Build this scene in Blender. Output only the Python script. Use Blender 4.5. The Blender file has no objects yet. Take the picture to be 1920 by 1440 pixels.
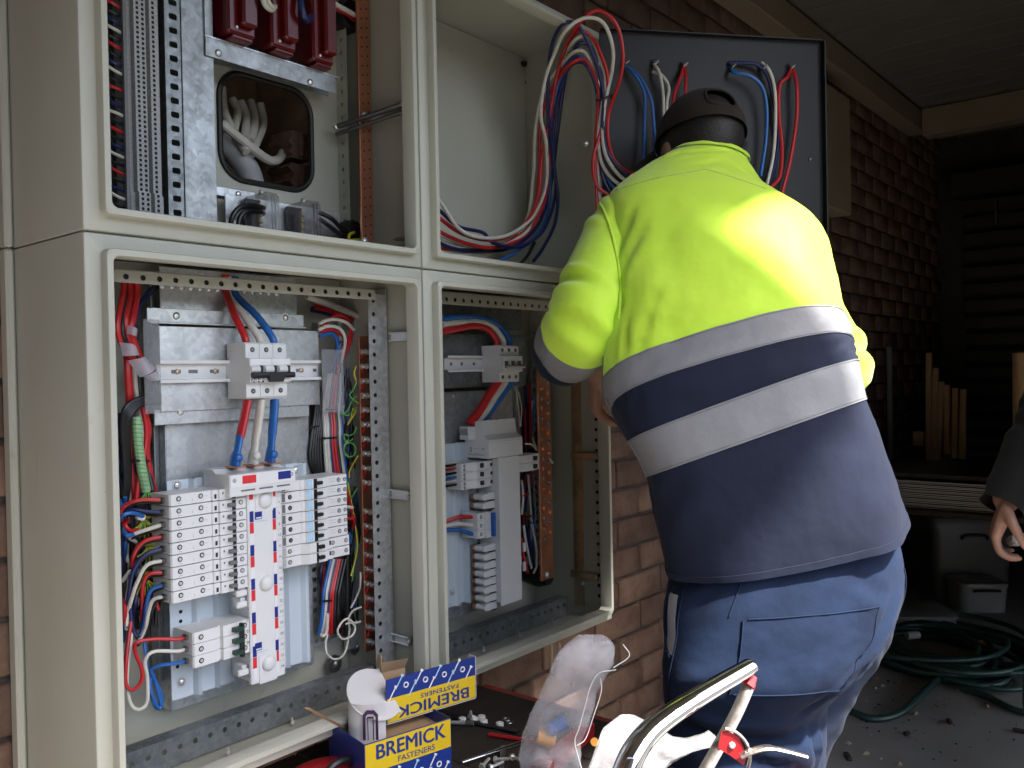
import bpy, bmesh, math, random
from mathutils import Vector, Matrix, Quaternion, noise
random.seed(7)
R = math.radians
SC = bpy.context.scene
COL = SC.collection

# ------------------------------------------------------------------ camera
ZS = 1.393                                  # height of the seam between upper and lower cabinets
F = 1623.77; YAW = 0.87954; PITCH = -0.01148; ROLL = -0.01984
CP = Vector((-0.502, -1.116, ZS - 0.193))   # camera position: X along the wall, Y into the wall, Z up
FW = Vector((math.sin(YAW)*math.cos(PITCH), math.cos(YAW)*math.cos(PITCH), math.sin(PITCH)))
_r = Vector((math.cos(YAW), -math.sin(YAW), 0)); _u = _r.cross(FW)
RT = math.cos(ROLL)*_r + math.sin(ROLL)*_u
UP = -math.sin(ROLL)*_r + math.cos(ROLL)*_u
cam = bpy.data.cameras.new('camera'); co = bpy.data.objects.new('camera', cam); COL.objects.link(co)
cam.sensor_width = 36; cam.lens = 36*F/1920; cam.clip_start = 0.02; cam.clip_end = 500
m3 = Matrix((RT, UP, -FW)).transposed()
co.matrix_world = Matrix.Translation(CP) @ m3.to_4x4()
SC.camera = co
SC.view_settings.view_transform = 'Standard'; SC.view_settings.look = 'None'
SC.cycles.max_bounces = 6; SC.cycles.diffuse_bounces = 3; SC.cycles.glossy_bounces = 3; SC.cycles.transparent_max_bounces = 10; SC.cycles.caustics_reflective = False; SC.cycles.caustics_refractive = False
SC.view_settings.gamma = 1.0; SC.view_settings.exposure = 1.95

# ------------------------------------------------------------------ daylight
SUN_EL = 58.0
SUN_AZ = (0.0, -1.0)                      # horizontal direction towards the sun
sv = Vector((SUN_AZ[0], SUN_AZ[1], 0)).normalized()*math.cos(R(SUN_EL)) + Vector((0, 0, math.sin(R(SUN_EL))))
W = bpy.data.worlds.new('World'); SC.world = W; W.use_nodes = True
nt = W.node_tree
sky = nt.nodes.new('ShaderNodeTexSky'); sky.sky_type = 'NISHITA'; sky.sun_disc = False
sky.sun_elevation = R(SUN_EL); sky.sun_rotation = math.atan2(SUN_AZ[0], SUN_AZ[1])
sky.dust_density = 3.0; sky.ozone_density = 0.6
bg = nt.nodes['Background']; bg.inputs['Strength'].default_value = 0.15
nt.links.new(sky.outputs[0], bg.inputs[0])
sl = bpy.data.lights.new('sun', 'SUN'); sl.energy = 5.0; sl.angle = R(3); sl.color = (1.0, 0.97, 0.93)
so = bpy.data.objects.new('sun', sl); COL.objects.link(so)
so.rotation_euler = sv.to_track_quat('Z', 'Y').to_euler()

# ------------------------------------------------------------------ helpers: points
def ray(x, y): return FW + RT*((x-960)/F) - UP*((y-720)/F)
def at(x, y, Y):                            # point on the plane Y = const seen at that place
    d = ray(x, y); return CP + d*((Y-CP.y)/d.y)
def atX(x, y, X):
    d = ray(x, y); return CP + d*((X-CP.x)/d.x)
def atZ(x, y, Z):
    d = ray(x, y); return CP + d*((Z-CP.z)/d.z)
def ax(x, y, a): return CP + ray(x, y)*a    # point at axial distance a
def V(*a): return Vector(a)

# ------------------------------------------------------------------ materials
MATS = {}
def mat(name, col, rough=0.5, metal=0.0, var=0.06, scale=25.0, bump=0.0, bscale=300.0, spec=0.5, coat=0.0, alpha=None, col2=None, rvar=0.0, trans=0.0, detail=4.0, sheen=0.0, stretch=None, bdist=0.002):
    if name in MATS: return MATS[name]
    m = bpy.data.materials.new(name); m.use_nodes = True; n = m.node_tree.nodes; l = m.node_tree.links
    b = n['Principled BSDF']
    b.inputs['Roughness'].default_value = rough; b.inputs['Metallic'].default_value = metal
    b.inputs['Specular IOR Level'].default_value = spec
    if coat: b.inputs['Coat Weight'].default_value = coat
    if trans: b.inputs['Transmission Weight'].default_value = trans
    if sheen: b.inputs['Sheen Weight'].default_value = sheen
    tc = n.new('ShaderNodeTexCoord'); src = tc.outputs['Object']
    if stretch:
        mp = n.new('ShaderNodeMapping'); mp.inputs['Scale'].default_value = stretch
        l.new(src, mp.inputs[0]); src = mp.outputs[0]
    nz = n.new('ShaderNodeTexNoise'); nz.inputs['Scale'].default_value = scale; nz.inputs['Detail'].default_value = detail
    l.new(src, nz.inputs['Vector'])
    rp = n.new('ShaderNodeValToRGB')
    c2 = col2 if col2 else tuple(min(1, c*(1+var)) for c in col)
    c1 = col if col2 else tuple(c*(1-var) for c in col)
    rp.color_ramp.elements[0].position = 0.32; rp.color_ramp.elements[1].position = 0.68
    rp.color_ramp.elements[0].color = (*c1, 1); rp.color_ramp.elements[1].color = (*c2, 1)
    l.new(nz.outputs['Fac'], rp.inputs[0]); l.new(rp.outputs[0], b.inputs['Base Color'])
    if rvar:
        mr = n.new('ShaderNodeMapRange'); mr.inputs[3].default_value = max(0.02, rough-rvar); mr.inputs[4].default_value = min(1, rough+rvar)
        l.new(nz.outputs['Fac'], mr.inputs[0]); l.new(mr.outputs[0], b.inputs['Roughness'])
    if bump:
        n2 = n.new('ShaderNodeTexNoise'); n2.inputs['Scale'].default_value = bscale; n2.inputs['Detail'].default_value = 3
        l.new(src, n2.inputs['Vector'])
        bp = n.new('ShaderNodeBump'); bp.inputs['Strength'].default_value = bump; bp.inputs['Distance'].default_value = bdist
        l.new(n2.outputs['Fac'], bp.inputs['Height']); l.new(bp.outputs[0], b.inputs['Normal'])
    if alpha is not None:
        b.inputs['Alpha'].default_value = alpha
    MATS[name] = m
    return m




mat('zinc_yellow', (0.50, 0.42, 0.26), 0.35, 0.8, 0.2, 20, rvar=0.1)
mat('steel', (0.70, 0.70, 0.68), 0.3, 0.65, 0.05, 60)
mat('steel_dark', (0.25, 0.25, 0.25), 0.35, 0.9, 0.1, 60)
mat('chrome', (0.80, 0.80, 0.80), 0.06, 1.0, 0.03, 20, rvar=0.03)
mat('copper', (0.62, 0.27, 0.16), 0.36, 0.85, 0.14, 18, 0.05, 80, rvar=0.1)
mat('white_pl', (0.74, 0.74, 0.73), 0.42, 0, 0.015, 40)
mat('white_cable', (0.66, 0.63, 0.55), 0.38, 0, 0.05, 60)
mat('grey_pl', (0.42, 0.42, 0.42), 0.5, 0, 0.03, 40)
mat('grey_dark_pl', (0.16, 0.16, 0.16), 0.5, 0, 0.05, 40)
mat('black_pl', (0.012, 0.012, 0.013), 0.4, 0, 0.1, 40)
mat('hole', (0.006, 0.006, 0.006), 0.8, 0, 0.0, 10)
mat('pan', (0.60, 0.67, 0.72), 0.4, 0, 0.03, 15)
mat('red_cable', (0.52, 0.018, 0.022), 0.33, 0, 0.06, 50)
mat('blue_cable', (0.022, 0.13, 0.42), 0.33, 0, 0.06, 50)
mat('navy_cable', (0.013, 0.022, 0.10), 0.33, 0, 0.06, 50)
mat('black_cable', (0.010, 0.010, 0.011), 0.4, 0, 0.1, 50)
mat('green_cable', (0.10, 0.36, 0.06), 0.38, 0, 0.1, 50)
mat('yellow_cable', (0.60, 0.52, 0.03), 0.38, 0, 0.1, 50)
mat('palegreen', (0.30, 0.48, 0.27), 0.4, 0, 0.1, 60)
mat('tag_red', (0.72, 0.03, 0.04), 0.4, 0, 0.02, 30)
mat('tag_blue', (0.012, 0.025, 0.22), 0.4, 0, 0.02, 30)
mat('tag_white', (0.80, 0.80, 0.80), 0.4, 0, 0.01, 30)
mat('tag_sky', (0.42, 0.62, 0.78), 0.4, 0, 0.12, 90)
mat('ink', (0.10, 0.10, 0.11), 0.6, 0, 0.0, 30)
mat('fuse_red', (0.10, 0.004, 0.005), 0.28, 0, 0.12, 30)
mat('rubber', (0.010, 0.009, 0.008), 0.55, 0, 0.1, 40)
mat('timber_dark', (0.022, 0.017, 0.013), 0.75, 0, 0.3, 9, 0.4, 40, stretch=(1, 7, 7))
mat('concrete', (0.27, 0.255, 0.235), 0.9, 0, 0.12, 3.5, 0.25, 60, detail=8)
mat('driveway', (0.055, 0.055, 0.053), 0.95, 0, 0.2, 4, 0.3, 80)
mat('mortar', (0.12, 0.10, 0.082), 0.95, 0, 0.2, 25, 0.6, 180)
mat('cream', (0.30, 0.24, 0.16), 0.6, 0, 0.06, 6)
mat('ceiling_m', (0.17, 0.155, 0.14), 0.7, 0, 0.06, 5)
mat('cardboard', (0.36, 0.245, 0.14), 0.8, 0, 0.06, 20, stretch=(1, 1, 6))
mat('box_blue', (0.012, 0.035, 0.22), 0.35, 0, 0.04, 20)
mat('box_yellow', (0.72, 0.50, 0.02), 0.35, 0, 0.02, 20)
mat('box_white', (0.60, 0.59, 0.585), 0.5, 0, 0.02, 20)
mat('hose_green', (0.022, 0.060, 0.050), 0.4, 0, 0.1, 30)

def paint_mat(name, col):
    m = bpy.data.materials.new(name); m.use_nodes = True; n = m.node_tree.nodes; l = m.node_tree.links; b = n['Principled BSDF']; b.inputs['Roughness'].default_value = .42
    tc = n.new('ShaderNodeTexCoord')
    def nz(sc, det, ro=.5, st=None):
        q = n.new('ShaderNodeTexNoise'); q.inputs['Scale'].default_value = sc; q.inputs['Detail'].default_value = det; q.inputs['Roughness'].default_value = ro; src = tc.outputs['Object']
        if st: mp = n.new('ShaderNodeMapping'); mp.inputs['Scale'].default_value = st; l.new(src, mp.inputs[0]); src = mp.outputs[0]
        l.new(src, q.inputs['Vector']); return q
    def ramp(a, p0, c0, p1, c1):
        r = n.new('ShaderNodeValToRGB'); r.color_ramp.elements[0].position = p0; r.color_ramp.elements[1].position = p1; r.color_ramp.elements[0].color = (*c0, 1); r.color_ramp.elements[1].color = (*c1, 1); l.new(a, r.inputs[0]); return r
    base = ramp(nz(7, 5).outputs['Fac'], .3, tuple(c*.95 for c in col), .7, tuple(c*1.03 for c in col))
    smud = ramp(nz(16, 8, .75).outputs['Fac'], .60, (1, 1, 1), .78, (.80, .77, .72)); scr = ramp(nz(60, 2, .5, (1, 1, .06)).outputs['Fac'], .73, (1, 1, 1), .77, (.78, .75, .70)); spk = ramp(nz(420, 1).outputs['Fac'], .77, (1, 1, 1), .80, (.55, .52, .48))
    cur = base.outputs[0]
    for q in (smud, scr, spk):
        x = n.new('ShaderNodeMix'); x.data_type = 'RGBA'; x.blend_type = 'MULTIPLY'; x.inputs[0].default_value = .75; l.new(cur, x.inputs[6]); l.new(q.outputs[0], x.inputs[7]); cur = x.outputs[2]
    l.new(cur, b.inputs['Base Color'])
    bp = n.new('ShaderNodeBump'); bp.inputs['Strength'].default_value = .14; bp.inputs['Distance'].default_value = .002; l.new(nz(900, 2).outputs['Fac'], bp.inputs['Height']); l.new(bp.outputs[0], b.inputs['Normal'])
    MATS[name] = m
paint_mat('paint', (.475, .472, .395))
def galv_mat(name, lo, hi, metal, rough):
    m = bpy.data.materials.new(name); m.use_nodes = True; n = m.node_tree.nodes; l = m.node_tree.links; b = n['Principled BSDF']
    b.inputs['Metallic'].default_value = metal
    tc = n.new('ShaderNodeTexCoord'); vo = n.new('ShaderNodeTexVoronoi'); vo.inputs['Scale'].default_value = 130; vo.inputs['Randomness'].default_value = 1
    nz = n.new('ShaderNodeTexNoise'); nz.inputs['Scale'].default_value = 14; nz.inputs['Detail'].default_value = 6; nz.inputs['Roughness'].default_value = .7
    l.new(tc.outputs['Object'], nz.inputs['Vector']); l.new(tc.outputs['Object'], vo.inputs['Vector'])
    sp = n.new('ShaderNodeSeparateColor'); l.new(vo.outputs['Color'], sp.inputs[0])
    mx = n.new('ShaderNodeMath'); mx.operation = 'MULTIPLY_ADD'; mx.inputs[1].default_value = .20; l.new(sp.outputs[0], mx.inputs[0]); l.new(nz.outputs['Fac'], mx.inputs[2])
    rp = n.new('ShaderNodeValToRGB'); rp.color_ramp.elements[0].position = .35; rp.color_ramp.elements[1].position = .9; rp.color_ramp.elements[0].color = (*lo, 1); rp.color_ramp.elements[1].color = (*hi, 1)
    l.new(mx.outputs[0], rp.inputs[0]); l.new(rp.outputs[0], b.inputs['Base Color'])
    mr = n.new('ShaderNodeMapRange'); mr.inputs[1].default_value = .3; mr.inputs[2].default_value = 1.0; mr.inputs[3].default_value = rough+.14; mr.inputs[4].default_value = rough-.10; l.new(mx.outputs[0], mr.inputs[0]); l.new(mr.outputs[0], b.inputs['Roughness'])
    bp = n.new('ShaderNodeBump'); bp.inputs['Strength'].default_value = .06; bp.inputs['Distance'].default_value = .004; l.new(nz.outputs['Fac'], bp.inputs['Height']); l.new(bp.outputs[0], b.inputs['Normal'])
    MATS[name] = m
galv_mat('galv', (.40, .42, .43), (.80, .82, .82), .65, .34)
galv_mat('galv_mid', (.22, .235, .24), (.46, .48, .48), .65, .38)  # darker copy of galv, upper left cabinet's shade put into the colour
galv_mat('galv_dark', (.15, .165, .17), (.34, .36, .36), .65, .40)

# fine powder-coat speckle on the enclosures, brick colours by position, clear plastics
def brick_mat(name, cols):
    m = bpy.data.materials.new(name); m.use_nodes = True; n = m.node_tree.nodes; l = m.node_tree.links
    b = n['Principled BSDF']; b.inputs['Roughness'].default_value = 0.9
    tc = n.new('ShaderNodeTexCoord'); oi = n.new('ShaderNodeObjectInfo')
    ad = n.new('ShaderNodeVectorMath'); ad.operation = 'ADD'
    sc_ = n.new('ShaderNodeVectorMath'); sc_.operation = 'SCALE'; sc_.inputs[3].default_value = 31.0
    cb = n.new('ShaderNodeCombineXYZ')
    for i in range(3): l.new(oi.outputs['Random'], cb.inputs[i])
    l.new(cb.outputs[0], sc_.inputs[0]); l.new(tc.outputs['Object'], ad.inputs[0]); l.new(sc_.outputs[0], ad.inputs[1])
    nz = n.new('ShaderNodeTexNoise'); nz.inputs['Scale'].default_value = 11; nz.inputs['Detail'].default_value = 6; nz.inputs['Roughness'].default_value = 0.65
    l.new(ad.outputs[0], nz.inputs['Vector'])
    rp = n.new('ShaderNodeValToRGB'); els = rp.color_ramp.elements
    els[0].position = 0.25; els[0].color = (*cols[0], 1); els[1].position = 0.78; els[1].color = (*cols[-1], 1)
    for k, c in enumerate(cols[1:-1]):
        e = els.new(0.25 + 0.53*(k+1)/(len(cols)-1)); e.color = (*c, 1)
    l.new(nz.outputs['Fac'], rp.inputs[0])
    hs = n.new('ShaderNodeHueSaturation'); mr = n.new('ShaderNodeMapRange'); mr.inputs[3].default_value = 0.68; mr.inputs[4].default_value = 1.25
    l.new(oi.outputs['Random'], mr.inputs[0]); l.new(mr.outputs[0], hs.inputs['Value']); l.new(rp.outputs[0], hs.inputs['Color'])
    l.new(hs.outputs[0], b.inputs['Base Color'])
    n2 = n.new('ShaderNodeTexNoise'); n2.inputs['Scale'].default_value = 130; n2.inputs['Detail'].default_value = 5
    l.new(ad.outputs[0], n2.inputs['Vector'])
    bp = n.new('ShaderNodeBump'); bp.inputs['Strength'].default_value = 0.55; bp.inputs['Distance'].default_value = 0.003
    l.new(n2.outputs['Fac'], bp.inputs['Height']); l.new(bp.outputs[0], b.inputs['Normal'])
    MATS[name] = m
brick_mat('brick', [(0.075, 0.040, 0.028), (0.135, 0.075, 0.050), (0.19, 0.118, 0.080), (0.11, 0.058, 0.042)])

def clear_mat(name, tint, a, rough=0.12, streak=0.0, scale=14.0):
    m = bpy.data.materials.new(name); m.use_nodes = True; n = m.node_tree.nodes; l = m.node_tree.links
    b = n['Principled BSDF']; b.inputs['Base Color'].default_value = (*tint, 1); b.inputs['Roughness'].default_value = rough
    b.inputs['Alpha'].default_value = a
    tc = n.new('ShaderNodeTexCoord'); nz = n.new('ShaderNodeTexNoise'); nz.inputs['Scale'].default_value = scale; nz.inputs['Detail'].default_value = 4
    l.new(tc.outputs['Object'], nz.inputs['Vector'])
    mr = n.new('ShaderNodeMapRange'); mr.inputs[1].default_value = 0.35; mr.inputs[2].default_value = 0.7
    mr.inputs[3].default_value = max(0, a-streak); mr.inputs[4].default_value = min(1, a+streak)
    l.new(nz.outputs['Fac'], mr.inputs[0]); l.new(mr.outputs[0], b.inputs['Alpha'])
    bp = n.new('ShaderNodeBump'); bp.inputs['Strength'].default_value = 0.25; bp.inputs['Distance'].default_value = 0.004
    l.new(nz.outputs['Fac'], bp.inputs['Height']); l.new(bp.outputs[0], b.inputs['Normal'])
    MATS[name] = m
clear_mat('clear_cover', (0.42, 0.43, 0.45), 0.34, 0.1, 0.06)
clear_mat('smoke_cover', (0.16, 0.14, 0.14), 0.38, 0.08, 0.10, 40)
clear_mat('bag_clear', (0.72, 0.72, 0.75), 0.36, 0.12, 0.17, 16)
clear_mat('bag_frost', (0.58, 0.57, 0.58), 0.30, 0.3, 0.14, 18)
clear_mat('tape_clear', (0.52, 0.50, 0.56), 0.72, 0.35, 0.08, 60)

# ------------------------------------------------------------------ helpers: meshes
def frame(d):
    d = d.normalized(); a = Vector((0, 0, 1)) if abs(d.z) < 0.9 else Vector((1, 0, 0))
    u = d.cross(a).normalized(); return u, u.cross(d).normalized()
def spline(pts, k=6):
    pts = [Vector(p) for p in pts]
    if len(pts) < 3: return pts
    P = [2*pts[0]-pts[1]] + pts + [2*pts[-1]-pts[-2]]; out = []
    for i in range(1, len(P)-2):
        a, b, c, d = P[i-1], P[i], P[i+1], P[i+2]
        for j in range(k):
            t = j/k
            out.append(0.5*((2*b) + (c-a)*t + (2*a-5*b+4*c-d)*t*t + (3*b-a-3*c+d)*t**3))
    out.append(pts[-1]); return out
class MB:
    def __init__(s): s.v = []; s.f = []; s.m = []
    def add(s, vs, fs, m=0):
        o = len(s.v); s.v += [Vector(q) for q in vs]; s.f += [tuple(i+o for i in f) for f in fs]; s.m += [m]*len(fs)
    def box(s, c, size, m=0, bev=0.0, rot=None, seg=1):
        hx, hy, hz = (q/2 for q in size); c = Vector(c)
        if bev <= 0:
            vs = [V(x, y, z) for x in (-hx, hx) for y in (-hy, hy) for z in (-hz, hz)]
            fs = [(0, 1, 3, 2), (4, 6, 7, 5), (0, 4, 5, 1), (2, 3, 7, 6), (0, 2, 6, 4), (1, 5, 7, 3)]
        else:
            b = min(bev, hx*0.95, hy*0.95, hz*0.95); vs = []; ix = {}
            for sx in (-1, 1):
                for sy in (-1, 1):
                    for sz in (-1, 1):
                        for k in range(3):
                            p = [sx*(hx-b), sy*(hy-b), sz*(hz-b)]; p[k] = (sx*hx, sy*hy, sz*hz)[k]
                            ix[(sx, sy, sz, k)] = len(vs); vs.append(Vector(p))
            fs = []
            for k in range(3):
                a1, a2 = [(1, 2), (2, 0), (0, 1)][k]
                for sg in (-1, 1):
                    q = []
                    for p1, p2 in ((-1, -1), (1, -1), (1, 1), (-1, 1)):
                        t = [0, 0, 0]; t[k] = sg; t[a1] = p1; t[a2] = p2; q.append(ix[(*t, k)])
                    fs.append(tuple(q) if sg > 0 else tuple(q[::-1]))
            for k in range(3):                      # edges along axis k
                a1, a2 = [(1, 2), (2, 0), (0, 1)][k]
                for p1 in (-1, 1):
                    for p2 in (-1, 1):
                        t0 = [0, 0, 0]; t0[k] = -1; t0[a1] = p1; t0[a2] = p2; t1 = list(t0); t1[k] = 1
                        q = (ix[(*t0, a1)], ix[(*t1, a1)], ix[(*t1, a2)], ix[(*t0, a2)])
                        fs.append(q if p1*p2 < 0 else q[::-1])
            for sx in (-1, 1):
                for sy in (-1, 1):
                    for sz in (-1, 1):
                        q = tuple(ix[(sx, sy, sz, k)] for k in range(3)); fs.append(q if sx*sy*sz > 0 else q[::-1])
        if rot is not None: vs = [rot @ q for q in vs]
        s.add([q+c for q in vs], fs, m); return s
    def b2(s, lo, hi, m=0, bev=0.0):
        lo = Vector(lo); hi = Vector(hi); d = hi-lo
        return s.box((lo+hi)/2, (abs(d.x), abs(d.y), abs(d.z)), m, bev)
    def tube(s, path, r, n=8, m=0, caps=True, rr=None, flat=1.0):
        path = [Vector(p) for p in path]; N = len(path); vs = []; fs = []
        t0 = (path[1]-path[0]).normalized(); u, w = frame(t0)
        for i, p in enumerate(path):
            t = (path[min(i+1, N-1)] - path[max(i-1, 0)])
            t = t.normalized() if t.length > 1e-9 else t0
            q = t0.rotation_difference(t); u = q @ u; w = q @ w; t0 = t
            ri = rr[i] if rr else r
            for k in range(n):
                a = 2*math.pi*k/n; vs.append(p + (u*math.cos(a) + w*math.sin(a)*flat)*ri)
        for i in range(N-1):
            for k in range(n):
                a = i*n+k; b = i*n+(k+1) % n; fs.append((a, b, b+n, a+n))
        if caps: fs.append(tuple(range(n))[::-1]); fs.append(tuple((N-1)*n+k for k in range(n)))
        s.add(vs, fs, m); return s
    def cyl(s, a, b, r, n=12, m=0, r2=None): return s.tube([a, b], r, n, m, rr=[r, r if r2 is None else r2])
    def prism(s, poly, o, eu, ev, ew, t, m=0):       # polygon in (u, v), extruded along ew by t
        o = Vector(o); n = len(poly)
        vs = [o+eu*p[0]+ev*p[1] for p in poly] + [o+eu*p[0]+ev*p[1]+ew*t for p in poly]
        fs = [tuple(range(n))[::-1], tuple(range(n, 2*n))] + [(i, (i+1) % n, n+(i+1) % n, n+i) for i in range(n)]
        s.add(vs, fs, m); return s
    def dome(s, c, d, r, h, m=0, n=12, k=4):          # screw or bolt head
        d = d.normalized(); u, w = frame(d); c = Vector(c); vs = []; fs = []
        for j in range(k):
            t = j/k*math.pi/2; rr = r*math.cos(t)**0.7; hh = h*math.sin(t)
            for i in range(n): a = 2*math.pi*i/n; vs.append(c+u*math.cos(a)*rr+w*math.sin(a)*rr+d*hh)
        vs.append(c+d*h)
        for j in range(k-1):
            for i in range(n): a = j*n+i; b = j*n+(i+1) % n; fs.append((a, b, b+n, a+n))
        for i in range(n): fs.append(((k-1)*n+i, (k-1)*n+(i+1) % n, len(vs)-1))
        s.add(vs, fs, m); return s
    def ell(s, c, rad, rot=None, m=0, n=20, k=14):
        c = Vector(c); vs = []; fs = []
        for j in range(k+1):
            t = math.pi*j/k
            for i in range(n):
                a = 2*math.pi*i/n; p = V(rad[0]*math.sin(t)*math.cos(a), rad[1]*math.sin(t)*math.sin(a), rad[2]*math.cos(t))
                vs.append(c + (rot @ p if rot else p))
        for j in range(k):
            for i in range(n): a = j*n+i; b = j*n+(i+1) % n; fs.append((a, a+n, b+n, b))
        s.add(vs, fs, m); return s
    def perf(s, o, eu, ev, en, nu, pitch, width, holes, t=0.0015, m=0, seg=4, mh=None):
        # strip of nu cells along eu, `width` along ev; holes = list of (v centre, ru, rv, uoff); real openings
        o = Vector(o); edges = []
        vs_ = sorted(h[0] for h in holes); cuts = [0.0] + [(a+b)/2 for a, b in zip(vs_, vs_[1:])] + [width]
        for i in range(nu):
            for hi, h in enumerate(sorted(holes)):
                v0, v1 = cuts[hi], cuts[hi+1]; cu = (i+0.5)*pitch; cv = h[0]; P = []
                corners = [(i*pitch, v0), ((i+1)*pitch, v0), ((i+1)*pitch, v1), (i*pitch, v1)]
                for k in range(4):
                    a, b = corners[k], corners[(k+1) % 4]
                    for j in range(seg): P.append((a[0]+(b[0]-a[0])*j/seg, a[1]+(b[1]-a[1])*j/seg))
                n = len(P); Q = []
                for p in P:
                    a = math.atan2((p[1]-cv)/h[2], (p[0]-cu)/h[1]); e = h[3] if len(h) > 3 else 2.0
                    ca, sa = math.cos(a), math.sin(a)
                    Q.append((cu+h[1]*math.copysign(abs(ca)**(2/e), ca), cv+h[2]*math.copysign(abs(sa)**(2/e), sa)))
                vs = [o+eu*p[0]+ev*p[1] for p in P] + [o+eu*q[0]+ev*q[1] for q in Q] + [o+eu*q[0]+ev*q[1]-en*t for q in Q]
                fs = [(k, (k+1) % n, n+(k+1) % n, n+k) for k in range(n)] + [(n+k, n+(k+1) % n, 2*n+(k+1) % n, 2*n+k) for k in range(n)]
                s.add(vs, fs, m)
        L = nu*pitch                                   # rim
        c = [o, o+eu*L, o+eu*L+ev*width, o+ev*width]
        for k in range(4):
            a, b = c[k], c[(k+1) % 4]; s.add([a, b, b-en*t, a-en*t], [(0, 1, 2, 3)], m)
        return s
    def mesh(s, name, mats, off=None, smooth=True, ang=32):
        me = bpy.data.meshes.new(name); o = off or V(0, 0, 0)
        me.from_pydata([tuple(q-o) for q in s.v], [], s.f)
        for q in mats: me.materials.append(MATS[q])
        me.polygons.foreach_set('material_index', s.m)
        bm = bmesh.new(); bm.from_mesh(me); bmesh.ops.recalc_face_normals(bm, faces=bm.faces); bm.to_mesh(me); bm.free()
        if smooth:
            me.polygons.foreach_set('use_smooth', [True]*len(s.f)); me.update()
            me.set_sharp_from_angle(angle=R(ang))
        me.update(); return me

def wpos(o):
    p = V(0, 0, 0)
    while o: p = p + Vector(o.location); o = o.parent
    return p
def link(name, me, parent=None, loc=None):
    o = bpy.data.objects.new(name, me); COL.objects.link(o)
    if loc is not None: o.location = loc
    if parent: o.parent = parent
    return o
def tag(o, label, cat=None, group=None, kind=None):
    if label: o['label'] = label
    if cat: o['category'] = cat
    if group: o['group'] = group
    if kind: o['kind'] = kind
    return o
def thing(name, label, cat, loc=(0, 0, 0), group=None):
    o = bpy.data.objects.new(name, None); COL.objects.link(o); o.location = loc; o.empty_display_size = 0.02
    return tag(o, label, cat, group)
def part(name, mb, mats, parent, smooth=True, ang=32):      # mesh given in world coordinates
    if isinstance(mats, str): mats = [mats]
    return link(name, mb.mesh(name, mats, wpos(parent), smooth, ang), parent)
def solo(name, mb, mats, label, cat, group=None, kind=None, smooth=True, ang=32):
    if isinstance(mats, str): mats = [mats]
    lo = Vector((min(q.x for q in mb.v), min(q.y for q in mb.v), min(q.z for q in mb.v)))
    hi = Vector((max(q.x for q in mb.v), max(q.y for q in mb.v), max(q.z for q in mb.v)))
    c = V((lo.x+hi.x)/2, (lo.y+hi.y)/2, lo.z)
    return tag(link(name, mb.mesh(name, mats, c, smooth, ang), None, c), label, cat, group, kind)
def struct(name, mb, mats, smooth=False):
    if isinstance(mats, str): mats = [mats]
    return tag(link(name, mb.mesh(name, mats, None, smooth)), None, kind='structure')
def text_part(name, body, size, o, eu, ev, matname, parent, align='CENTER', xs=1.0, bold=0.0, lift=0.0004, shear=0.0, dup=()):
    cu = bpy.data.curves.new(name, 'FONT'); cu.body = body; cu.size = size; cu.align_x = align; cu.align_y = 'CENTER'
    cu.offset = bold; cu.shear = shear; cu.resolution_u = 4
    ob = bpy.data.objects.new(name+'_curve', cu); COL.objects.link(ob)
    dg = bpy.context.evaluated_depsgraph_get(); me = bpy.data.meshes.new_from_object(ob.evaluated_get(dg))
    bpy.data.objects.remove(ob); bpy.data.curves.remove(cu)
    en = eu.cross(ev); o = Vector(o) - wpos(parent)
    for q in me.vertices: q.co = o + eu*(q.co.x*xs) + ev*q.co.y + en*lift
    if dup:
        vs = [q.co.copy() for q in me.vertices]; fs = [tuple(p.vertices) for p in me.polygons]; V2 = []; F2 = []
        for k, (dx, dy) in enumerate(dup):
            o2 = len(V2); V2 += [q+eu*dx+ev*dy+en*(.00005*k) for q in vs]; F2 += [tuple(i+o2 for i in f) for f in fs]
        me = bpy.data.meshes.new(name); me.from_pydata([tuple(q) for q in V2], [], F2)
    me.materials.clear(); me.materials.append(MATS[matname]); me.update()
    return link(name, me, parent)
EX, EY, EZ = V(1, 0, 0), V(0, 1, 0), V(0, 0, 1)
ORD = ['topmost', 'second from the top', 'third from the top', 'fourth from the top', 'fifth from the top', 'sixth from the top', 'seventh from the top', 'eighth from the top', 'ninth from the top', 'tenth from the top', 'eleventh from the top', 'twelfth from the top', 'thirteenth from the top', 'fourteenth from the top']
ORL = ['first from the left', 'second from the left', 'third from the left', 'fourth from the left', 'fifth from the left', 'sixth from the left', 'seventh from the left', 'eighth from the left']
def wire(pts, r, mname, label, group=None, k=6, n=8, cat='wire', name='wire', ret=False):
    mb = MB().tube(spline(pts, k), r, n); o = solo(name, mb, mname, label, cat, group); return o

# ------------------------------------------------------------------ large structure
WY = 0.245                                   # face of the brick wall
g = MB(); g.add([V(-60, -60, 0), V(60, -60, 0), V(60, 60, 0), V(-60, 60, 0)], [(0, 1, 2, 3)]); struct('ground', g, 'driveway')
fl = MB(); fl.b2((-1.6, -1.6, 0.004), (5.3, 0.25, 0.03)); struct('floor', fl, 'concrete')
CZ = ZS + 1.20                               # ceiling height
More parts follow.
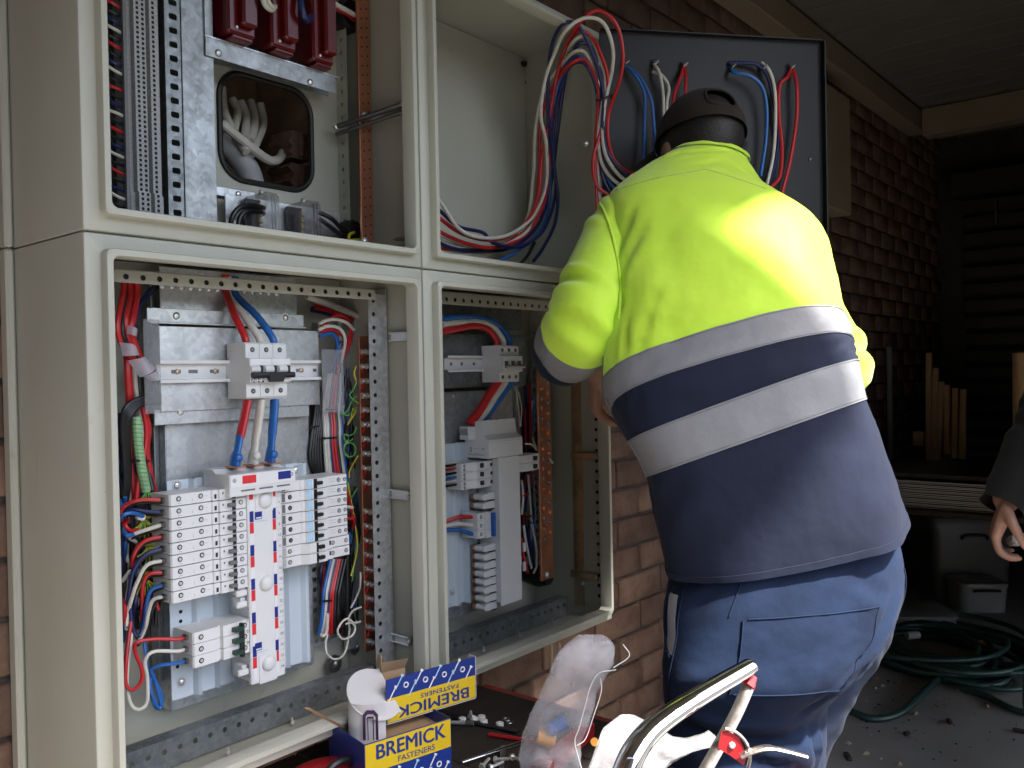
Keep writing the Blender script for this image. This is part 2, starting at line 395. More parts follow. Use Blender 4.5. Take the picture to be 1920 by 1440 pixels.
# brick wall: mortar core with an opening for the cable entry behind the upper left cabinet, bricks on it
WALL = thing('brick_wall', 'brown brick wall that carries the grey switchboard cabinets', 'wall', (0, WY, 0))
HX0, HX1, HZ0, HZ1 = 0.26, 0.56, ZS+0.10, ZS+0.45
core = MB(); y0, y1 = WY+0.009, WY+0.24
for lo, hi in (((-3.2, y0, 0), (HX0, y1, CZ+0.4)), ((HX1, y0, 0), (6.4, y1, CZ+0.4)), ((HX0, y0, 0), (HX1, y1, HZ0)), ((HX0, y0, HZ1), (HX1, y1, CZ+0.4))): core.b2(lo, hi)
core.b2((HX0-0.05, WY+0.19, HZ0-0.05), (HX1+0.05, WY+0.20, HZ1+0.05))
part('mortar_core', core, 'mortar', WALL, smooth=False)
mat('cavity', (.42, .30, .20), .95, 0, .3, 14, .8, 60)
cv = MB().b2((HX0+.001, WY+.186, HZ0+.001), (HX1-.001, WY+.189, HZ1-.001)).b2((HX0+.001, WY+.02, HZ1-.004), (HX1-.001, WY+.185, HZ1-.001)).b2((HX1-.004, WY+.02, HZ0+.001), (HX1-.001, WY+.185, HZ1-.005)); part('cavity_lining', cv, 'cavity', WALL, smooth=False)  # tan sheets coloured paler than the mortar to stand in for light
BL, BH, BW, J = 0.230, 0.076, 0.030, 0.010
def brick_mesh(L, seed):
    rnd = random.Random(seed); mb = MB()
    mb.box((0, 0, 0), (L, BW, BH), 0, 0.0045)
    for q in mb.v:
        q += V(rnd.uniform(-1, 1), rnd.uniform(-1, 1)*0.8, rnd.uniform(-1, 1))*0.0012
    return mb
bmeshes = {}
for L in (0.230, 0.110):
    for sd in range(4): bmeshes[(L, sd)] = brick_mesh(L, sd).mesh('brick', ['brick'], None, True, 50)
rest = MB(); cand = []
nrow = int((CZ+0.2)/(BH+J))
for rw in range(nrow):
    z = (rw+0.5)*(BH+J); x = -3.0 - (0.12 if rw % 2 else 0) + 0.05; bi = 0
    while x < 5.2:
        L = 0.230; cx = x+L/2
        inhole = cx+L/2 > HX0-0.01 and cx-L/2 < HX1+0.01 and z+BH/2 > HZ0 and z-BH/2 < HZ1
        behind = 0.03 < cx-L/2 and cx+L/2 < 1.17 and ZS-0.74 < z < ZS+0.56
        if not inhole and not behind:
            near = (-0.30 < cx < 0.12) or (0.55 < cx < 1.3 and ZS-1.1 < z < ZS-0.72) or (1.1 < cx < 2.05 and ZS-1.05 < z < ZS+0.15) or (0.9 < cx < 2.4 and z > ZS+0.55)
            cand.append((cx, z, L, near))
        x += L+J
ix = 0
for cx, z, L, near in cand:
    rnd = random.Random(int(cx*1000)*31+int(z*1000))
    if near and ix < 298:
        o = link('brick', bmeshes[(0.230, rnd.randrange(4))], WALL, (cx, BW/2-0.004+rnd.uniform(-0.0015, 0.0015), z))
        if rnd.random() < 0.5: o.scale = (-1, 1, 1)
        ix += 1
    else:
        rest.box((cx, WY+BW/2-0.004, z), (L, BW, BH), 0, 0.004)
ro = part('brick_courses', rest, 'brick', WALL, ang=50); ro['kind'] = 'stuff'

# carport and garage shell: ceiling, beams, far wall, side wall
cl = MB(); cl.b2((-1.5, -1.24, CZ), (0.9, 0.6, CZ+0.06)); cl.b2((0.9, -1.12, CZ), (1.4, 0.6, CZ+0.06)); cl.b2((1.4, -1.24, CZ), (6.4, 0.6, CZ+0.06))  # right-hand roof edge shaped shorter so sun falls on the worker's back
struct('ceiling', cl, 'ceiling_m')
CEI = thing('ceiling_lining', 'ribbed dark lining boards under the carport roof', 'ceiling', (3.5, -1.5, CZ-0.012))
for i in range(26):
    x = 2.2 + i*0.16
    part('lining_board', MB().b2((x, -1.23, CZ-0.012), (x+0.148, 0.14, CZ-0.002), 0, 0.003), 'ceiling_m', CEI)
part('lining_board', MB().b2((-1.45, -1.23, CZ-0.012), (0.89, 0.14, CZ-0.002), 0, 0.003), 'ceiling_m', CEI)
part('lining_board', MB().b2((0.895, -1.11, CZ-0.012), (2.18, 0.14, CZ-0.002), 0, 0.003), 'ceiling_m', CEI)
solo('wall_plate_beam', MB().b2((1.35, 0.145, CZ-0.125), (4.62, WY-0.006, CZ-0.016), 0, 0.004), 'cream', 'long cream painted beam where the ceiling meets the brick wall', 'beam')
solo('cross_beam', MB().b2((4.5, -1.23, CZ-0.16), (4.62, 0.14, CZ-0.016), 0, 0.004), 'cream', 'cream painted beam crossing the dark ceiling at the far end', 'beam')
solo('ceiling_beam', MB().b2((2.05, -1.23, CZ-0.12), (2.17, 0.14, CZ-0.016), 0, 0.004), 'cream', 'cream painted beam across the ceiling above the worker', 'beam')
solo('roof_valance', MB().b2((-1.52, -1.30, 2.12), (0.9, -1.241, CZ+0.10), 0, 0.004), 'cream', 'deep cream valance along the open edge of the roof, behind the camera', 'valance')  # added out of view to keep sun off the bench and worker's left side
solo('roof_fascia', MB().b2((0.905, -1.17, CZ-0.01), (1.395, -1.121, CZ+0.10), 0, 0.004), 'cream', 'narrow cream fascia along the stepped back roof edge', 'fascia')  # follows the roof step that was shaped to admit the sun
fw = MB(); fw.b2((5.3, -1.34, 0), (5.4, 0.25, CZ-.001)); fw.b2((3.5, -1.34, 0), (5.3, -1.24, CZ-.001)); fw.b2((1.4, -1.34, .42), (3.4995, -1.24, CZ-.001)); fw.b2((1.4, -1.34, 0), (1.5, -1.24, .4195)); mat('garage_dark', (.05, .042, .034), .95, 0, .2, 8, .3, 60); struct('garage_walls', fw, 'garage_dark')  # low gap under the side wall put in to light the floor
# added, out of view, to cut light: end wall at left, house across the drive
ew = MB(); ew.b2((-1.75, -2.4, 0), (-1.62, 0.25, CZ)); struct('carport_end_wall', ew, 'mortar')
hs = thing('opposite_house', 'brown brick house across the driveway behind the camera', 'house', (0, -19, 0))
part('wall', MB().b2((-14, -22, 0), (14, -17.5, 2.7)), 'brick', hs); part('roof', MB().prism([(-18.0, 2.7), (-17.0, 2.65), (-19.8, 4.3), (-22.6, 2.65)], (-14.5, 0, 0), EY, EZ, EX, 29), 'grey_dark_pl', hs)
# far roller door with slats
RD = thing('roller_door', 'dark roller door at the far end of the garage', 'door', (5.2, -1.0, 0))
for i in range(22):
    z = i*0.1
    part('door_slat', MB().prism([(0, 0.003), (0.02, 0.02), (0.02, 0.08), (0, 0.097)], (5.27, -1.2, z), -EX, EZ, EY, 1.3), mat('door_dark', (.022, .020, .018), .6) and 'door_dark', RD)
part('header', MB().b2((5.16, -1.23, 2.2), (5.29, 0.15, 2.34), 0, 0.004), 'door_dark', RD)
# ------------------------------------------------------------------ enclosures
def rloop(X0, X1, Z0, Z1, r, Y, n=6):
    P = []
    for cx, cz, a0 in ((X1-r, Z1-r, 0), (X0+r, Z1-r, 90), (X0+r, Z0+r, 180), (X1-r, Z0+r, 270)):
        for k in range(n+1):
            a = R(a0+90*k/n); P.append(V(cx+r*math.cos(a), Y, cz+r*math.sin(a)))
    return P
ED = 0.232
def enclosure(name, X0, X1, Z0, Z1, label):
    e = thing(name, label, 'enclosure', ((X0+X1)/2, ED, Z0)); g = 0.0009
    X0 += g; X1 -= g; Z0 += g; Z1 -= g
    prof = [(0, ED, .002), (0, .0045, .002), (.0013, .0013, .003), (.0045, 0, .004), (.019, 0, .008), (.0205, -.0015, .009), (.0205, -.0165, .010),
            (.0215, -.018, .011), (.0290, -.018, .010), (.0300, -.0168, .009), (.0300, .010, .008), (.0300, .0115, .008)]
    mb = MB(); L = [rloop(X0+i, X1-i, Z0+i, Z1-i, r, y) for i, y, r in prof]; n = len(L[0])
    vs = [q for l in L for q in l]; fs = []
    for a in range(len(L)-1):
        for k in range(n): b = a*n+k; c = a*n+(k+1) % n; fs.append((b, c, c+n, b+n))
    mb.add(vs, fs); part('shell', mb, 'paint', e, ang=40)
    part('back_panel', MB().b2((X0+.0015, ED-.004, Z0+.0015), (X1-.0015, ED-.0015, Z1-.0015)) if name != 'window' else MB(), 'paint', e)
    return e
ZB, ZT = ZS-0.772, ZS+0.595
LL = enclosure('enclosure', 0, .6, ZB, ZS, 'lower left grey enclosure, brightly lit and full of circuit breakers')
LR = enclosure('enclosure', .6, 1.2, ZB, ZS, 'lower right grey enclosure beside the worker, with narrow white breaker chassis')
UR = enclosure('enclosure', .6, 1.2, ZS, ZT, 'upper right grey enclosure, empty but for looping red, white and blue cables')
UL = thing('enclosure', 'upper left grey enclosure with red fuse holders and a wall opening', 'enclosure', (.3, ED, ZS))
def ul_shell():
    g = .0009; X0, X1, Z0, Z1 = g, .6-g, ZS+g, ZT-g
    prof = [(0, ED, .002), (0, .0045, .002), (.0013, .0013, .003), (.0045, 0, .004), (.019, 0, .008), (.0205, -.0015, .009), (.0205, -.0165, .010),
            (.0215, -.018, .011), (.0290, -.018, .010), (.0300, -.0168, .009), (.0300, .010, .008), (.0300, .0115, .008)]
    mb = MB(); L = [rloop(X0+i, X1-i, Z0+i, Z1-i, r, y) for i, y, r in prof]; n = len(L[0])
    vs = [q for l in L for q in l]; fs = []
    for a in range(len(L)-1):
        for k in range(n): b = a*n+k; c = a*n+(k+1) % n; fs.append((b, c, c+n, b+n))
    mb.add(vs, fs); part('shell', mb, 'paint', UL, ang=40)
ul_shell()
# rear mounting flange standing out at the wall side
for e, X0, X1, Z0, Z1 in ((LL, 0, .6, ZB, ZS), (UL, 0, .6, ZS, ZT)):
    part('rear_flange', MB().b2((-.0125, .212, Z0+.001), (-.0005, .236, Z1-.001), 0, .003), 'paint', e)
for e, Z0, Z1 in ((LR, ZB, ZS), (UR, ZS, ZT)):
    part('rear_flange', MB().b2((1.2005, .212, Z0+.001), (1.2125, .236, Z1-.001), 0, .003), 'paint', e)

def hole_row(e, p0, p1, Y, w, name, m='galv', axis='x', nh=None, lip=0.02, r=.0042):
    pass
# -- lower left: frame rails with real round holes
zt = at(243, 519, .08).z
part('top_rail', MB().perf((.0325, .08, zt-.0085), EX, EZ, -EY, 21, .025, .0175, [(.0085, .0043, .0043)]).b2((.0325, .0818, zt+.0088), (.5575, .125, zt+.0105)), 'paint', LL)
cx0 = at(698, 900, .092).x
colmb = MB().perf((cx0, .092, ZB+.012), EZ, EX, -EY, 29, .0248, .040, [(.012, .0043, .0043)]).b2((cx0+.0405, .0905, ZB+.01), (cx0+.0425, .135, ZS-.03))
part('side_rail', colmb, 'galv', LL); part('rail_web', MB().b2((cx0+.003, .0955, ZB+.013), (cx0+.039, .097, ZS-.045)), 'black_pl', LL)  # black strip behind the side rail puts the holes' shade into colour
part('rail_web', MB().b2((.034, .0835, zt-.0080), (.556, .085, zt+.0085)), 'black_pl', LL)  # dark backing strip painted as shade behind the top rail holes
zb = at(242, 1412, .1).z
part('bottom_rail', MB().perf((.0325, .1, zb-.043), EX, EZ, -EY, 21, .025, .043, [(.026, .0040, .0040)]).b2((.0325, .1015, zb-.0015), (.5575, .128, zb)), 'galv_dark', LL)
part('left_rail', MB().perf((.031, .20, ZB+.06), EZ, EX, -EY, 28, .0230, .050, [(.014, .0055, .007, 4), (.036, .0055, .007, 4)]), 'galv', LL)
part('cable_slot_plate', MB().perf((.031, .165, ZB+.05), EZ, EX, -EY, 11, .0200, .052, [(.024, .0058, .016, 4)]).perf((.031, .205, ZB+.27), EZ, EX, -EY, 5, .02, .03, [(.012, .005, .007, 4)]), 'galv', LL)
def stud(e, x, y, z):
    mb = MB().cyl((x, y, z), (x, y, z+.012), .0019, 8).cyl((x, y, z+.0025), (x, y, z+.006), .0042, 6)
    part('floor_stud', mb, 'steel', e)
for px, py in ((428, 1415), (548, 1358)): p = atZ(px, py, ZB+.004); stud(LL, p.x, p.y, ZB+.003)
for px, py in ((907, 1222), (974, 1195), (1036, 1170)): p = atZ(px, py, ZB+.004); stud(LR, p.x, p.y, ZB+.003)
# hinge brackets on the right-hand inner wall
def bracket(e, px0, px1, py, X, m='zinc_yellow'):
    a = atX(px0, py, X); b = atX(px1, py, X); mb = MB()
    z = (a.z+b.z)/2
    for dz in (-.0075, .0065): mb.b2((X-.010, min(a.y, b.y), z+dz), (X-.001, max(a.y, b.y), z+dz+.0022), 0, .0006)
    mb.b2((X-.003, min(a.y, b.y), z-.0075), (X-.0012, max(a.y, b.y), z+.008))
    mb.dome((X-.0065, min(a.y, b.y)+.001, z), -EY, .005, .004, 1, 6)
    part('hinge_bracket', mb, [m, 'steel'], e)
for py in (632, 927, 1197): bracket(LL, 735, 772, py, .5985, 'steel')
for py in (855, 1078): bracket(LR, 1072, 1122, py, 1.1985, 'zinc_yellow')
# punched holes near the front edge of the right inner walls
def wallholes(e, X, Y, z0, z1, n):
    mb = MB()
    for i in range(n): z = z0+(z1-z0)*i/(n-1); mb.cyl((X-.0012, Y, z), (X-.0004, Y, z), .0036, 10)
    part('punched_hole', mb, 'hole', e)
wallholes(LL, .5985, .03, ZB+.10, ZS-.09, 26)
for i in range(29):
    part('punched_hole', MB().cyl((1.1978, .036, ZB+.05+i*.0246), (1.1986, .036, ZB+.05+i*.0246), .0042, 10), 'hole', LR)
part('side_rail', MB().perf((1.1965, .078, ZB+.02), EZ, EY, -EX, 30, .0245, .028, [(.016, .0042, .0042)]), 'zinc_yellow', LR)
zt2 = at(1000, 572, .08).z
part('top_rail', MB().perf((.6325, .08, zt2-.012), EX, EZ, -EY, 21, .025, .024, [(.010, .0043, .0043)]).b2((.6325, .0818, zt2+.0123), (1.1575, .125, zt2+.014)), 'paint', LR)
zb2 = at(845, 1197, .1).z
part('bottom_rail', MB().perf((.6325, .1, zb2-.043), EX, EZ, -EY, 21, .025, .043, [(.026, .0040, .0040)]).b2((.6325, .1015, zb2-.0015), (1.1575, .128, zb2)), 'galv_dark', LR)
part('frame_screw', MB().dome((1.194, .079, ZB+.075), -EY, .0055, .004), 'steel', LR)

# -- generic device: profile in (height h, depth d) swept across the poles
def screw_hole(mb, p, en, r, m_dark, m_screw):
    mb.cyl(p, p+en*.0006, r*1.15, 12, m_dark); mb.cyl(p+en*.0006, p+en*.0009, r*.72, 10, m_screw)
def device(name, label, cat, o, ew, eh, en, n, pitch, prof, group=None, bodymat='white_pl', gap=.0004):
    # o = corner on the mounting face; ew across poles, eh along the device, en outward
    t = thing(name, label, cat, o, group); mb = MB()
    for i in range(n):
        mb.prism(prof, Vector(o)+ew*(i*pitch+gap), eh, en, ew, pitch-2*gap)
    part('case', mb, bodymat, t, ang=25); return t
P3 = [(0, 0), (0, .050), (.003, .053), (.0235, .053), (.0245, .0585), (.026, .064), (.0625, .064), (.0635, .0585), (.0645, .053), (.086, .053), (.089, .050), (.089, 0), (.056, 0), (.056, -.006), (.034, -.006), (.034, 0)]

# ---------------- lower left: mounting plates
PL = thing('mounting_plate', 'galvanised mounting plate behind the main switch, lower left cabinet', 'plate', (.3, .2, ZS-.3))
def plate(px, Y, t=.002, bev=.0006):
    a = at(px[0], px[1], Y); b = at(px[2], px[3], Y)
    return MB().b2((a.x, Y, min(a.z, b.z)), (b.x, Y+t, max(a.z, b.z)), 0, bev)
YP = .158
a = at(298, 606, YP); b = at(600, 752, YP)
part('face_plate', MB().b2((a.x, YP, b.z-.006), (b.x, YP+.002, a.z-.004), 0, .0006).b2((a.x, YP+.0025, b.z-.006), (a.x+.0015, YP+.03, a.z-.004)).b2((b.x-.0015, YP+.0025, b.z-.006), (b.x, YP+.03, a.z-.004)), 'galv', PL)
zf1 = at(300, 588, YP).z; zf2 = at(300, 783, YP).z
xa = at(278, 588, YP).x; xb = at(572, 605, YP).x
part('top_flange', MB().b2((xa, YP+.004, zf1-.013), (xb, YP+.006, zf1+.009), 0, .0006).b2((xa, YP-.004, zf1-.0155), (xb, YP+.004, zf1-.0132), 0, .0005), 'galv', PL)
part('lower_flange', MB().b2((xa+.008, YP+.004, zf2-.012), (xb+.008, YP+.006, zf2+.012), 0, .0006), 'galv', PL)
for px, py in ((331, 592), (536, 596), (339, 772), (543, 757)): p = at(px, py, YP+.003); part('plate_screw', MB().dome((p.x, YP+.004, p.z), -EY, .0062, .0035).cyl((p.x, YP+.0042, p.z), (p.x, YP+.0038, p.z), .0085, 14), 'steel', PL)
YQ = .182
xq0 = at(312, 850, YQ).x; xq1 = at(580, 850, YQ).x
part('lower_plate', MB().b2((xq0, YQ, at(325, 1333, YQ).z), (xq1, YQ+.002, zf2-.01), 0, .0006).b2((xq0-.0015, YQ, at(325, 1333, YQ).z), (xq0-.0002, YQ+.04, zf2-.01)), 'galv', PL)
part('upper_plate', MB().b2((at(300, 560, YQ).x, YQ, zf1-.012), (at(556, 560, YQ).x, YQ+.002, ZS-.012), 0, .0006), 'galv', PL)
for i in range(14):
    x = at(305, 560, YQ).x + i*.0165
    part('pressed_bump', MB().dome((x, YQ, ZS-.042), -EY, .0062, .003), 'galv', PL)
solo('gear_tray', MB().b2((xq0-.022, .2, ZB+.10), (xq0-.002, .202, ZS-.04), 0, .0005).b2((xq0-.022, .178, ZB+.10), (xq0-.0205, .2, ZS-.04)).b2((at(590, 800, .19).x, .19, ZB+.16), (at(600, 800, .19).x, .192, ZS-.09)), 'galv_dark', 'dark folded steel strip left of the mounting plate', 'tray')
solo('grey_duct', MB().b2((at(640, 700, .2).x, .2, ZB+.05), (at(668, 700, .2).x, .212, ZS-.06), 0, .003), 'galv', 'mottled grey upright strip behind the right-hand wiring', 'duct')  # galvanised strip built where a grey reflection shows
# -- DIN rail with main switch
RL = thing('din_rail', 'white slotted mounting rail behind the main switch, lower left cabinet', 'rail', (.3, YP, ZS-.2))
zr = at(310, 697, YP-.012).z; xr0 = at(300, 697, YP-.012).x; xr1 = at(602, 690, YP-.012).x
rm = MB().prism([(-.0175, .0115), (-.0175, .0130), (-.0125, .0130), (-.0115, .0015), (.0115, .0015), (.0125, .0130), (.0175, .0130), (.0175, .0115), (.0135, .0115), (.0125, 0), (-.0125, 0), (-.0135, .0115)], (xr0, YP, zr), EZ, -EY, EX, xr1-xr0)
part('rail_profile', rm, 'white_pl', RL)
for px, w in ((330, .016), (362, .016), (402, .016), (562, .016), (590, .008)):
    p = at(px, 697, YP-.0016); part('rail_slot', MB().b2((p.x-w/2, YP-.0019, zr-.0028), (p.x+w/2, YP-.0016, zr+.0028)), 'grey_dark_pl', RL)
for px in (333, 404, 565): p = at(px, 697, YP-.003); part('rail_screw', MB().dome((p.x, YP-.002, zr), -EY, .0042, .003), 'zinc_yellow', RL)
xs = at(426, 700, YP-.006).x; zs1 = at(426, 748, YP-.02).z
sw = device('main_switch', 'three pole main switch with black handle on white rail, lower left cabinet', 'switch', (xs, YP-.006, zs1), EX, EZ, -EY, 3, .0262, [(h*1.02, d) for h, d in P3])
def on(t, w, h, d): return Vector(t.location) + EX*w + EZ*h - EY*d
for i in range(3):
    for h in (.012, .079):
        mb = MB(); screw_hole(mb, on(sw, .0262*(i+.5), h, .053), -EY, .0036, 0, 1); part('terminal', mb, ['hole', 'steel_dark'], sw)
    part('toggle_seat', MB().b2(on(sw, .0262*i+.018, .040, .0642), on(sw, .0262*i+.0245, .053, .0655)), 'black_pl', sw)
    part('toggle_hood', MB().tube([on(sw, .0262*i+.001, .047, .063), on(sw, .0262*i+.0175, .047, .063)], .0062, 12), 'white_pl', sw)
hm = MB().tube([on(sw, .001, .0375, .070), on(sw, .0805, .0375, .070)], .0048, 10)
hm.prism([(.030, .034), (.034, .026), (.056, .026), (.060, .034), (.060, .041), (.030, .041)], on(sw, 0, 0, .066), EX, EZ, -EY, .009)
part('handle', hm, 'black_pl', sw)
part('name_plate', MB().b2(on(sw, .003, .0255, .0642), on(sw, .0255, .0325, .0646)), 'black_pl', sw)
text_part('lettering', 'NHP', .0085, on(sw, .0142, .029, .0648), EX, EZ, 'tag_white', sw, xs=1.25, bold=.0003)
part('label_panel', MB().b2(on(sw, .002, .054, .0641), on(sw, .040, .0645, .0650), 0, .0003).b2(on(sw, .042, .054, .0641), on(sw, .0765, .0645, .0650), 0, .0003), 'tag_white', sw)
# clear plastic shields beside the switch
for nm, q, lab in (('shield', (268, 598, 303, 775), 'clear plastic shield left of the main switch'), ('shield', (603, 655, 646, 772), 'clear plastic shield right of the main switch')):
    a_ = at(q[0], q[1], YP-.02); b_ = at(q[2], q[3], YP-.02)
    solo('shield', MB().b2((a_.x, YP-.021, b_.z), (b_.x, YP-.0185, a_.z), 0, .001), 'clear_cover', lab, 'shield')

# supply cables into and out of the main switch
for i, (mname, c) in enumerate((('red_cable', 'red'), ('white_cable', 'white'), ('blue_cable', 'blue'))):
    tp = on(sw, .0262*(i+.5), .088, .036); st = [(424, 548), (428, 553), (442, 552)][i]
    p0 = at(st[0], st[1], .175); q = tp
    wire([p0+V(0, 0, .03), p0, p0.lerp(q, .5)+V(-.006+.004*i, -.004, .006), q+V(-.002, 0, .012), q+V(0, 0, -.004)], .0062, mname, f'thick {c} cable entering the top of the main switch, lower left cabinet', k=8, n=12, cat='cable', name='supply_cable')
# -- bus chassis
YF = .095                                           # face of the breakers
CH = thing('bus_chassis', 'white busbar chassis between the two breaker columns, lower left cabinet', 'chassis', (.32, .16, ZB+.08))
XL0, XL1 = at(318, 930, YF).x, at(461, 930, YF).x
XR0, XR1 = at(527, 905, YF).x, at(651, 905, YF).x
ZL = at(318, 928, YF).z; ZR = at(650, 889, YF).z+.001
PT = .0181
zc0 = at(500, 905, YF).z; zc1 = at(500, 1277, .092).z
zpb = at(332, 1312, .155).z
def pan(name, pts, z0, z1):
    mb = MB(); n = len(pts); vs = [V(x, y, z0) for x, y in pts] + [V(x, y, z1) for x, y in pts]
    vs += [V(x, y+.0018, z0) for x, y in pts] + [V(x, y+.0018, z1) for x, y in pts]
    fs = []
    for i in range(n-1):
        fs += [(i, i+1, n+i+1, n+i), (2*n+i, 3*n+i, 3*n+i+1, 2*n+i+1), (i, 2*n+i, 2*n+i+1, i+1), (n+i, n+i+1, 3*n+i+1, 3*n+i)]
    mb.add(vs, fs); return part(name, mb, 'pan', CH, ang=20)
xp0 = at(320, 1200, .155).x
pan('pan_left', [(xp0, .155), (xp0+.036, .155), (xp0+.040, .146), (xp0+.044, .142), (xp0+.047, .155), (xp0+.074, .155), (xp0+.077, .144), (xp0+.081, .155), (xp0+.155, .155)], zpb, at(330, 900, .155).z)
xp1 = at(525, 1000, .155).x
pan('pan_right', [(xp1-.05, .155), (xp1+.006, .155), (xp1+.010, .147), (xp1+.0135, .155), (xp1+.040, .155), (xp1+.046, .147), (xp1+.052, .147), (xp1+.058, .166)], at(535, 1252, .155).z, at(560, 868, .155).z)
for px, py in ((342, 1279), (333, 910), (556, 881)): p = at(px, py, .152); part('pan_screw', MB().dome((p.x, .1545, p.z), -EY, .0062, .0042).cyl((p.x, .1546, p.z), (p.x, .1535, p.z), .0078, 14), 'steel', CH)
for px, py in ((339, 1147), (339, 1165), (333, 1250)): p = at(px, py, .154); part('pan_hole', MB().cyl((p.x, .1545, p.z), (p.x, .1540, p.z), .003, 10), 'hole', CH)
# central cover
XC0, XC1 = XL1+.001, XR0-.001
part('spine', MB().b2((XC0+.002, YF+.006, zc1+.004), (XC1-.002, .152, zc0), 0, .001), 'white_pl', CH)
part('cover', MB().b2((XC0, YF-.002, zc1), (XC1, YF+.006, zc0), 0, .0015), 'white_pl', CH)
ns = int((zc0-zc1)/PT)
wst = (XC1-XC0)
for i in range(ns):
    z = zc0-.006-i*PT
    c = ('tag_red', 'tag_white', 'tag_blue')[i % 3]
    part('phase_tag', MB().b2((XC0+.0035, YF-.0026, z-PT+.0004), (XC0+.0105, YF-.0021, z-.0004)), c, CH)
    part('phase_tag', MB().b2((XC1-.0185, YF-.0026, z-PT+.0004), (XC1-.0125, YF-.0021, z-.0004)), c, CH)
    part('pole_line', MB().b2((XC1-.012, YF-.0024, z-.0003), (XC1-.001, YF-.0021, z+.0001)), 'grey_pl', CH)
    text_part('pole_number', str(2*i+2), .0062, (XC1-.006, YF-.0022, z-.010), EX, EZ, 'ink', CH)
    if i > 9: text_part('pole_number', str(2*i+1), .0062, (XC0+.0005-.0045, YF-.0022, z-.010), EX, EZ, 'ink', CH)
xm = (XC0+XC1)/2-.001
for py, pz in ((940, 1), (1096, 0), (1248, -1)):
    p = at(492, py, YF-.006); z = p.z
    part('cover_knob', MB().dome((xm, YF-.0022, z), -EY, .0128, .009, 0, 24, 6), 'white_pl', CH)
    if pz: part('knob_plate', MB().prism([(-.017, -.016), (-.011, -.021), (.010, -.021), (.016, -.016), (.016, .028*pz), (-.017, .028*pz)] if pz > 0 else [(-.017, .016), (-.011, .021), (.010, .021), (.016, .016), (.016, -.03), (-.017, -.03)], (xm, YF-.0021, z), EX, EZ, -EY, .0012), 'white_pl', CH)
for py in (967, 1213):
    p = at(484, py, YF-.003)
    part('logo_square', MB().b2((p.x-.0055, YF-.0040, p.z-.0055), (p.x+.0065, YF-.0021, p.z+.0065)), 'tag_blue', CH)
    part('logo_bar', MB().b2((p.x-.0045, YF-.0044, p.z-.0042), (p.x+.0055, YF-.0041, p.z-.0022)), 'tag_white', CH)
    part('logo_line', MB().b2((p.x-.0045, YF-.0026, p.z-.0100), (p.x+.0190, YF-.0021, p.z-.0088)), 'tag_sky', CH)
# bare tabs where no breaker is fitted
zt0 = ZL-9*PT-.002
for i in range(11):
    z = zt0-.006-i*PT
    if 2 <= i <= 6: continue
    if z < zc1+.01: break
    part('bus_tab', MB().b2((XC0-.020, YF+.002, z-.006), (XC0-.001, YF+.008, z+.004), 0, .0015), 'white_pl', CH)
    part('tab_block', MB().b2((XC0-.010, YF+.0085, z-.0085), (XC0-.0005, YF+.03, z+.0085), 0, .0008), 'white_pl', CH)
for i in range(11):
    z = ZR-8*PT-.010-i*PT
    if z < zc1+.008: break
    part('bus_tab', MB().b2((XC1+.001, YF+.010, z-.0055), (XC1+.010, YF+.018, z+.0045), 0, .0015), 'white_pl', CH)
# feeder block on top
fx0 = at(407, 890, .11).x; fx1 = at(547, 880, .085).x
zfb0 = at(440, 912, .09).z; zfb1 = at(440, 880, .09).z
FBp = thing('feeder_block', 'white feeder block with red, white and blue squares on the bus chassis', 'terminal block', (.33, .15, zfb0))
fb = MB().prism([(0, 0), (.026, 0), (.036, -.006), (.074, -.006), (.074, -.040), (0, -.040)], (fx0, .15, zfb1-.001), -EY, EZ, EX, fx1-fx0)
part('case', fb, 'white_pl', FBp, ang=20)
part('front_plate', MB().b2((fx0+.001, .0745, zfb1-.0275), (fx1-.001, .0757, zfb1-.0075), 0, .0004), 'tag_white', FBp)
L_ = fx1-fx0
for k, c in enumerate(('tag_red', 'tag_white', 'tag_blue')):
    x = fx0+L_*(.18+.27*k); part('phase_square', MB().b2((x, .0738, zfb1-.0225), (x+L_*.2, .0744, zfb1-.0100)), c, FBp)
    part('vent_slot', MB().b2((x-.002, .0752, zfb1-.0345), (x+L_*.19, .0758, zfb1-.0320)), 'grey_dark_pl', FBp)
    part('copper_tab', MB().b2((x+.004, .095, zfb1), (x+L_*.2-.004, .13, zfb1+.0025)), 'copper', FBp)
for xx in (fx0+.008, fx1-.008): part('plate_screw', MB().dome((xx, .0744, zfb1-.016), -EY, .0035, .0012), 'grey_pl', FBp)
# insulated links from switch to feeder block
for i, (c, m1, m2) in enumerate((('red', 'red_cable', 'blue_cable'), ('white', 'white_cable', 'white_cable'), ('blue', 'blue_cable', 'blue_cable'))):
    a_ = on(sw, .0262*(i+.5), -.004, .036); x1 = fx0+L_*(.18+.27*i)+L_*.1; b_ = V(x1, .112, zfb1+.012)
    t = thing('insulated_link', f'flat {c} insulated link from main switch down to feeder block, lower left cabinet', 'cable', b_)
    mid = a_.lerp(b_, .62)
    part('sleeve', MB().tube([a_, a_.lerp(mid, .5)+V(-.001, -.002, 0), mid], .0098, 14, flat=.62), m1, t)
    part('lug_boot', MB().tube([mid+V(0, 0, .004), mid.lerp(b_, .5), b_+V(0, 0, .006), b_+V(0, .002, -.008)], .009, 14, rr=[.0092, .0082, .0105, .0125], flat=.6), m2, t)
    part('lug_bolt', MB().dome(b_+V(.001, -.0075, .004), -EY, .0075, .006, 0, 8), m2, t)

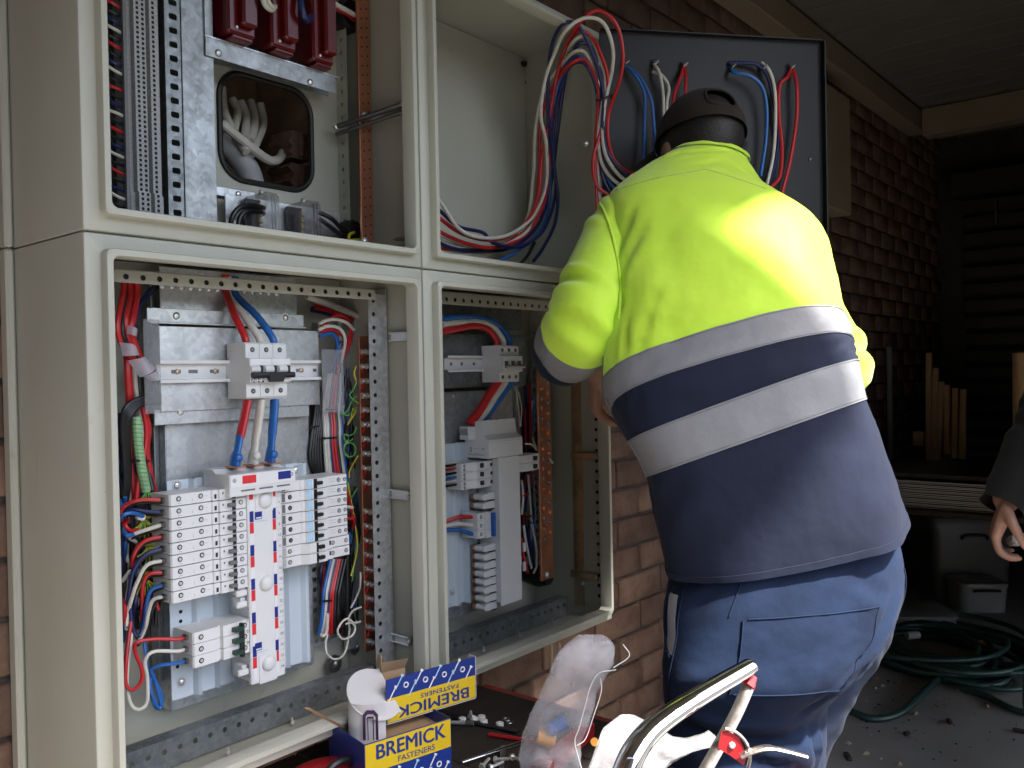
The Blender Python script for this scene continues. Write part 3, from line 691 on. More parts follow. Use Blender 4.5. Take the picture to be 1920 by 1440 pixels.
# left column: nine single pole devices lying sideways
LB = XL1-XL0
def prof_left(L): return [(0, 0), (0, .052), (.002, .055), (L*.52, .055), (L*.53, .0575), (L*.60, .0575), (L*.61, .061), (L*.83, .061), (L*.84, .056), (L-.001, .056), (L, .054), (L, 0)]
BD = .150
def lp(t, h, w, d): return Vector(t.location)+EX*h-EZ*w-EY*d
left_proto = None
def build_left(z):
    t = device('circuit_breaker', None, 'circuit breaker', (XL0, BD, z), -EZ, EX, -EY, 1, PT, prof_left(LB), 'left column of breakers in the lower left cabinet', gap=.0007)
    for h in (.014, .050):
        mb = MB(); screw_hole(mb, lp(t, h, PT*.42, .055), -EY, .0034, 0, 1); part('terminal', mb, ['hole', 'steel'], t)
    mb = MB(); screw_hole(mb, lp(t, LB*.92, PT*.42, .056), -EY, .0034, 0, 1); part('terminal', mb, ['grey_dark_pl', 'steel'], t)
    part('toggle_slot', MB().b2(lp(t, LB*.775, PT*.08, .0608), lp(t, LB*.825, PT*.95, .0614)), 'black_pl', t)
    part('toggle', MB().b2(lp(t, LB*.705, PT*.30, .0605), lp(t, LB*.80, PT*.62, .0690), 0, .0012), 'grey_dark_pl', t)
    part('test_window', MB().b2(lp(t, LB*.555, PT*.42, .0572), lp(t, LB*.585, PT*.80, .0578)), 'black_pl', t)
    part('flag_window', MB().b2(lp(t, LB*.645, PT*.30, .0608), lp(t, LB*.665, PT*.48, .0613)), 'grey_dark_pl', t)
    part('print_line', MB().b2(lp(t, LB*.28, PT*.5, .0549), lp(t, LB*.285, PT*.8, .0552)).b2(lp(t, .012, PT*.78, .0549), lp(t, .018, PT*.82, .0552)).b2(lp(t, LB*.44, PT*.45, .0549), lp(t, LB*.475, PT*.48, .0552)), 'grey_pl', t)
    part('wire_clamp', MB().b2(lp(t, -.0045, PT*.28, .030), lp(t, -.0002, PT*.72, .043), 0, .001), 'steel_dark', t)
    return t
def clone(src, loc, label, group=None):
    r = src.copy(); COL.objects.link(r); r.location = loc; r['label'] = label
    if group: r['group'] = group
    for ch in src.children:
        c = ch.copy(); COL.objects.link(c); c.parent = r
        for g2 in ch.children: d = g2.copy(); COL.objects.link(d); d.parent = c
    return r
for i in range(9):
    lab = f'white breaker, {ORD[i]}, left column, lower left cabinet'
    if i == 0: p0 = build_left(ZL); p0['label'] = lab
    else: clone(p0, (XL0, BD, ZL-i*PT), lab)
# right column: six with sky blue label, two plain below
RB = XR1-XR0
prR = [(0, 0), (0, .053), (.002, .055), (RB*.26, .055), (RB*.28, .0575), (RB*.32, .0575), (RB*.33, .061), (RB*.64, .061), (RB*.65, .055), (RB-.002, .055), (RB, .053), (RB, 0)]
def build_right(z):
    t = device('circuit_breaker', None, 'circuit breaker', (XR0, BD, z), -EZ, EX, -EY, 1, PT, prR, 'right column of breakers in the lower left cabinet', gap=.0007)
    part('bus_window', MB().b2(lp(t, .001, PT*.12, .0549), lp(t, .007, PT*.88, .0554)).b2(lp(t, .0036, PT*.2, .0553), lp(t, .0044, PT*.8, .0558)), 'grey_dark_pl', t)
    mb = MB(); screw_hole(mb, lp(t, .0165, PT*.5, .055), -EY, .0034, 0, 1); part('terminal', mb, ['hole', 'steel_dark'], t)
    part('rating_label', MB().b2(lp(t, RB*.335, PT*.1, .0608), lp(t, RB*.42, PT*.9, .0613)), 'tag_sky', t)
    part('toggle_slot', MB().b2(lp(t, RB*.44, PT*.06, .0608), lp(t, RB*.49, PT*.97, .0614)), 'black_pl', t)
    part('toggle', MB().b2(lp(t, RB*.46, PT*.30, .0605), lp(t, RB*.55, PT*.62, .0685), 0, .0012), 'black_pl', t)
    part('test_button', MB().cyl(lp(t, RB*.655, PT*.5, .0548), lp(t, RB*.655, PT*.5, .0562), .0045, 12), 'black_pl', t)
    part('button_guard', MB().b2(lp(t, RB*.66, PT*.15, .055), lp(t, RB*.70, PT*.85, .0568), 0, .0005), 'white_pl', t)
    for h, q in ((.86, .0034), (.955, .003)):
        mb = MB(); screw_hole(mb, lp(t, RB*h, PT*.5, .055), -EY, q, 0, 1); part('terminal', mb, ['grey_dark_pl', 'steel'], t)
    part('print_line', MB().b2(lp(t, RB*.70, PT*.30, .0549), lp(t, RB*.80, PT*.33, .0552)).b2(lp(t, RB*.72, PT*.55, .0549), lp(t, RB*.80, PT*.58, .0552)), 'grey_pl', t)
    return t
prR2 = [(0, 0), (0, .053), (.002, .055), (RB*.26, .055), (RB*.33, .0655), (RB*.60, .0655), (RB*.61, .060), (RB*.70, .060), (RB*.72, .0555), (RB+.001, .0555), (RB+.003, .053), (RB+.003, 0)]
def build_right2(z):
    t = device('circuit_breaker', None, 'circuit breaker', (XR0, BD, z), -EZ, EX, -EY, 1, PT, prR2, 'right column of breakers in the lower left cabinet', gap=.0007)
    part('bus_window', MB().b2(lp(t, .001, PT*.12, .0549), lp(t, .007, PT*.88, .0554)), 'grey_pl', t)
    part('toggle_slot', MB().b2(lp(t, RB*.44, PT*.06, .0653), lp(t, RB*.47, PT*.97, .0659)), 'black_pl', t)
    part('toggle', MB().b2(lp(t, RB*.46, PT*.30, .0650), lp(t, RB*.54, PT*.65, .0725), 0, .0012), 'black_pl', t)
    part('test_window', MB().b2(lp(t, RB*.665, PT*.2, .0598), lp(t, RB*.69, PT*.6, .0604)), 'black_pl', t)
    for h in (.10, .745, .955):
        mb = MB(); screw_hole(mb, lp(t, RB*h, PT*.5, .0553), -EY, .0034, 0, 1); part('terminal', mb, ['grey_dark_pl', 'steel'], t)
    return t
for i in range(8):
    nm = ['topmost', 'second from the top', 'third from the top', 'fourth from the top', 'fifth from the top', 'sixth from the top', 'second lowest', 'lowest'][i]
    lab = f'white breaker{" with pale blue label" if i < 6 else ""}, {nm}, right column, lower left cabinet'
    if i == 0: q0 = build_right(ZR); q0['label'] = lab
    elif i < 6: clone(q0, (XR0, BD, ZR-i*PT), lab)
    elif i == 6: q1 = build_right2(ZR-i*PT); q1['label'] = lab
    else: clone(q1, (XR0, BD, ZR-i*PT), lab)
# three pole breaker at the bottom of the left column
xb0 = at(362, 1200, YF).x; zb0 = at(362, 1187, YF).z; LB3 = XL1-xb0
pr3 = [(0, 0), (0, .052), (.002, .055), (LB3*.44, .055), (LB3*.45, .050), (LB3*.50, .050), (LB3*.51, .0575), (LB3*.80, .0575), (LB3*.81, .055), (LB3, .055), (LB3, 0)]
t3 = device('three_pole_breaker', 'three pole white breaker with green toggles at the bottom of the left column', 'circuit breaker', (xb0, BD, zb0), -EZ, EX, -EY, 3, PT, pr3)
for i in range(3):
    for h, q in ((.013, .0036), (LB3*.92, .0034)):
        mb = MB(); screw_hole(mb, lp(t3, h, PT*(i+.5), .055), -EY, q, 0, 1); part('terminal', mb, ['hole', 'steel'], t3)
    mat('toggle_green', (.015, .05, .035), .4)
    part('toggle', MB().b2(lp(t3, LB3*.66, PT*(i+.35), .057), lp(t3, LB3*.82, PT*(i+.75), .068), 0, .001), 'toggle_green', t3)
    part('wire_clamp', MB().b2(lp(t3, -.0045, PT*(i+.28), .030), lp(t3, -.0002, PT*(i+.72), .043), 0, .001), 'steel_dark', t3)
part('toggle_bar', MB().b2(lp(t3, LB3*.795, PT*.12, .0572), lp(t3, LB3*.855, PT*3.1, .0655), 0, .001), 'black_pl', t3)
# left side clips of the device stack (grey terminal side)
# ------------------------------------------------------------------ lower left: wiring
def W3(l): return [at(x, y, Y) for x, y, Y in l]
LT = 'left-hand wiring of the lower left cabinet'
def lw(l, r, m, lab, grp=LT, **k): return wire(W3(l), r, m, lab, grp, **k)
lw([(231, 520, .15), (231, 547, .15), (221, 603, .14), (225, 638, .14), (246, 670, .15), (278, 696, .16)], .0042, 'red_cable', 'red wire, outermost of the taped bundle at upper left')
lw([(243, 520, .16), (243, 550, .16), (236, 594, .145), (240, 632, .145), (255, 676, .155), (292, 693, .165)], .0048, 'red_cable', 'red wire in the middle of the taped bundle at upper left')
lw([(256, 525, .16), (256, 556, .16), (249, 597, .15), (246, 626, .15), (265, 673, .16), (288, 700, .17)], .0055, 'red_cable', 'thick red wire, innermost of the taped bundle at upper left')
lw([(285, 540, .18), (265, 568, .17), (252, 603, .16), (250, 641, .155), (269, 702, .165)], .0040, 'navy_cable', 'navy wire in the taped bundle at upper left')
lw([(300, 535, .19), (272, 560, .175), (258, 600, .165), (255, 640, .16)], .0036, 'black_cable', 'black wire leading into the taped bundle at upper left')
lw([(233, 540, .155), (233, 574, .15), (230, 617, .142), (237, 641, .145), (262, 680, .155)], .0036, 'black_cable', 'black wire between red wires of the taped bundle')
lw([(238, 660, .165), (240, 690, .16), (241, 715, .16), (243, 750, .165), (244, 790, .17)], .0062, 'red_cable', 'thick red wire running down below the tape wrap')
lw([(250, 680, .17), (253, 702, .165), (256, 740, .165), (262, 770, .17)], .0034, 'white_cable', 'white wire running down below the tape wrap')
lw([(258, 690, .175), (262, 720, .17), (264, 760, .17)], .0034, 'black_cable', 'black wire running down below the tape wrap')
for i, dx in enumerate((0, 5, 10, 15, 19)):
    lw([(300, 742+3*i, .15), (262, 748+3*i, .15), (236+dx*.4, 765+4*i, .15), (230+dx*.5, 800, .155), (233+dx*.4, 845, .16), (236+dx*.3, 900, .165), (230+dx*.2, 950, .17)], .0045, 'black_cable', f'black cable curving down at mid left, {ORL[i]} of five', 'black cables at mid left')
for l, m, lab in (([(267, 760, .16), (275, 804, .16), (272, 845, .16), (262, 885, .16), (256, 935, .16)], 'red_cable', 'red wire right of the pale green sleeve'),
                  ([(271, 765, .165), (279, 804, .165), (276, 845, .165), (283, 890, .165), (291, 925, .165)], 'red_cable', 'red wire bending towards the top breaker'),
                  ([(246, 790, .175), (245, 830, .17), (246, 865, .17), (250, 905, .17), (252, 940, .17)], 'red_cable', 'red wire left of the pale green sleeve'),
                  ([(254, 790, .175), (252, 830, .17), (254, 865, .17), (262, 900, .17), (266, 930, .17)], 'navy_cable', 'navy wire beside the pale green sleeve'),
                  ([(263, 770, .17), (264, 800, .165), (266, 830, .165)], 'white_cable', 'short white wire beside the pale green sleeve'),
                  ([(272, 860, .17), (280, 890, .165), (287, 920, .16)], 'black_cable', 'black wire running to the top breaker'),
                  ([(249, 870, .175), (248, 910, .175), (247, 950, .175)], 'white_cable', 'white wire behind the red wires at mid left')):
    lw(l, .0040, m, lab)
gs = thing('spiral_sleeve', 'pale green spiral wrapped sleeve hanging down the left wiring', 'sleeve', at(274, 921, .155))
gp = spline(W3([(256, 782, .155), (259, 830, .152), (265, 874, .152), (274, 921, .155)]), 10)
part('sleeve', MB().tube(gp, .0072, 10), 'palegreen', gs)
sp = []
for i in range(len(gp)*6):
    f = i/(len(gp)*6-1)*(len(gp)-1); k = min(int(f), len(gp)-2); p = gp[k].lerp(gp[k+1], f-k); a = i*.62
    sp.append(p+V(math.cos(a), math.sin(a), 0)*.0074)
part('spiral_wrap', MB().tube(sp, .0007, 4), 'green_cable', gs)
for i in range(7):
    a = -1.3+i*.45; p = gp[-1]
    part('strand', MB().tube(spline([p, p+V(math.sin(a)*.008, -.006, -.006), p+V(math.sin(a)*.017, -.008, -.010-.006*math.cos(a))], 4), .0009, 5), 'green_cable', gs)
tb = thing('wrap_tape', 'translucent lilac tape wound round the red wires at upper left', 'tape', at(245, 660, .14))
for q in (((239, 610), (258, 620), (256, 634), (237, 626)), ((224, 642), (255, 648), (262, 666), (230, 668)), ((240, 676), (272, 668), (292, 690), (262, 708)), ((268, 706), (296, 692), (299, 712), (282, 715))):
    pts = [at(x, y, .138) for x, y in q]; mb = MB(); n = 8; vs = []
    for j in (0, 1):
        for i in range(n+1):
            f = i/n; p = (pts[0].lerp(pts[1], f) if j == 0 else pts[3].lerp(pts[2], f)); vs.append(p+V(0, -.010*math.sin(math.pi*f), 0))
    mb.add(vs, [(i, i+1, n+2+i, n+1+i) for i in range(n)]); part('tape_turn', mb, 'tape_clear', tb)
solo('cable_tie', MB().tube(spline(W3([(244, 866, .17), (252, 864, .15), (264, 864, .148), (277, 864, .16), (279, 868, .17)]), 4), .0022, 6), 'black_pl', 'black cable tie round the green sleeve and red wires', 'cable tie')
# breaker tails
cols = ['red', 'navy', 'white', 'red', 'navy', 'white', 'red', 'blue', 'white']
routes = [[(265, 937), (238, 946), (226, 962), (233, 985)], [(276, 959), (250, 956), (232, 962), (224, 985)], [(272, 994), (250, 1002), (243, 1008), (255, 1016)], [(272, 1014), (253, 1035), (247, 1062)],
          [(270, 1041), (250, 1070), (243, 1105), (238, 1140)], [(275, 1060), (256, 1095), (246, 1125), (238, 1150), (228, 1160)], [(278, 1077), (268, 1100), (267, 1130), (266, 1165)], [(284, 1106), (276, 1130), (272, 1165), (262, 1195)], [(288, 1124), (279, 1145), (272, 1180), (258, 1205)]]
for i, c in enumerate(cols):
    s0 = V(XL0-.003, BD-.036, ZL-(i+.5)*PT)
    for comp in (0, 1):
        pts = [s0+V(.003, .002*comp, -.003*comp)] + [at(x, y+5*comp, .125+.010*k+.008*comp) for k, (x, y) in enumerate(routes[i])]
        nm = c if comp == 0 else 'black'
        wire(pts, .0030, nm+'_cable', f'{nm} wire leaving the left end of the breaker {ORD[i]}', LT)
for l, m, lab in (([(225, 975, .13), (232, 965, .12), (250, 962, .12), (268, 968, .13)], 'blue_cable', 'bright blue arching wire beside the second breaker'),
                  ([(240, 975, .15), (235, 985, .14), (245, 995, .14), (262, 992, .15)], 'red_cable', 'short red loop behind the second breaker tail'),
                  ([(232, 996, .14), (240, 1004, .13), (262, 998, .14)], 'blue_cable', 'short blue wire behind the third breaker tail'),
                  ([(277, 1025, .16), (262, 1050, .15), (252, 1080, .15)], 'blue_cable', 'blue wire crossing behind the fifth breaker tail'),
                  ([(229, 1090, .16), (240, 1075, .15), (246, 1070, .15)], 'white_cable', 'short white wire end near the left lip'),
                  ([(244, 1140, .15), (250, 1180, .15), (262, 1192, .15), (268, 1165, .15), (272, 1130, .14)], 'navy_cable', 'navy loop hanging below the breaker tails'),
                  ([(240, 1150, .16), (252, 1188, .16), (270, 1200, .15), (280, 1160, .14), (292, 1128, .13)], 'black_cable', 'black loop hanging below the breaker tails')):
    lw(l, .0030, m, lab)
e3 = [V(xb0-.003, BD-.036, zb0-(i+.5)*PT) for i in range(3)]
def loopw(l, end, m, lab): wire(W3(l)+[end+V(-.012, 0, 0), end], .0028, m, lab, 'looped tails of the three pole breaker', k=8)
loopw([(246, 1165, .15), (238, 1230, .14), (236, 1280, .135), (248, 1293, .13), (264, 1280, .13), (266, 1255, .13), (254, 1225, .13), (256, 1205, .125), (290, 1198, .12)], e3[0], 'red_cable', 'red looped wire feeding the three pole breaker')
loopw([(248, 1180, .155), (240, 1240, .145), (238, 1285, .14), (246, 1322, .135), (262, 1330, .13), (276, 1315, .13), (276, 1270, .13), (272, 1240, .125), (288, 1222, .12)], e3[1], 'white_cable', 'white looped wire feeding the three pole breaker')
loopw([(270, 1200, .16), (275, 1240, .15), (280, 1280, .145), (288, 1318, .14), (300, 1328, .14), (303, 1305, .14), (290, 1275, .14), (283, 1258, .135), (300, 1248, .125)], e3[2], 'blue_cable', 'blue looped wire feeding the three pole breaker')
lw([(284, 1256, .142), (282, 1290, .14), (295, 1325, .138), (302, 1322, .138), (294, 1290, .14), (286, 1262, .142)], .0028, 'blue_cable', 'second turn of the blue loop at lower left')
lw([(243, 1175, .16), (238, 1215, .15), (232, 1260, .15), (236, 1280, .15)], .0030, 'red_cable', 'red wire running down behind the looped wires')
for i, (x, y) in enumerate(((268, 985), (277, 1035), (268, 1095))):
    et = thing('earth_tails', f'tuft of fine green and yellow earth wires, {("upper", "middle", "lower")[i]} of three at left', 'wires', at(x, y, .15), 'earth tufts at left')
    part('collar', MB().tube([at(x-10, y-16, .15), at(x+12, y-18, .15)], .0050, 10), 'yellow_cable', et)
    for k in range(9):
        a = -1.3+k*.32; p = at(x, y-14, .152)
        part('strand', MB().tube(spline([p, p+V(math.sin(a)*.010, -.006, -.010), p+V(math.sin(a)*.020, -.004, -.022-.008*math.cos(a*2))], 4), .0010, 5), 'green_cable' if k % 2 else 'yellow_cable', et)
solo('cable_marker', MB().box(at(263, 969, .135), (.014, .010, .010), 0, .002, Matrix.Rotation(.4, 3, 'Y')), 'white_pl', 'small white marker block among wires beside the second breaker', 'marker')

# right-hand wiring
RTG = 'right-hand wiring of the lower left cabinet'
def rw_(l, r, m, lab, grp=RTG, **k): return wire(W3(l), r, m, lab, grp, **k)
rw_([(575, 556, .19), (600, 565, .19), (630, 576, .185), (664, 590, .18), (690, 604, .18)], .0058, 'white_cable', 'thick white cable through the round entry at upper right')
rw_([(590, 575, .2), (625, 584, .2), (655, 596, .19), (692, 612, .185)], .0055, 'red_cable', 'thick red cable through the round entry at upper right')
rw_([(585, 580, .205), (625, 590, .205), (660, 604, .20), (692, 620, .19)], .0055, 'navy_cable', 'thick navy cable through the round entry at upper right')
rw_([(599, 607, .15), (612, 601, .15), (630, 599, .15), (650, 605, .15), (663, 618, .16)], .0032, 'white_cable', 'upper white wire arching right of the mounting plate')
rw_([(598, 619, .15), (612, 612, .148), (630, 613, .148), (642, 622, .15), (647, 640, .155), (640, 680, .165)], .0032, 'white_cable', 'lower white wire arching right of the mounting plate')
rw_([(603, 612, .16), (626, 594, .155), (647, 596, .155), (657, 614, .16), (653, 640, .165), (640, 668, .17), (630, 690, .17)], .0036, 'red_cable', 'red wire arching over and down right of mounting plate')
rw_([(600, 622, .155), (624, 618, .155), (636, 626, .16), (660, 640, .165)], .0030, 'red_cable', 'small red wire under the white arcs')
rw_([(600, 630, .155), (624, 626, .155), (633, 648, .16), (628, 680, .165), (621, 700, .17)], .0034, 'blue_cable', 'blue wire arching down right of mounting plate')
rw_([(660, 625, .165), (655, 645, .168), (640, 680, .172), (632, 700, .172)], .0034, 'red_cable', 'outer red wire descending right of mounting plate')
rw_([(640, 640, .165), (634, 660, .165), (636, 690, .17)], .0034, 'navy_cable', 'navy wire descending right of mounting plate')
for i, (x, m) in enumerate(((606, 'white'), (611, 'white'), (615, 'navy'), (619, 'red'), (624, 'red'), (628, 'black'), (633, 'white'), (637, 'blue'))):
    rw_([(x+10-i, 700, .18), (x+4, 740, .178), (x+1, 772, .175), (x+3, 800, .172), (x+3, 826, .17), (x+5+i*.4, 860, .17), (x+9+i*.8, 905, .17)], .0038, m+'_cable', f'{m} wire, {ORL[i]}, in the upright bundle right of feeder block', 'upright bundle right of the feeder block')
for i in range(5):
    rw_([(594+4*i, 735, .185), (590+4*i, 780, .18), (584+4*i, 820, .178), (581+5*i, 860, .178), (592+3*i, 898, .18)], .0042, 'black_cable', f'black cable, {ORL[i]}, in the dark bundle right of the plate', 'black bundle right of the plate')
for y, xa_, xb_ in ((768, 612, 632), (822, 604, 631), (801, 582, 598)):
    solo('cable_tie', MB().tube([at(xa_, y, .164), at(xb_, y-2, .164)], .0026, 6, flat=.6).box(at(xa_+2, y, .160), (.005, .004, .005)), 'black_pl', f'black cable tie {"at the top of" if y == 768 else "halfway down" if y == 822 else "left of"} the upright bundle', 'cable tie')
def conduit(l, r, lab):
    p = spline(W3(l), 14); n = len(p); rr = [r*(1 if (i % 2) else .86) for i in range(n)]
    solo('corrugated_conduit', MB().tube(p, r, 12, rr=rr), 'black_cable', lab, 'conduit', ang=60)
conduit([(632, 690, .185), (634, 760, .185), (636, 850, .185), (645, 960, .185), (651, 1050, .18), (651, 1120, .18), (650, 1192, .18)], .0085, 'black corrugated conduit running down beside the earth bar')
conduit([(637, 1040, .185), (636, 1100, .185), (634, 1165, .185)], .0070, 'short black corrugated conduit left of the long one')
# entry grommet
gm = thing('grommet', 'round grey grommet where thick cables enter at upper right', 'grommet', at(682, 607, .19))
th_ = [at(682, 607, .185)+V(math.cos(a)*.022, 0, math.sin(a)*.022) for a in [2*math.pi*k/24 for k in range(25)]]
part('rim', MB().tube(th_, .0038, 8), 'grey_pl', gm)
part('opening', MB().cyl(at(682, 607, .1885), at(682, 607, .1890), .022, 24), 'hole', gm)
# copper earth bar
def earth_bar(label, px, Y, w, ys, hx, holes=True, t=.005, bolts=None, boltx=None, lug=True):
    a_ = at(px[0], px[1], Y); b_ = at(px[2], px[3], Y); x0, x1 = a_.x, a_.x+w
    e = thing('earth_bar', label, 'earth bar', (x0, Y, min(a_.z, b_.z)))
    part('bar', MB().b2((x0, Y, b_.z), (x1, Y+t, a_.z), 0, .0006), 'copper', e); return e, x0, x1, a_.z, b_.z
eb, ex0, ex1, ez1, ez0 = earth_bar('copper earth bar with rows of bolts, right side of lower left cabinet', (673, 630, 690, 1222), .135, .036, None, None)
nb = 21
for i in range(nb):
    z = ez1-.030-i*(ez1-ez0-.05)/(nb-1)
    if i == 10: continue
    mb = MB().cyl((ex0+.006, .135, z), (ex0+.006, .110, z), .0030, 8).cyl((ex0+.006, .1345, z), (ex0+.006, .128, z), .0060, 6).cyl((ex0+.006, .122, z), (ex0+.006, .116, z), .0056, 6)
    part('bolt', mb, 'steel', eb)
    part('bar_hole', MB().cyl((ex0+.021, .1349, z-.008), (ex0+.021, .1346, z-.008), .0016, 8), 'hole', eb)
    if i not in (3, 7, 18, 20):
        part('crimp_lug', MB().tube([V(ex0+.005, .128, z-.004), V(ex0-.001, .126, z-.010), V(ex0-.006, .125, z-.014)], .0022, 8, flat=.7), 'red_cable', eb)
YG = 'fine earth wires at the right-hand earth bar'
for i, l in enumerate(([(668, 686, .127), (664, 700, .13), (668, 714, .13)], [(669, 715, .127), (663, 730, .13), (656, 742, .14), (672, 757, .128)], [(668, 742, .13), (660, 752, .14), (650, 772, .15), (640, 776, .155), (655, 778, .15), (668, 764, .13)],
                       [(668, 770, .13), (662, 780, .14), (652, 795, .15), (656, 790, .15), (662, 765, .14)], [(668, 800, .128), (664, 812, .135), (655, 817, .145), (645, 815, .15), (650, 830, .15), (662, 822, .14)],
                       [(652, 825, .15), (645, 838, .15), (648, 853, .15), (660, 856, .145), (667, 845, .14), (662, 832, .14), (650, 832, .15), (645, 845, .15), (655, 858, .148)], [(671, 855, .128), (662, 870, .14), (655, 885, .15), (655, 896, .15)],
                       [(670, 915, .13), (662, 928, .14), (655, 940, .15)], [(650, 900, .15), (661, 960, .155), (668, 1010, .155), (664, 1060, .155), (660, 1090, .155)], [(652, 905, .15), (664, 970, .15), (670, 1020, .15), (666, 1050, .15), (658, 1080, .15)])):
    wire(W3(l), .0014, 'green_cable' if i % 3 else 'yellow_cable', f'thin earth wire curling beside the earth bar, {ORD[i]}, lower left cabinet', YG, n=6)
for l, lab in (([(676, 1073, .128), (675, 1100, .135), (668, 1120, .145), (658, 1140, .15)], 'white wire dropping from the lower earth bar lugs'),
               ([(678, 1138, .13), (662, 1145, .14), (654, 1160, .145), (655, 1185, .145), (646, 1225, .14), (628, 1236, .135), (613, 1225, .135), (611, 1205, .14), (614, 1190, .15)], 'white wire hanging in the lowest wide loop'),
               ([(676, 1165, .13), (664, 1168, .13), (652, 1160, .13), (640, 1168, .13), (633, 1184, .13), (643, 1198, .13), (660, 1192, .13), (666, 1178, .13), (660, 1168, .132), (648, 1170, .135)], 'white wire coiled in a ring at lower right')):
    wire(W3(l), .0020, 'white_cable', lab, RTG, n=6)
for i, (x, m) in enumerate(((604, 'blue'), (609, 'white'), (613, 'navy'), (617, 'red'), (621, 'red'), (626, 'black'), (632, 'black'))):
    rw_([(x+16, 1048, .165), (x+9, 1080, .163), (x+3, 1110, .16), (x+2, 1128, .16), (x-1+i*.3, 1160, .16), (x-6+i*1.6, 1188, .165)], .0034, m+'_cable', f'{m} wire, {ORL[i]}, in the short bundle under the right breakers', 'short bundle under the right breaker column')
rw_([(601, 1190, .16), (606, 1192, .155), (612, 1185, .155), (614, 1150, .155)], .0032, 'white_cable', 'white wire hooked at the foot of the short bundle')
solo('cable_tie', MB().tube([at(606, 1127, .152), at(622, 1126, .152)], .0030, 6, flat=.6), 'black_pl', 'black cable tie on the short bundle under the right breakers', 'cable tie')
for i, l in enumerate(([(650, 950, .125), (661, 952, .13)], [(651, 972, .13), (660, 972, .135), (664, 968, .14), (664, 985, .15)], [(652, 1000, .13), (658, 1006, .14), (656, 1018, .15)], [(648, 920, .14), (658, 950, .15), (662, 975, .155), (662, 990, .16)])):
    rw_(l, .0030, ('white', 'red', 'blue', 'red')[i]+'_cable', ('short white wire end right of the fourth breaker', 'red wire hooking out beside the fifth breaker', 'blue wire hooking out beside the sixth breaker', 'long red wire behind the right breaker ends')[i])
sp_ = at(598, 1120, .195)
SLP = thing('slotted_plate', 'grey slotted cable plate under the right breaker column', 'plate', (sp_.x, .195, ZB+.1))
xs0 = at(580, 1100, .195).x; zs0 = at(590, 1212, .195).z
part('plate_face', MB().perf((xs0, .195, zs0), EZ, EX, -EY, 10, .019, .066, [(.012, .0045, .005), (.033, .0050, .010, 4), (.054, .0050, .008, 4)]), 'galv', SLP)
for px, py in ((584, 1195), (636, 1175)): p = at(px, py, .192); part('plate_screw', MB().dome((p.x, .1945, p.z), -EY, .006, .004), 'steel', SLP)
for px, py, lab in ((638, 1248, 'left'), (680, 1215, 'right')):
    p = at(px, py, .19); solo('cage_bolt', MB().dome((p.x, .205, p.z), -EY, .012, .010, 0, 16).cyl((p.x, .205, p.z), (p.x, .209, p.z), .017, 18), 'steel_dark', f'{lab} of two large bolts at the lower right corner inside', 'bolt')

# dense dark wiring filling both side gutters
rnd = random.Random(21); kinds = ['black', 'black', 'navy', 'black', 'red', 'black', 'white', 'black', 'navy', 'black', 'blue', 'black']
seqn = {}
def filler(x0, x1, y0, y1, Y0, Y1, n, where, r=.0030):
    for i in range(n):
        c = kinds[(i*5+n) % len(kinds)]; x = x0+(x1-x0)*rnd.random(); ys = y0+rnd.random()*(y1-y0)*.25; ye = y1-rnd.random()*(y1-y0)*.25; pts = []
        for k in range(6):
            f = k/5; pts.append(at(max(x0-4, min(x1+4, x+14*noise.noise(V(i*3.1, f*2.2, n)) + 9*noise.noise(V(i, f*5, 7)))), ys+(ye-ys)*f, Y0+(Y1-Y0)*rnd.random()))
        key = (where, c); seqn[key] = seqn.get(key, 0)+1
        wire(pts, r, c+'_cable', f'{c} wire of the dense tangle {where}', f'{c} wires of the tangle {where}', k=5, n=6)
filler(222, 296, 930, 1205, .150, .195, 26, 'left of the lower left breakers')
filler(222, 290, 760, 950, .170, .198, 14, 'above the lower left breaker tails')
filler(606, 668, 690, 900, .185, .205, 16, 'right of the mounting plate')
filler(606, 672, 900, 1190, .180, .205, 20, 'beside the lower left earth bar')
filler(980, 1006, 720, 1070, .175, .21, 12, 'right of the lower right chassis')
# ------------------------------------------------------------------ lower right cabinet contents
YP2 = .158
P2 = thing('mounting_plate', 'dark galvanised mounting plate behind the switch, lower right cabinet', 'plate', (.8, .2, ZS-.3))
xa, xb = at(832, 680, YP2).x, at(985, 680, YP2).x
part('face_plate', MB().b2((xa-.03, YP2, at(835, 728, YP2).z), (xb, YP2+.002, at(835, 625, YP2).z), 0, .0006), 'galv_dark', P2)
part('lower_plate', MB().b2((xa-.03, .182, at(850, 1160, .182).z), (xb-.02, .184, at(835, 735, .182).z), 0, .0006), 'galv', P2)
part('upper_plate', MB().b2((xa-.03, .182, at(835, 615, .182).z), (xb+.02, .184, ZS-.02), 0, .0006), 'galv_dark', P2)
for px, py in ((851, 742), (842, 722)): p = at(px, py, .18); part('plate_screw', MB().dome((p.x, .181, p.z), -EY, .005, .0035), 'steel', P2)
part('rail_web', MB().b2((.634, .0835, zt2-.011), (1.156, .085, zt2+.0115)), 'black_pl', LR)  # black strip stands in for shade behind these rail holes
R2 = thing('din_rail', 'short white mounting rail beside the switch, lower right cabinet', 'rail', (.75, YP2, ZS-.2))
zr = at(870, 682, YP2-.012).z; xr0 = at(840, 682, YP2-.012).x
part('rail_profile', MB().prism([(-.0175, .0115), (-.0175, .0130), (-.0125, .0130), (-.0115, .0015), (.0115, .0015), (.0125, .0130), (.0175, .0130), (.0175, .0115), (.0135, .0115), (.0125, 0), (-.0125, 0), (-.0135, .0115)], (xr0, YP2, zr), EZ, -EY, EX, .15), 'white_pl', R2)
for px in (846, 866, 889): p = at(px, 682, YP2-.003); part('rail_screw', MB().dome((p.x, YP2-.002, zr), -EY, .0038, .003), 'steel_dark', R2)
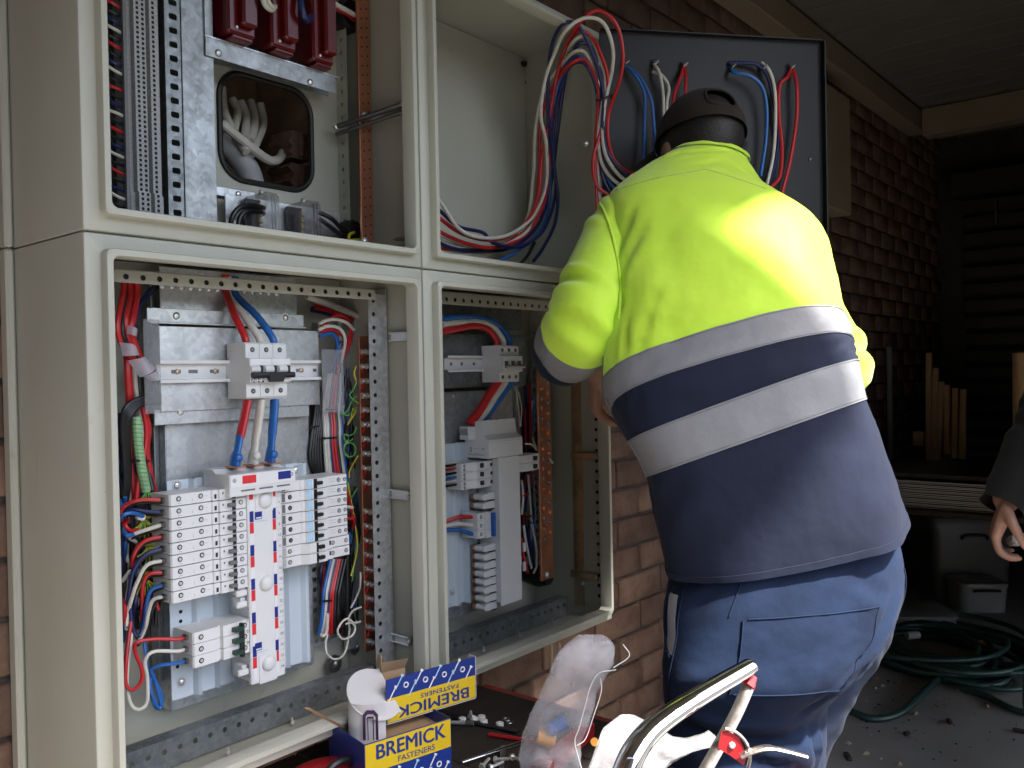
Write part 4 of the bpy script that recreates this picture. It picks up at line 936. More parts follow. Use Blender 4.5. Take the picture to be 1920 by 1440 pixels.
xs2 = at(903, 680, YP2-.006).x; z2 = at(905, 717, YP2-.01).z
s2 = device('main_switch', 'three pole switch with grey face on the rail, lower right cabinet', 'switch', (xs2, YP2-.006, z2), EX, EZ, -EY, 3, .0225, [(h*.90, d*.96) for h, d in P3])
for i in range(3):
    for h in (.011, .070):
        mb = MB(); screw_hole(mb, on(s2, .0225*(i+.5), h, .0509), -EY, .0034, 0, 1); part('terminal', mb, ['hole', 'steel_dark'], s2)
    part('toggle_seat', MB().b2(on(s2, .0225*i+.006, .030, .0614), on(s2, .0225*i+.0165, .046, .0625)), 'grey_dark_pl', s2)
    part('toggle', MB().b2(on(s2, .0225*i+.007, .030, .062), on(s2, .0225*i+.0155, .037, .071), 0, .001), 'grey_dark_pl', s2)
part('toggle_bar', MB().tube([on(s2, .004, .0325, .071), on(s2, .063, .0325, .071)], .003, 8), 'grey_pl', s2)
for i, (c, y0, pts) in enumerate((('red', 618, [(828, 622), (860, 616), (890, 611), (915, 618)]), ('white', 606, [(828, 609), (860, 605), (900, 604), (925, 614)]), ('blue', 597, [(828, 598), (870, 594), (915, 600), (940, 616)]))):
    e_ = on(s2, .0225*(i+.5), .078, .034)
    wire([at(x, y, .125+.004*i) for x, y in pts]+[e_+V(0, 0, .015), e_], .0068, c+'_cable', f'thick {c} cable curving into the top of the lower right switch', k=8, n=12, cat='cable', name='supply_cable')
# white feeder / surge block
YG2 = .100
fx = at(873, 850, .15).x
c0 = at(917, 857, .085); c1 = at(980, 850, .085)
xA, xB = at(918, 856, .085).x, at(981, 845, .085).x
zA = at(950, 856, .085).z; zM = at(950, 826, .085).z; zU = at(950, 812, .10).z; zT_ = at(950, 785, .11).z
SB = thing('feeder_block', 'white stepped feeder block above the chassis, lower right cabinet', 'terminal block', (xA, .15, zA))
part('case', MB().prism([(0, zA), (0, zT_-.016), (.030, zT_-.016), (.030, zT_-.002), (.040, zT_), (.048, zT_), (.052, zU), (.068, zM+.004), (.068, zA)], (xA, .155, 0), -EY, EZ, EX, xB-xA), 'white_pl', SB, ang=20)
part('top_shroud', MB().b2((xA-.02, .125, zT_-.040), (xA+.004, .152, zT_-.012), 0, .001), 'white_pl', SB)
for i in range(12): part('vent_slot', MB().b2((xA-.0205, .129+i*.0018, zT_-.030), (xA-.0200, .1297+i*.0018, zT_-.016)), 'grey_dark_pl', SB)
for i in range(3): part('front_notch', MB().b2((xA+.014+i*.02, .1080, zT_-.005), (xA+.018+i*.02, .1135, zT_+.0006)), 'hole', SB)
part('parting_line', MB().b2((xA+.001, .0866, zM-.0005), (xB-.001, .0871, zM+.0003)), 'grey_pl', SB)
part('side_slots', MB().b2((xA-.0006, .10, zA+.006), (xA-.0002, .145, zA+.008)).b2((xA-.0006, .10, zA+.018), (xA-.0002, .105, zA+.022)).b2((xA-.0006, .135, zA+.012), (xA-.0002, .14, zA+.024)).b2((xA-.0006, .115, zA+.010), (xA-.0002, .128, zA+.011)).b2((xA-.0006, .115, zA+.020), (xA-.0002, .128, zA+.021)), 'grey_pl', SB)
for i, (c, xo) in enumerate((('red', .004), ('white', .026), ('blue', .046))):
    a_ = on(s2, .0225*(i+.5), -.002, .034); b_ = V(xA+xo-.012, .135, zT_-.006+.004*i)
    wire([a_+V(0, 0, .006), a_, a_.lerp(b_, .35)+V(.002, 0, 0), a_.lerp(b_, .7)+V(.002, 0, -.004), b_], .0095, c+'_cable', f'thick {c} cable from lower right switch to its feeder block', k=6, n=12, cat='cable', name='supply_cable')
# chassis
CH2 = thing('bus_chassis', 'narrow white breaker chassis with long plain cover, lower right cabinet', 'chassis', (.9, .155, ZB+.1))
xc0, xc1 = at(938, 1000, .088).x, at(977, 1000, .088).x
zc1_ = at(940, 1137, .088).z
part('cover', MB().b2((xc0, .088, zc1_), (xc1, .092, zA-.0008), 0, .001).b2((xc0+.003, .092, zc1_+.006), (xc1-.001, .15, zA-.001)), 'white_pl', CH2)
part('cover_edge', MB().b2((xc1+.0005, .100, zc1_+.03), (xc1+.006, .15, zA-.01)), 'white_pl', CH2)
def pan2(pts, z0, z1):
    mb = MB(); n = len(pts); vs = [V(x, y, z0) for x, y in pts]+[V(x, y, z1) for x, y in pts]+[V(x, y+.0018, z0) for x, y in pts]+[V(x, y+.0018, z1) for x, y in pts]; fs = []
    for i in range(n-1): fs += [(i, i+1, n+i+1, n+i), (2*n+i, 3*n+i, 3*n+i+1, 2*n+i+1), (i, 2*n+i, 2*n+i+1, i+1), (n+i, n+i+1, 3*n+i+1, 3*n+i)]
    mb.add(vs, fs); part('pan', mb, 'pan', CH2, ang=20)
xq = at(845, 1100, .16).x
pan2([(xq-.02, .16), (xq+.012, .16), (xq+.016, .154), (xq+.024, .154), (xq+.030, .166), (xq+.046, .166), (xq+.049, .150), (xq+.053, .150), (xq+.058, .162), (xq+.074, .162), (xq+.077, .152), (xq+.081, .160), (xq+.15, .160)], at(850, 1137, .16).z, at(850, 831, .16).z)
p = at(850, 1110, .155); part('pan_screw', MB().dome((p.x, .1575, p.z), -EY, .005, .005).cyl((p.x, .159, p.z-.008), (p.x, .1585, p.z-.008), .002, 8), 'steel', CH2)
for py in (935, 1022, 1068, 1114): p = at(898, py, .158); part('pan_hole', MB().b2((p.x-.002, .1575, p.z-.006), (p.x+.003, .1580, p.z+.006)), 'hole', CH2)
# finger tabs and copper stubs
for i, py in enumerate((925, 941, 1020, 1036, 1052, 1067, 1082, 1097, 1113, 1129)):
    p = at(937, py+3, .105); q = V(xc0, .105, p.z)
    part('bus_tab', MB().prism([(-.036, -.005), (-.040, 0), (-.038, .007), (-.020, .008), (-.016, .0095), (0, .0085), (0, -.006), (-.016, -.0055)], (q.x, .128, q.z), EX, EZ, -EY, .026), 'white_pl', CH2, ang=20)
    part('copper_stub', MB().b2((q.x-.036, .130, q.z-.004), (q.x-.016, .140, q.z+.006)), 'copper', CH2)
    part('tab_gap', MB().b2((q.x-.016, .1018, q.z-.0082), (q.x-.0005, .130, q.z-.0064)), 'hole', CH2)
# breakers in the lower right cabinet
xl0 = at(866, 890, .11).x; L2 = xc0-xl0; zl2 = at(870, 869, .11).z
prL2 = [(0, 0), (0, .040), (.002, .043), (L2*.34, .043), (L2*.42, .050), (L2*.80, .050), (L2*.84, .046), (L2-.0005, .046), (L2-.0005, 0)]
for i in range(3):
    t = device('circuit_breaker', f'white twin terminal breaker, {("upper", "middle", "lower")[i]} of three left of lower right chassis', 'circuit breaker', (xl0, .153, zl2-i*.0185), -EZ, EX, -EY, 1, .0185, prL2, 'left breakers of the lower right cabinet')
    for w in (.3, .75): mb = MB(); screw_hole(mb, lp(t, .008, .0185*w, .043), -EY, .0026, 0, 1); part('terminal', mb, ['hole', 'steel'], t)
    part('toggle', MB().b2(lp(t, L2*.52, .003, .0495), lp(t, L2*.60, .0125, .056), 0, .001), 'black_pl', t)
    part('test_knob', MB().cyl(lp(t, L2*.76, .009, .0495), lp(t, L2*.76, .009, .053), .006, 14), 'white_pl', t)
    part('bus_clip', MB().b2(lp(t, L2*.93, .006, .0455), lp(t, L2*.985, .0125, .0475)), 'black_pl', t)
    part('name_field', MB().b2(lp(t, L2*.12, .004, .0429), lp(t, L2*.32, .0145, .0434)), 'tag_white', t)
for i, (y, c) in enumerate(((868, 'white'), (872, 'black'), (879, 'red'), (888, 'black'), (896, 'blue'), (903, 'white'), (910, 'black'))):
    wire([at(834, y+2, .15), at(846, y, .135), at(858, y-2, .125)], .0026, c+'_cable', f'short {c} wire, {ORD[i]} of those entering the lower right breakers', 'wires entering the lower right breakers')
xr0_ = xc1+.001; L3 = at(1010, 865, .11).x-xr0_
for i in range(2):
    t = device('circuit_breaker', f'small white breaker right of the plain cover, {("upper", "lower")[i]} of two', 'circuit breaker', (xr0_, .153, at(985, 853, .11).z-i*.0185), -EZ, EX, -EY, 1, .0185, [(0, 0), (0, .043), (L3*.25, .043), (L3*.45, .049), (L3*.8, .049), (L3*.82, .043), (L3, .043), (L3, 0)], 'small breakers right of the plain cover')
    for h in (.18, .92): mb = MB(); screw_hole(mb, lp(t, L3*h, .009, .043), -EY, .003, 0, 1); part('terminal', mb, ['hole', 'steel'], t)
    part('toggle', MB().b2(lp(t, L3*.70, .004, .0485), lp(t, L3*.80, .014, .055), 0, .001), 'black_pl', t)
    part('flag', MB().cyl(lp(t, L3*.62, .009, .0488), lp(t, L3*.62, .009, .051), .005, 12), 'tag_white', t)
xm0 = at(897, 990, .105).x; Lm = xc0-xm0; zm0 = at(900, 962, .105).z
t = device('three_pole_breaker', 'three pole breaker with bright blue toggle, lower right cabinet', 'circuit breaker', (xm0, .153, zm0), -EZ, EX, -EY, 3, .0182, [(0, 0), (0, .045), (.002, .048), (Lm*.36, .048), (Lm*.37, .054), (Lm*.80, .054), (Lm*.81, .048), (Lm-.0005, .048), (Lm-.0005, 0)])
for i in range(3):
    mb = MB(); screw_hole(mb, lp(t, .009, .0182*(i+.5), .048), -EY, .0034, 0, 1); part('terminal', mb, ['hole', 'steel'], t)
    part('bus_clip', MB().b2(lp(t, Lm*.88, .0182*i+.005, .0478), lp(t, Lm*.97, .0182*i+.010, .0485)), 'hole', t)
mat('toggle_blue', (.01, .10, .40), .35)
part('toggle', MB().b2(lp(t, Lm*.66, .002, .053), lp(t, Lm*.78, .053, .064), 0, .001), 'toggle_blue', t)
for i, c in enumerate(('red', 'white', 'blue')):
    e_ = lp(t, .002, .0182*(i+.5), .030)
    wire([at(835, 978+8*i, .15), e_.lerp(at(835, 978+8*i, .15), .5)+V(0, 0, .004), e_], .0044, c+'_cable', f'{c} wire entering the breaker with the bright blue toggle')
# right-hand side: slotted strip, earth bar, wiring
xsl = at(985, 900, .19).x
solo('slotted_strip', MB().perf((xsl+.03, .19, ZB+.12), EZ, EX, -EY, 26, .0215, .03, [(.014, .0055, .006, 4)]), 'galv_dark', 'dark slotted upright strip behind wiring, lower right cabinet', 'strip')
eb2, fx0_, fx1_, fz1, fz0 = earth_bar('copper earth bar with two staggered hole rows, lower right cabinet', (1008, 690, 1022, 1088), .125, .048, None, None, t=.006)
for i in range(17):
    z = fz1-.012-i*.0236
    part('bolt', MB().dome((fx0_+.036, .1248, z), -EY, .0052, .004, 0, 8).cyl((fx0_+.036, .1248, z), (fx0_+.036, .1240, z), .0066, 10), ['steel_dark' if i % 2 else 'copper'], eb2)
    part('bolt', MB().dome((fx0_+.013, .1248, z-.0118), -EY, .0052, .004, 0, 8), ['copper' if i % 2 else 'steel_dark'], eb2)
part('end_bolt', MB().dome((fx0_+.018, .1245, fz0+.012), -EY, .0085, .006, 0, 6), 'steel', eb2)
for py, lab in ((855, 'upper'), (1072, 'lower')):
    p = at(1046, py, .15); solo('standoff_insulator', MB().tube([V(fx1_-.01, .132, p.z), V(fx1_-.01, .16, p.z), V(fx1_-.01, .228, p.z)], .02, 14, rr=[.018, .027, .018]), 'black_pl', f'{lab} black standoff insulator behind the lower right earth bar', 'insulator')
G2 = 'wiring right of the lower right chassis'
for l, r, m, lab in (([(968, 730, .17), (972, 770, .17), (975, 800, .16)], .0018, 'white', 'thin white wire above the feeder block, left of two'), ([(972, 735, .17), (978, 765, .17), (976, 800, .16)], .0018, 'white', 'thin white wire above the feeder block, right of two'),
                     ([(998, 820, .15), (1005, 838, .14), (1010, 846, .13)], .0020, 'white', 'thin white wire dropping to the small right breakers'), ([(984, 832, .15), (998, 834, .14), (1006, 845, .13)], .0020, 'white', 'thin white wire crossing to the small right breakers'),
                     ([(1030, 860, .12), (1036, 868, .122)], .0026, 'white', 'short white wire end at the small right breakers'),
                     ([(984, 720, .18), (988, 800, .18), (990, 890, .18), (984, 960, .18)], .0036, 'navy', 'navy wire running down behind the small right breakers'), ([(992, 720, .18), (995, 800, .18), (994, 900, .175), (990, 925, .17), (980, 930, .17)], .0036, 'red', 'red wire running down behind the small right breakers'),
                     ([(978, 900, .175), (981, 930, .17), (978, 965, .17)], .0030, 'white', 'white wire just right of the plain cover'), ([(990, 890, .17), (995, 950, .165), (998, 985, .16), (1006, 1030, .155), (1006, 1060, .155), (1000, 1075, .155)], .0030, 'white', 'white wire in a long hanging loop, right side'),
                     ([(982, 985, .165), (985, 1010, .16), (992, 1045, .16), (997, 1066, .155)], .0030, 'white', 'white wire in a long hanging loop, left side'), ([(986, 985, .17), (992, 1020, .165), (1001, 1060, .16)], .0030, 'navy', 'navy wire inside the hanging loop'),
                     ([(977, 1010, .17), (981, 1040, .17), (990, 1075, .165)], .0040, 'red', 'red wire at the foot of the plain cover')):
    wire(W3(l), r, m+'_cable', lab, G2)
for py, lab in ((969, 'upper'), (982, 'lower')): solo('cable_tie', MB().tube([at(979, py, .155), at(1003, py-2, .155)], .003, 6, flat=.6), 'black_pl', f'{lab} black cable tie in the lower right cabinet', 'cable tie')
for py, lab in ((1026, 'upper'), (1062, 'lower')): solo('cable_marker', MB().box(at(983, py, .15), (.010, .006, .022), 0, .002), 'white_pl', f'{lab} white cable marker near the foot of the plain cover', 'marker')

# ------------------------------------------------------------------ upper left cabinet contents
# back plate with the rounded cable window
YB = .196
BP = thing('back_plate', 'beige back plate with a rounded rubber edged window, upper left cabinet', 'plate', (.4, YB, ZS+.05))
wx0, wx1 = at(414, 300, YB).x, at(583, 300, YB).x; wz0, wz1 = at(500, 342, YB).z-.004, at(500, 155, YB).z
bx0, bx1 = at(347, 300, YB).x, at(634, 300, YB).x
def win(n=40, gx=0, r=.045):
    P = []; X0, X1, Z0, Z1 = wx0-gx, wx1+gx, wz0-gx, wz1+gx
    for cx, cz, a0 in ((X1-r, Z1-r, 0), (X0+r, Z1-r, 90), (X0+r, Z0+r, 180), (X1-r, Z0+r, 270)):
        for k in range(9): a = R(a0+90*k/8); P.append((cx+r*math.cos(a), cz+r*math.sin(a)))
    return P
wp = win(); cxm, czm = (wx0+wx1)/2, (wz0+wz1)/2; outer = []
for x, z in wp:
    dx, dz = x-cxm, z-czm
    s_ = min(((bx1-cxm) if dx > 0 else (cxm-bx0))/max(abs(dx), 1e-6), ((ZT-.01-czm) if dz > 0 else (czm-ZS-.01))/max(abs(dz), 1e-6)); outer.append((cxm+dx*s_, czm+dz*s_))
n = len(wp); mb = MB()
mb.add([V(x, YB, z) for x, z in outer]+[V(x, YB, z) for x, z in wp]+[V(x, YB+.003, z) for x, z in wp], [(k, (k+1) % n, n+(k+1) % n, n+k) for k in range(n)]+[(n+k, n+(k+1) % n, 2*n+(k+1) % n, 2*n+k) for k in range(n)])
for X_, Z_ in ((bx0, ZT-.01), (bx1, ZT-.01), (bx0, ZS+.01), (bx1, ZS+.01)):      # fill the four corners
    near = sorted(range(n), key=lambda k: (outer[k][0]-X_)**2+(outer[k][1]-Z_)**2)[:1]
mb.b2((bx0, YB+.0035, ZS+.005), (bx1, YB+.0045, wz0-.003)).b2((bx0, YB+.0035, wz1+.003), (bx1, YB+.0045, ZT-.005)).b2((bx0, YB+.0035, wz0-.003), (wx0-.003, YB+.0045, wz1+.003)).b2((wx1+.003, YB+.0035, wz0-.003), (bx1, YB+.0045, wz1+.003))
part('plate', mb, 'paint', BP)
wl = [V(x, YB-.001, z) for x, z in win(gx=.001)]; part('rubber_edge', MB().tube(wl+[wl[0], wl[1]], .0052, 8), 'rubber', BP)
part('right_fold', MB().perf((bx1, YB-.03, ZS+.02), EZ, EY, -EX, 22, .0245, .03, [(.015, .004, .004)]), 'paint', BP)
# cables and rubble seen through the window
cavG = 'cables inside the wall opening'
for i, l in enumerate(([(416, 165, .30), (420, 205, .29), (434, 240, .28), (446, 270, .27)], [(436, 185, .31), (446, 210, .30), (440, 250, .28), (462, 285, .25)], [(452, 190, .31), (462, 220, .30), (458, 260, .27)], [(470, 190, .32), (478, 225, .30), (470, 265, .27)], [(488, 195, .32), (494, 230, .31), (482, 265, .28), (470, 290, .26)])):
    wire([at(x, y, Y) for x, y, Y in l], .0075, 'white_cable', f'pale cable bending down inside the wall opening, {ORL[i]}', cavG, n=10, cat='cable', name='sheathed_cable')
wire([at(414, 230, .255), at(460, 268, .25), at(500, 298, .26), at(520, 300, .27), at(532, 285, .30)], .0085, 'white_cable', 'flat pale cable crossing the wall opening diagonally', cat='cable', name='sheathed_cable', n=10)
wire([at(412, 262, .30), at(440, 285, .29), at(465, 320, .28), at(475, 355, .27)], .022, 'grey_pl', 'thick grey conduit bending at the lower left of the wall opening', cat='conduit', name='grey_conduit', n=14)
for i, (z0_, z1_) in enumerate(((wz0-.01, czm-.022), (czm-.012, wz1-.05))):
    x0_ = at(540, 250, .27).x; mb = MB(); N = 9; pts = []
    for k in range(N+1): f = k/N; pts.append((x0_+.012*noise.noise(V(f*5, i*7, 0)) + .004*math.sin(k*2.1), z0_+(z1_-z0_)*f))
    poly = pts+[(x0_+.10, z1_), (x0_+.10, z0_)]
    mb.prism(poly, (0, .262, 0), EX, EZ, EY, .07); part('broken_brick', mb, 'brick', WALL, ang=15)
    for k in range(3): part('brick_rib', MB().tube([V(x0_+.022+.016*k, .260, z0_+.004), V(x0_+.022+.016*k, .260, z1_-.004)], .006, 8), 'brick', WALL)
# slotted upright and terminal strip
YS = .13
xs_ = at(312, 200, YS).x
SU = thing('slotted_upright', 'grey steel upright with slots beside the terminal strip', 'upright', (xs_, YS, ZS+.01))
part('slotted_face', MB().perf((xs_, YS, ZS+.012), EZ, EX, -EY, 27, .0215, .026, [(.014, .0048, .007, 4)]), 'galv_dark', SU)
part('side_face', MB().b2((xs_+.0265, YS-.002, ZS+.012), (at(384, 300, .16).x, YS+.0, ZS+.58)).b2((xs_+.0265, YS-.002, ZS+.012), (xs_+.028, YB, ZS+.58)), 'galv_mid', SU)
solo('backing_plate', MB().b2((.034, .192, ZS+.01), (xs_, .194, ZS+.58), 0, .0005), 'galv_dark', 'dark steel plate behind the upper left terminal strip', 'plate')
YT = .115
TS = thing('terminal_strip', 'long grey terminal strip with rows of small screws, upper left cabinet', 'terminal strip', (.1, YT, ZS+.02))
xt0 = at(247, 200, YT).x; tp = .0072; nterm = 78
mats_t = ['grey_pl', 'white_pl', 'hole']
for i in range(nterm):
    z = ZS+.014+i*tp; wide = i < 10 or i > 62
    d = .0 if not wide else -.004
    mb = MB().b2((xt0, YT+d+.012, z+.0002), (xt0+.050, YT+.05, z+tp-.0002))
    mb.b2((xt0+.006, YT+d, z+.0002), (xt0+.024, YT+d+.012, z+tp-.0002), 0, .0004).b2((xt0+.030, YT+d, z+.0002), (xt0+.0405, YT+d+.012, z+tp-.0002), 0, .0004)
    for xx in (.0115, .0195, .0355): mb.cyl((xt0+xx, YT+d-.0002, z+tp/2), (xt0+xx, YT+d+.0004, z+tp/2), .0024, 8, 1)
    part('terminal', mb, ['grey_pl', 'hole'], TS, smooth=False)
part('marker_strip', MB().b2((xt0-.006, YT+.008, ZS+.014), (xt0-.0008, YT+.02, ZS+.58)), 'grey_dark_pl', TS)
seq = ['red', 'black', 'white', 'navy', 'black']; cnt = {}
NUM = ['lowest', 'second lowest', 'third lowest', 'fourth lowest', 'fifth lowest', 'sixth lowest', 'seventh lowest', 'eighth lowest', 'ninth lowest', 'tenth lowest', 'eleventh lowest', 'twelfth lowest', 'thirteenth lowest', 'fourteenth lowest', 'fifteenth lowest', 'sixteenth lowest', 'seventeenth lowest', 'eighteenth lowest']
for i in range(44):
    z = ZS+.05+i*.0122; c = seq[i % 5]; x = xt0-.004; cnt[c] = cnt.get(c, -1)+1
    wire([V(x-.045, YT+.045, z+.004), V(x-.028, YT+.022, z+.006+.002*(i % 3)), V(x-.012, YT+.014, z+.002), V(x+.002, YT+.018, z)], .0024, c+'_cable', f'thin {c} wire, {NUM[cnt[c]]} of its colour, entering the terminal strip', 'wires entering the terminal strip', k=4, n=6)
# fuse tray
YU = .125
TR = thing('fuse_tray', 'galvanised shelf tray carrying the red fuse holders', 'tray', (.35, YU, ZS+.35))
tz = at(385, 68, YU).z; tx0 = at(384, 60, YU).x; tx1 = at(628, 130, YU).x
part('front_lip', MB().b2((tx0, YU-.001, tz-.030), (tx1, YU+.001, tz), 0, .0006), 'galv_mid', TR)
part('shelf_edge', MB().b2((tx0, YU-.001, tz+.0003), (tx1+.01, YU+.03, tz+.0025)), 'galv', TR)
part('back_sheet', MB().b2((tx0+.005, YU+.045, tz-.02), (tx1+.02, YU+.047, ZT-.012)).b2((tx0, YU-.001, tz+.003), (tx0+.0015, YU+.045, ZT-.012)), 'galv_mid', TR)
for px, py in ((410, 99), (582, 154)): p = at(px, py, YU-.002); part('tray_screw', MB().dome((p.x, YU-.0015, p.z), -EY, .006, .0035), 'steel', TR)
for i, (px, py, w) in enumerate(((418, 62, .052), (500, 88, .050), (578, 115, .046))):
    p = at(px, py, .115); x0_ = p.x; z0_ = p.z
    f = thing('fuse_holder', f'dark red fuse holder, {("left", "middle", "right")[i]} of three on the tray', 'fuse holder', (x0_, .115, z0_), 'fuse holders on the tray')
    part('carrier', MB().b2((x0_, .10, z0_), (x0_+w, .165, z0_+.13), 0, .004), 'fuse_red', f)
    part('grip', MB().b2((x0_+w*.35, .084, z0_+.012), (x0_+w*.9, .1005, z0_+.12), 0, .004), 'fuse_red', f)
    part('foot', MB().b2((x0_+w*.2, .105, z0_-.006), (x0_+w*.95, .15, z0_+.001), 0, .002), 'fuse_red', f)
    part('end_screw', MB().dome((x0_+w*.30, .0995, z0_+.010), -EY, .003, .0025), 'steel', f)
for l, m, lab in (([(490, -30, .08), (495, 5, .075), (508, 18, .085), (516, 12, .10)], 'white', 'upper left white wire looping at the middle fuse holder'), ([(497, -30, .085), (502, 2, .08), (513, 16, .09)], 'white', 'second white wire looping at the middle fuse holder'),
                  ([(560, -30, .08), (566, 15, .07), (575, 38, .075), (585, 30, .09)], 'navy', 'thick navy wire looping before the right fuse holder'), ([(600, -20, .09), (625, 5, .10), (655, 22, .12), (668, 30, .14)], 'white', 'white wire passing to the black entry, upper left cabinet'),
                  ([(600, -12, .10), (625, 12, .11), (650, 24, .13), (664, 36, .15)], 'red', 'red wire passing to the black entry, upper left cabinet')):
    wire([at(*q) for q in l], .0052 if m != 'white' else .0044, m+'_cable', lab, n=10)
p = at(655, 30, .17); solo('cable_grommet', MB().tube([p+V(0, -.012, 0), p, p+V(0, .03, 0)], .03, 18, rr=[.026, .032, .03]), 'rubber', 'black rubber grommet beside the copper bar, upper left cabinet', 'grommet')
# copper bar upper left
YC = .12
cbx0 = at(676, 300, YC).x; cbx1 = at(699, 300, YC).x
CB = thing('copper_bar', 'tall copper neutral bar with punched holes, upper left cabinet', 'copper bar', (cbx0, YC, ZS+.02))
part('bar', MB().b2((cbx0, YC, ZS+.018), (cbx1, YC+.006, ZS+.58), 0, .0008), 'copper', CB)
for i in range(30):
    for xx in (.28, .72): p = V(cbx0+(cbx1-cbx0)*xx, YC-.0003, ZS+.035+i*.0175+.004*(xx > .5)); part('bar_hole', MB().cyl(p, p+V(0, -.0004, 0), .0017, 8), 'hole', CB)
def xbar(px0, py0, px1, py1, lab):
    a_ = atX(px0, py0, .5985); t = thing('cross_rod', lab, 'rod', a_)
    a_ = at(px0, py0, .165); b_ = atX(px1, py1, .597)
    part('rod', MB().tube([a_, b_], .0052, 8).tube([a_+V(0, 0, -.014), b_+V(0, 0, -.014)], .004, 8), 'steel_dark', t)
    for q in (a_, b_, at(683, (py0+py1)/2, YC-.004)): part('nut', MB().dome(q, V(-.4, -1, 0), .0075, .006, 0, 6), 'steel', t)
xbar(630, 238, 757, 195, 'steel cross rod holding the copper bar at mid height'); xbar(690, 458, 770, 445, 'steel cross rod at the foot of the copper bar')
solo('edge_rail', MB().perf((.5965, .018, ZS+.02), EZ, EY, -EX, 22, .0250, .022, [(.012, .0035, .0030)]), 'paint', 'perforated edge strip inside the right of the upper left cabinet', 'strip')
# clear link covers at the bottom
LK = thing('link_bracket', 'zinc bracket under the clear neutral link boxes', 'bracket', at(430, 400, .17))
p = at(424, 362, .165); q = at(640, 440, .165)
part('back_leaf', MB().b2((p.x, .168, ZS+.02), (q.x, .170, p.z), 0, .0006), 'galv', LK)
a_ = at(405, 348, .185); part('ear', MB().b2((a_.x, .185, a_.z-.016), (at(478, 360, .185).x, .187, a_.z), 0, .003), 'galv', LK)
part('ear_screw', MB().dome((at(447, 352, .184).x, .1845, a_.z-.008), -EY, .0055, .003), 'steel', LK)
for i, (x0_, x1_, y_) in enumerate(((464, 527, 362), (543, 604, 378))):
    zt_ = at(x0_+25, y_, .12).z; X0_, X1_ = at(x0_+12, 400, .13).x, at(x1_, 400, .10).x
    k = thing('link_box', f'smoky clear neutral link box, {("left", "right")[i]} of two, upper left cabinet', 'terminal box', (X0_, .13, ZS+.02), 'clear link boxes')
    part('cover', MB().b2((X0_, .098, ZS+.012), (X1_, .165, zt_), 0, .006), 'smoke_cover', k)
    part('brass_bar', MB().b2((X0_+.014, .135, ZS+.02), (X1_-.014, .145, zt_-.012), 0, .001), 'zinc_yellow', k)
    for j in range(7): part('brass_screw', MB().dome(((X0_+X1_)/2, .1348, ZS+.028+j*.011), -EY, .0042, .003), 'zinc_yellow', k)
    part('base', MB().b2((X0_+.002, .155, ZS+.014), (X1_-.002, .163, zt_-.004)), 'black_pl', k)
    part('cover_nut', MB().dome(((X0_+X1_)/2, .13, zt_+.001), EZ, .006, .008, 0, 8), 'steel', k)
    part('cover_rib', MB().b2((X0_+.012, .0965, ZS+.014), (X0_+.0145, .0978, zt_-.006)).b2((X1_-.014, .0965, ZS+.014), (X1_-.012, .0978, zt_-.006)), 'smoke_cover', k)
for i, l in enumerate(([(432, 430, .12), (436, 405, .115), (452, 388, .115), (478, 386, .125), (495, 390, .135)], [(446, 430, .12), (450, 408, .118), (462, 396, .118), (480, 396, .128), (494, 400, .138)], [(598, 398, .135), (622, 410, .13), (640, 428, .15), (655, 438, .17)], [(598, 410, .135), (615, 422, .13), (635, 437, .15), (652, 443, .17)])):
    wire([at(*q) for q in l], .0042, 'black_cable', f'black cable {("left, outer", "left, inner", "right, upper", "right, lower")[i]} at the clear link boxes', n=10, cat='cable')
p = at(661, 432, .17); solo('cable_grommet', MB().tube([p+V(0, -.01, 0), p, p+V(0, .03, 0)], .02, 18, rr=[.016, .021, .02]), 'rubber', 'small black grommet with yellow wire at the foot of copper bar', 'grommet')
wire([at(664, 436, .155), at(655, 440, .15), at(655, 450, .15), at(668, 450, .14), at(685, 449, .125)], .0030, 'yellow_cable', 'yellow green wire from small grommet to the copper bar')

# ------------------------------------------------------------------ upper right cabinet: inside holes, hinged black panel, cables
for px, py in ((984, 155), (986, 343)): p = atX(px, py, 1.198); part('punched_hole', MB().cyl((1.1975, p.y, p.z), (1.1982, p.y, p.z), .005, 10), 'hole', UR)
p = atX(978, 122, 1.19); part('corner_bolt', MB().dome((1.19, .222, ZT-.02), -EX, .008, .012, 0, 8), 'black_pl', UR)
part('left_inner_wall', MB().b2((.602, .012, ZS+.003), (.6035, ED-.005, ZT-.003)), 'paint', UR)
DA = R(40); DD = V(math.cos(DA), -math.sin(DA), 0); DN = V(-math.sin(DA), -math.cos(DA), 0)    # along the panel, outward (towards camera)
DO = V(1.157, -.022, 0); DW = .545; DZ0, DZ1 = ZS+.004, ZS+.582
def atP(x, y, off):                                # point off metres in front of the open panel
    d = ray(x, y); o = DO+DN*off; t = (o-CP).dot(DN)/d.dot(DN); return CP+d*t
mat('panel_black', (.006, .0065, .007), .55, 0, .15, 8, .05, 200)
DP = thing('hinged_panel', 'black hinged panel swung open beyond the upper right cabinet', 'panel', DO+V(0, 0, DZ0))
pm = MB().prism([(0, DZ0), (DW, DZ0), (DW, DZ1), (0, DZ1)], DO, DD, EZ, -DN, .003)
part('panel_sheet', pm, 'panel_black', DP)
part('panel_return', MB().prism([(0, DZ0), (.003, DZ0), (.003, DZ1), (0, DZ1)], DO+DD*(DW+.0005), DD, EZ, DN, .018).prism([(0, DZ1+.0005), (DW, DZ1+.0005), (DW, DZ1+.003), (0, DZ1+.003)], DO, DD, EZ, DN, .014), 'panel_black', DP)
part('hinge_strip', MB().tube([DO+V(-.004, .003, DZ0+.02), DO+V(-.004, .003, DZ1-.06)], .0032, 8), 'steel', DP)
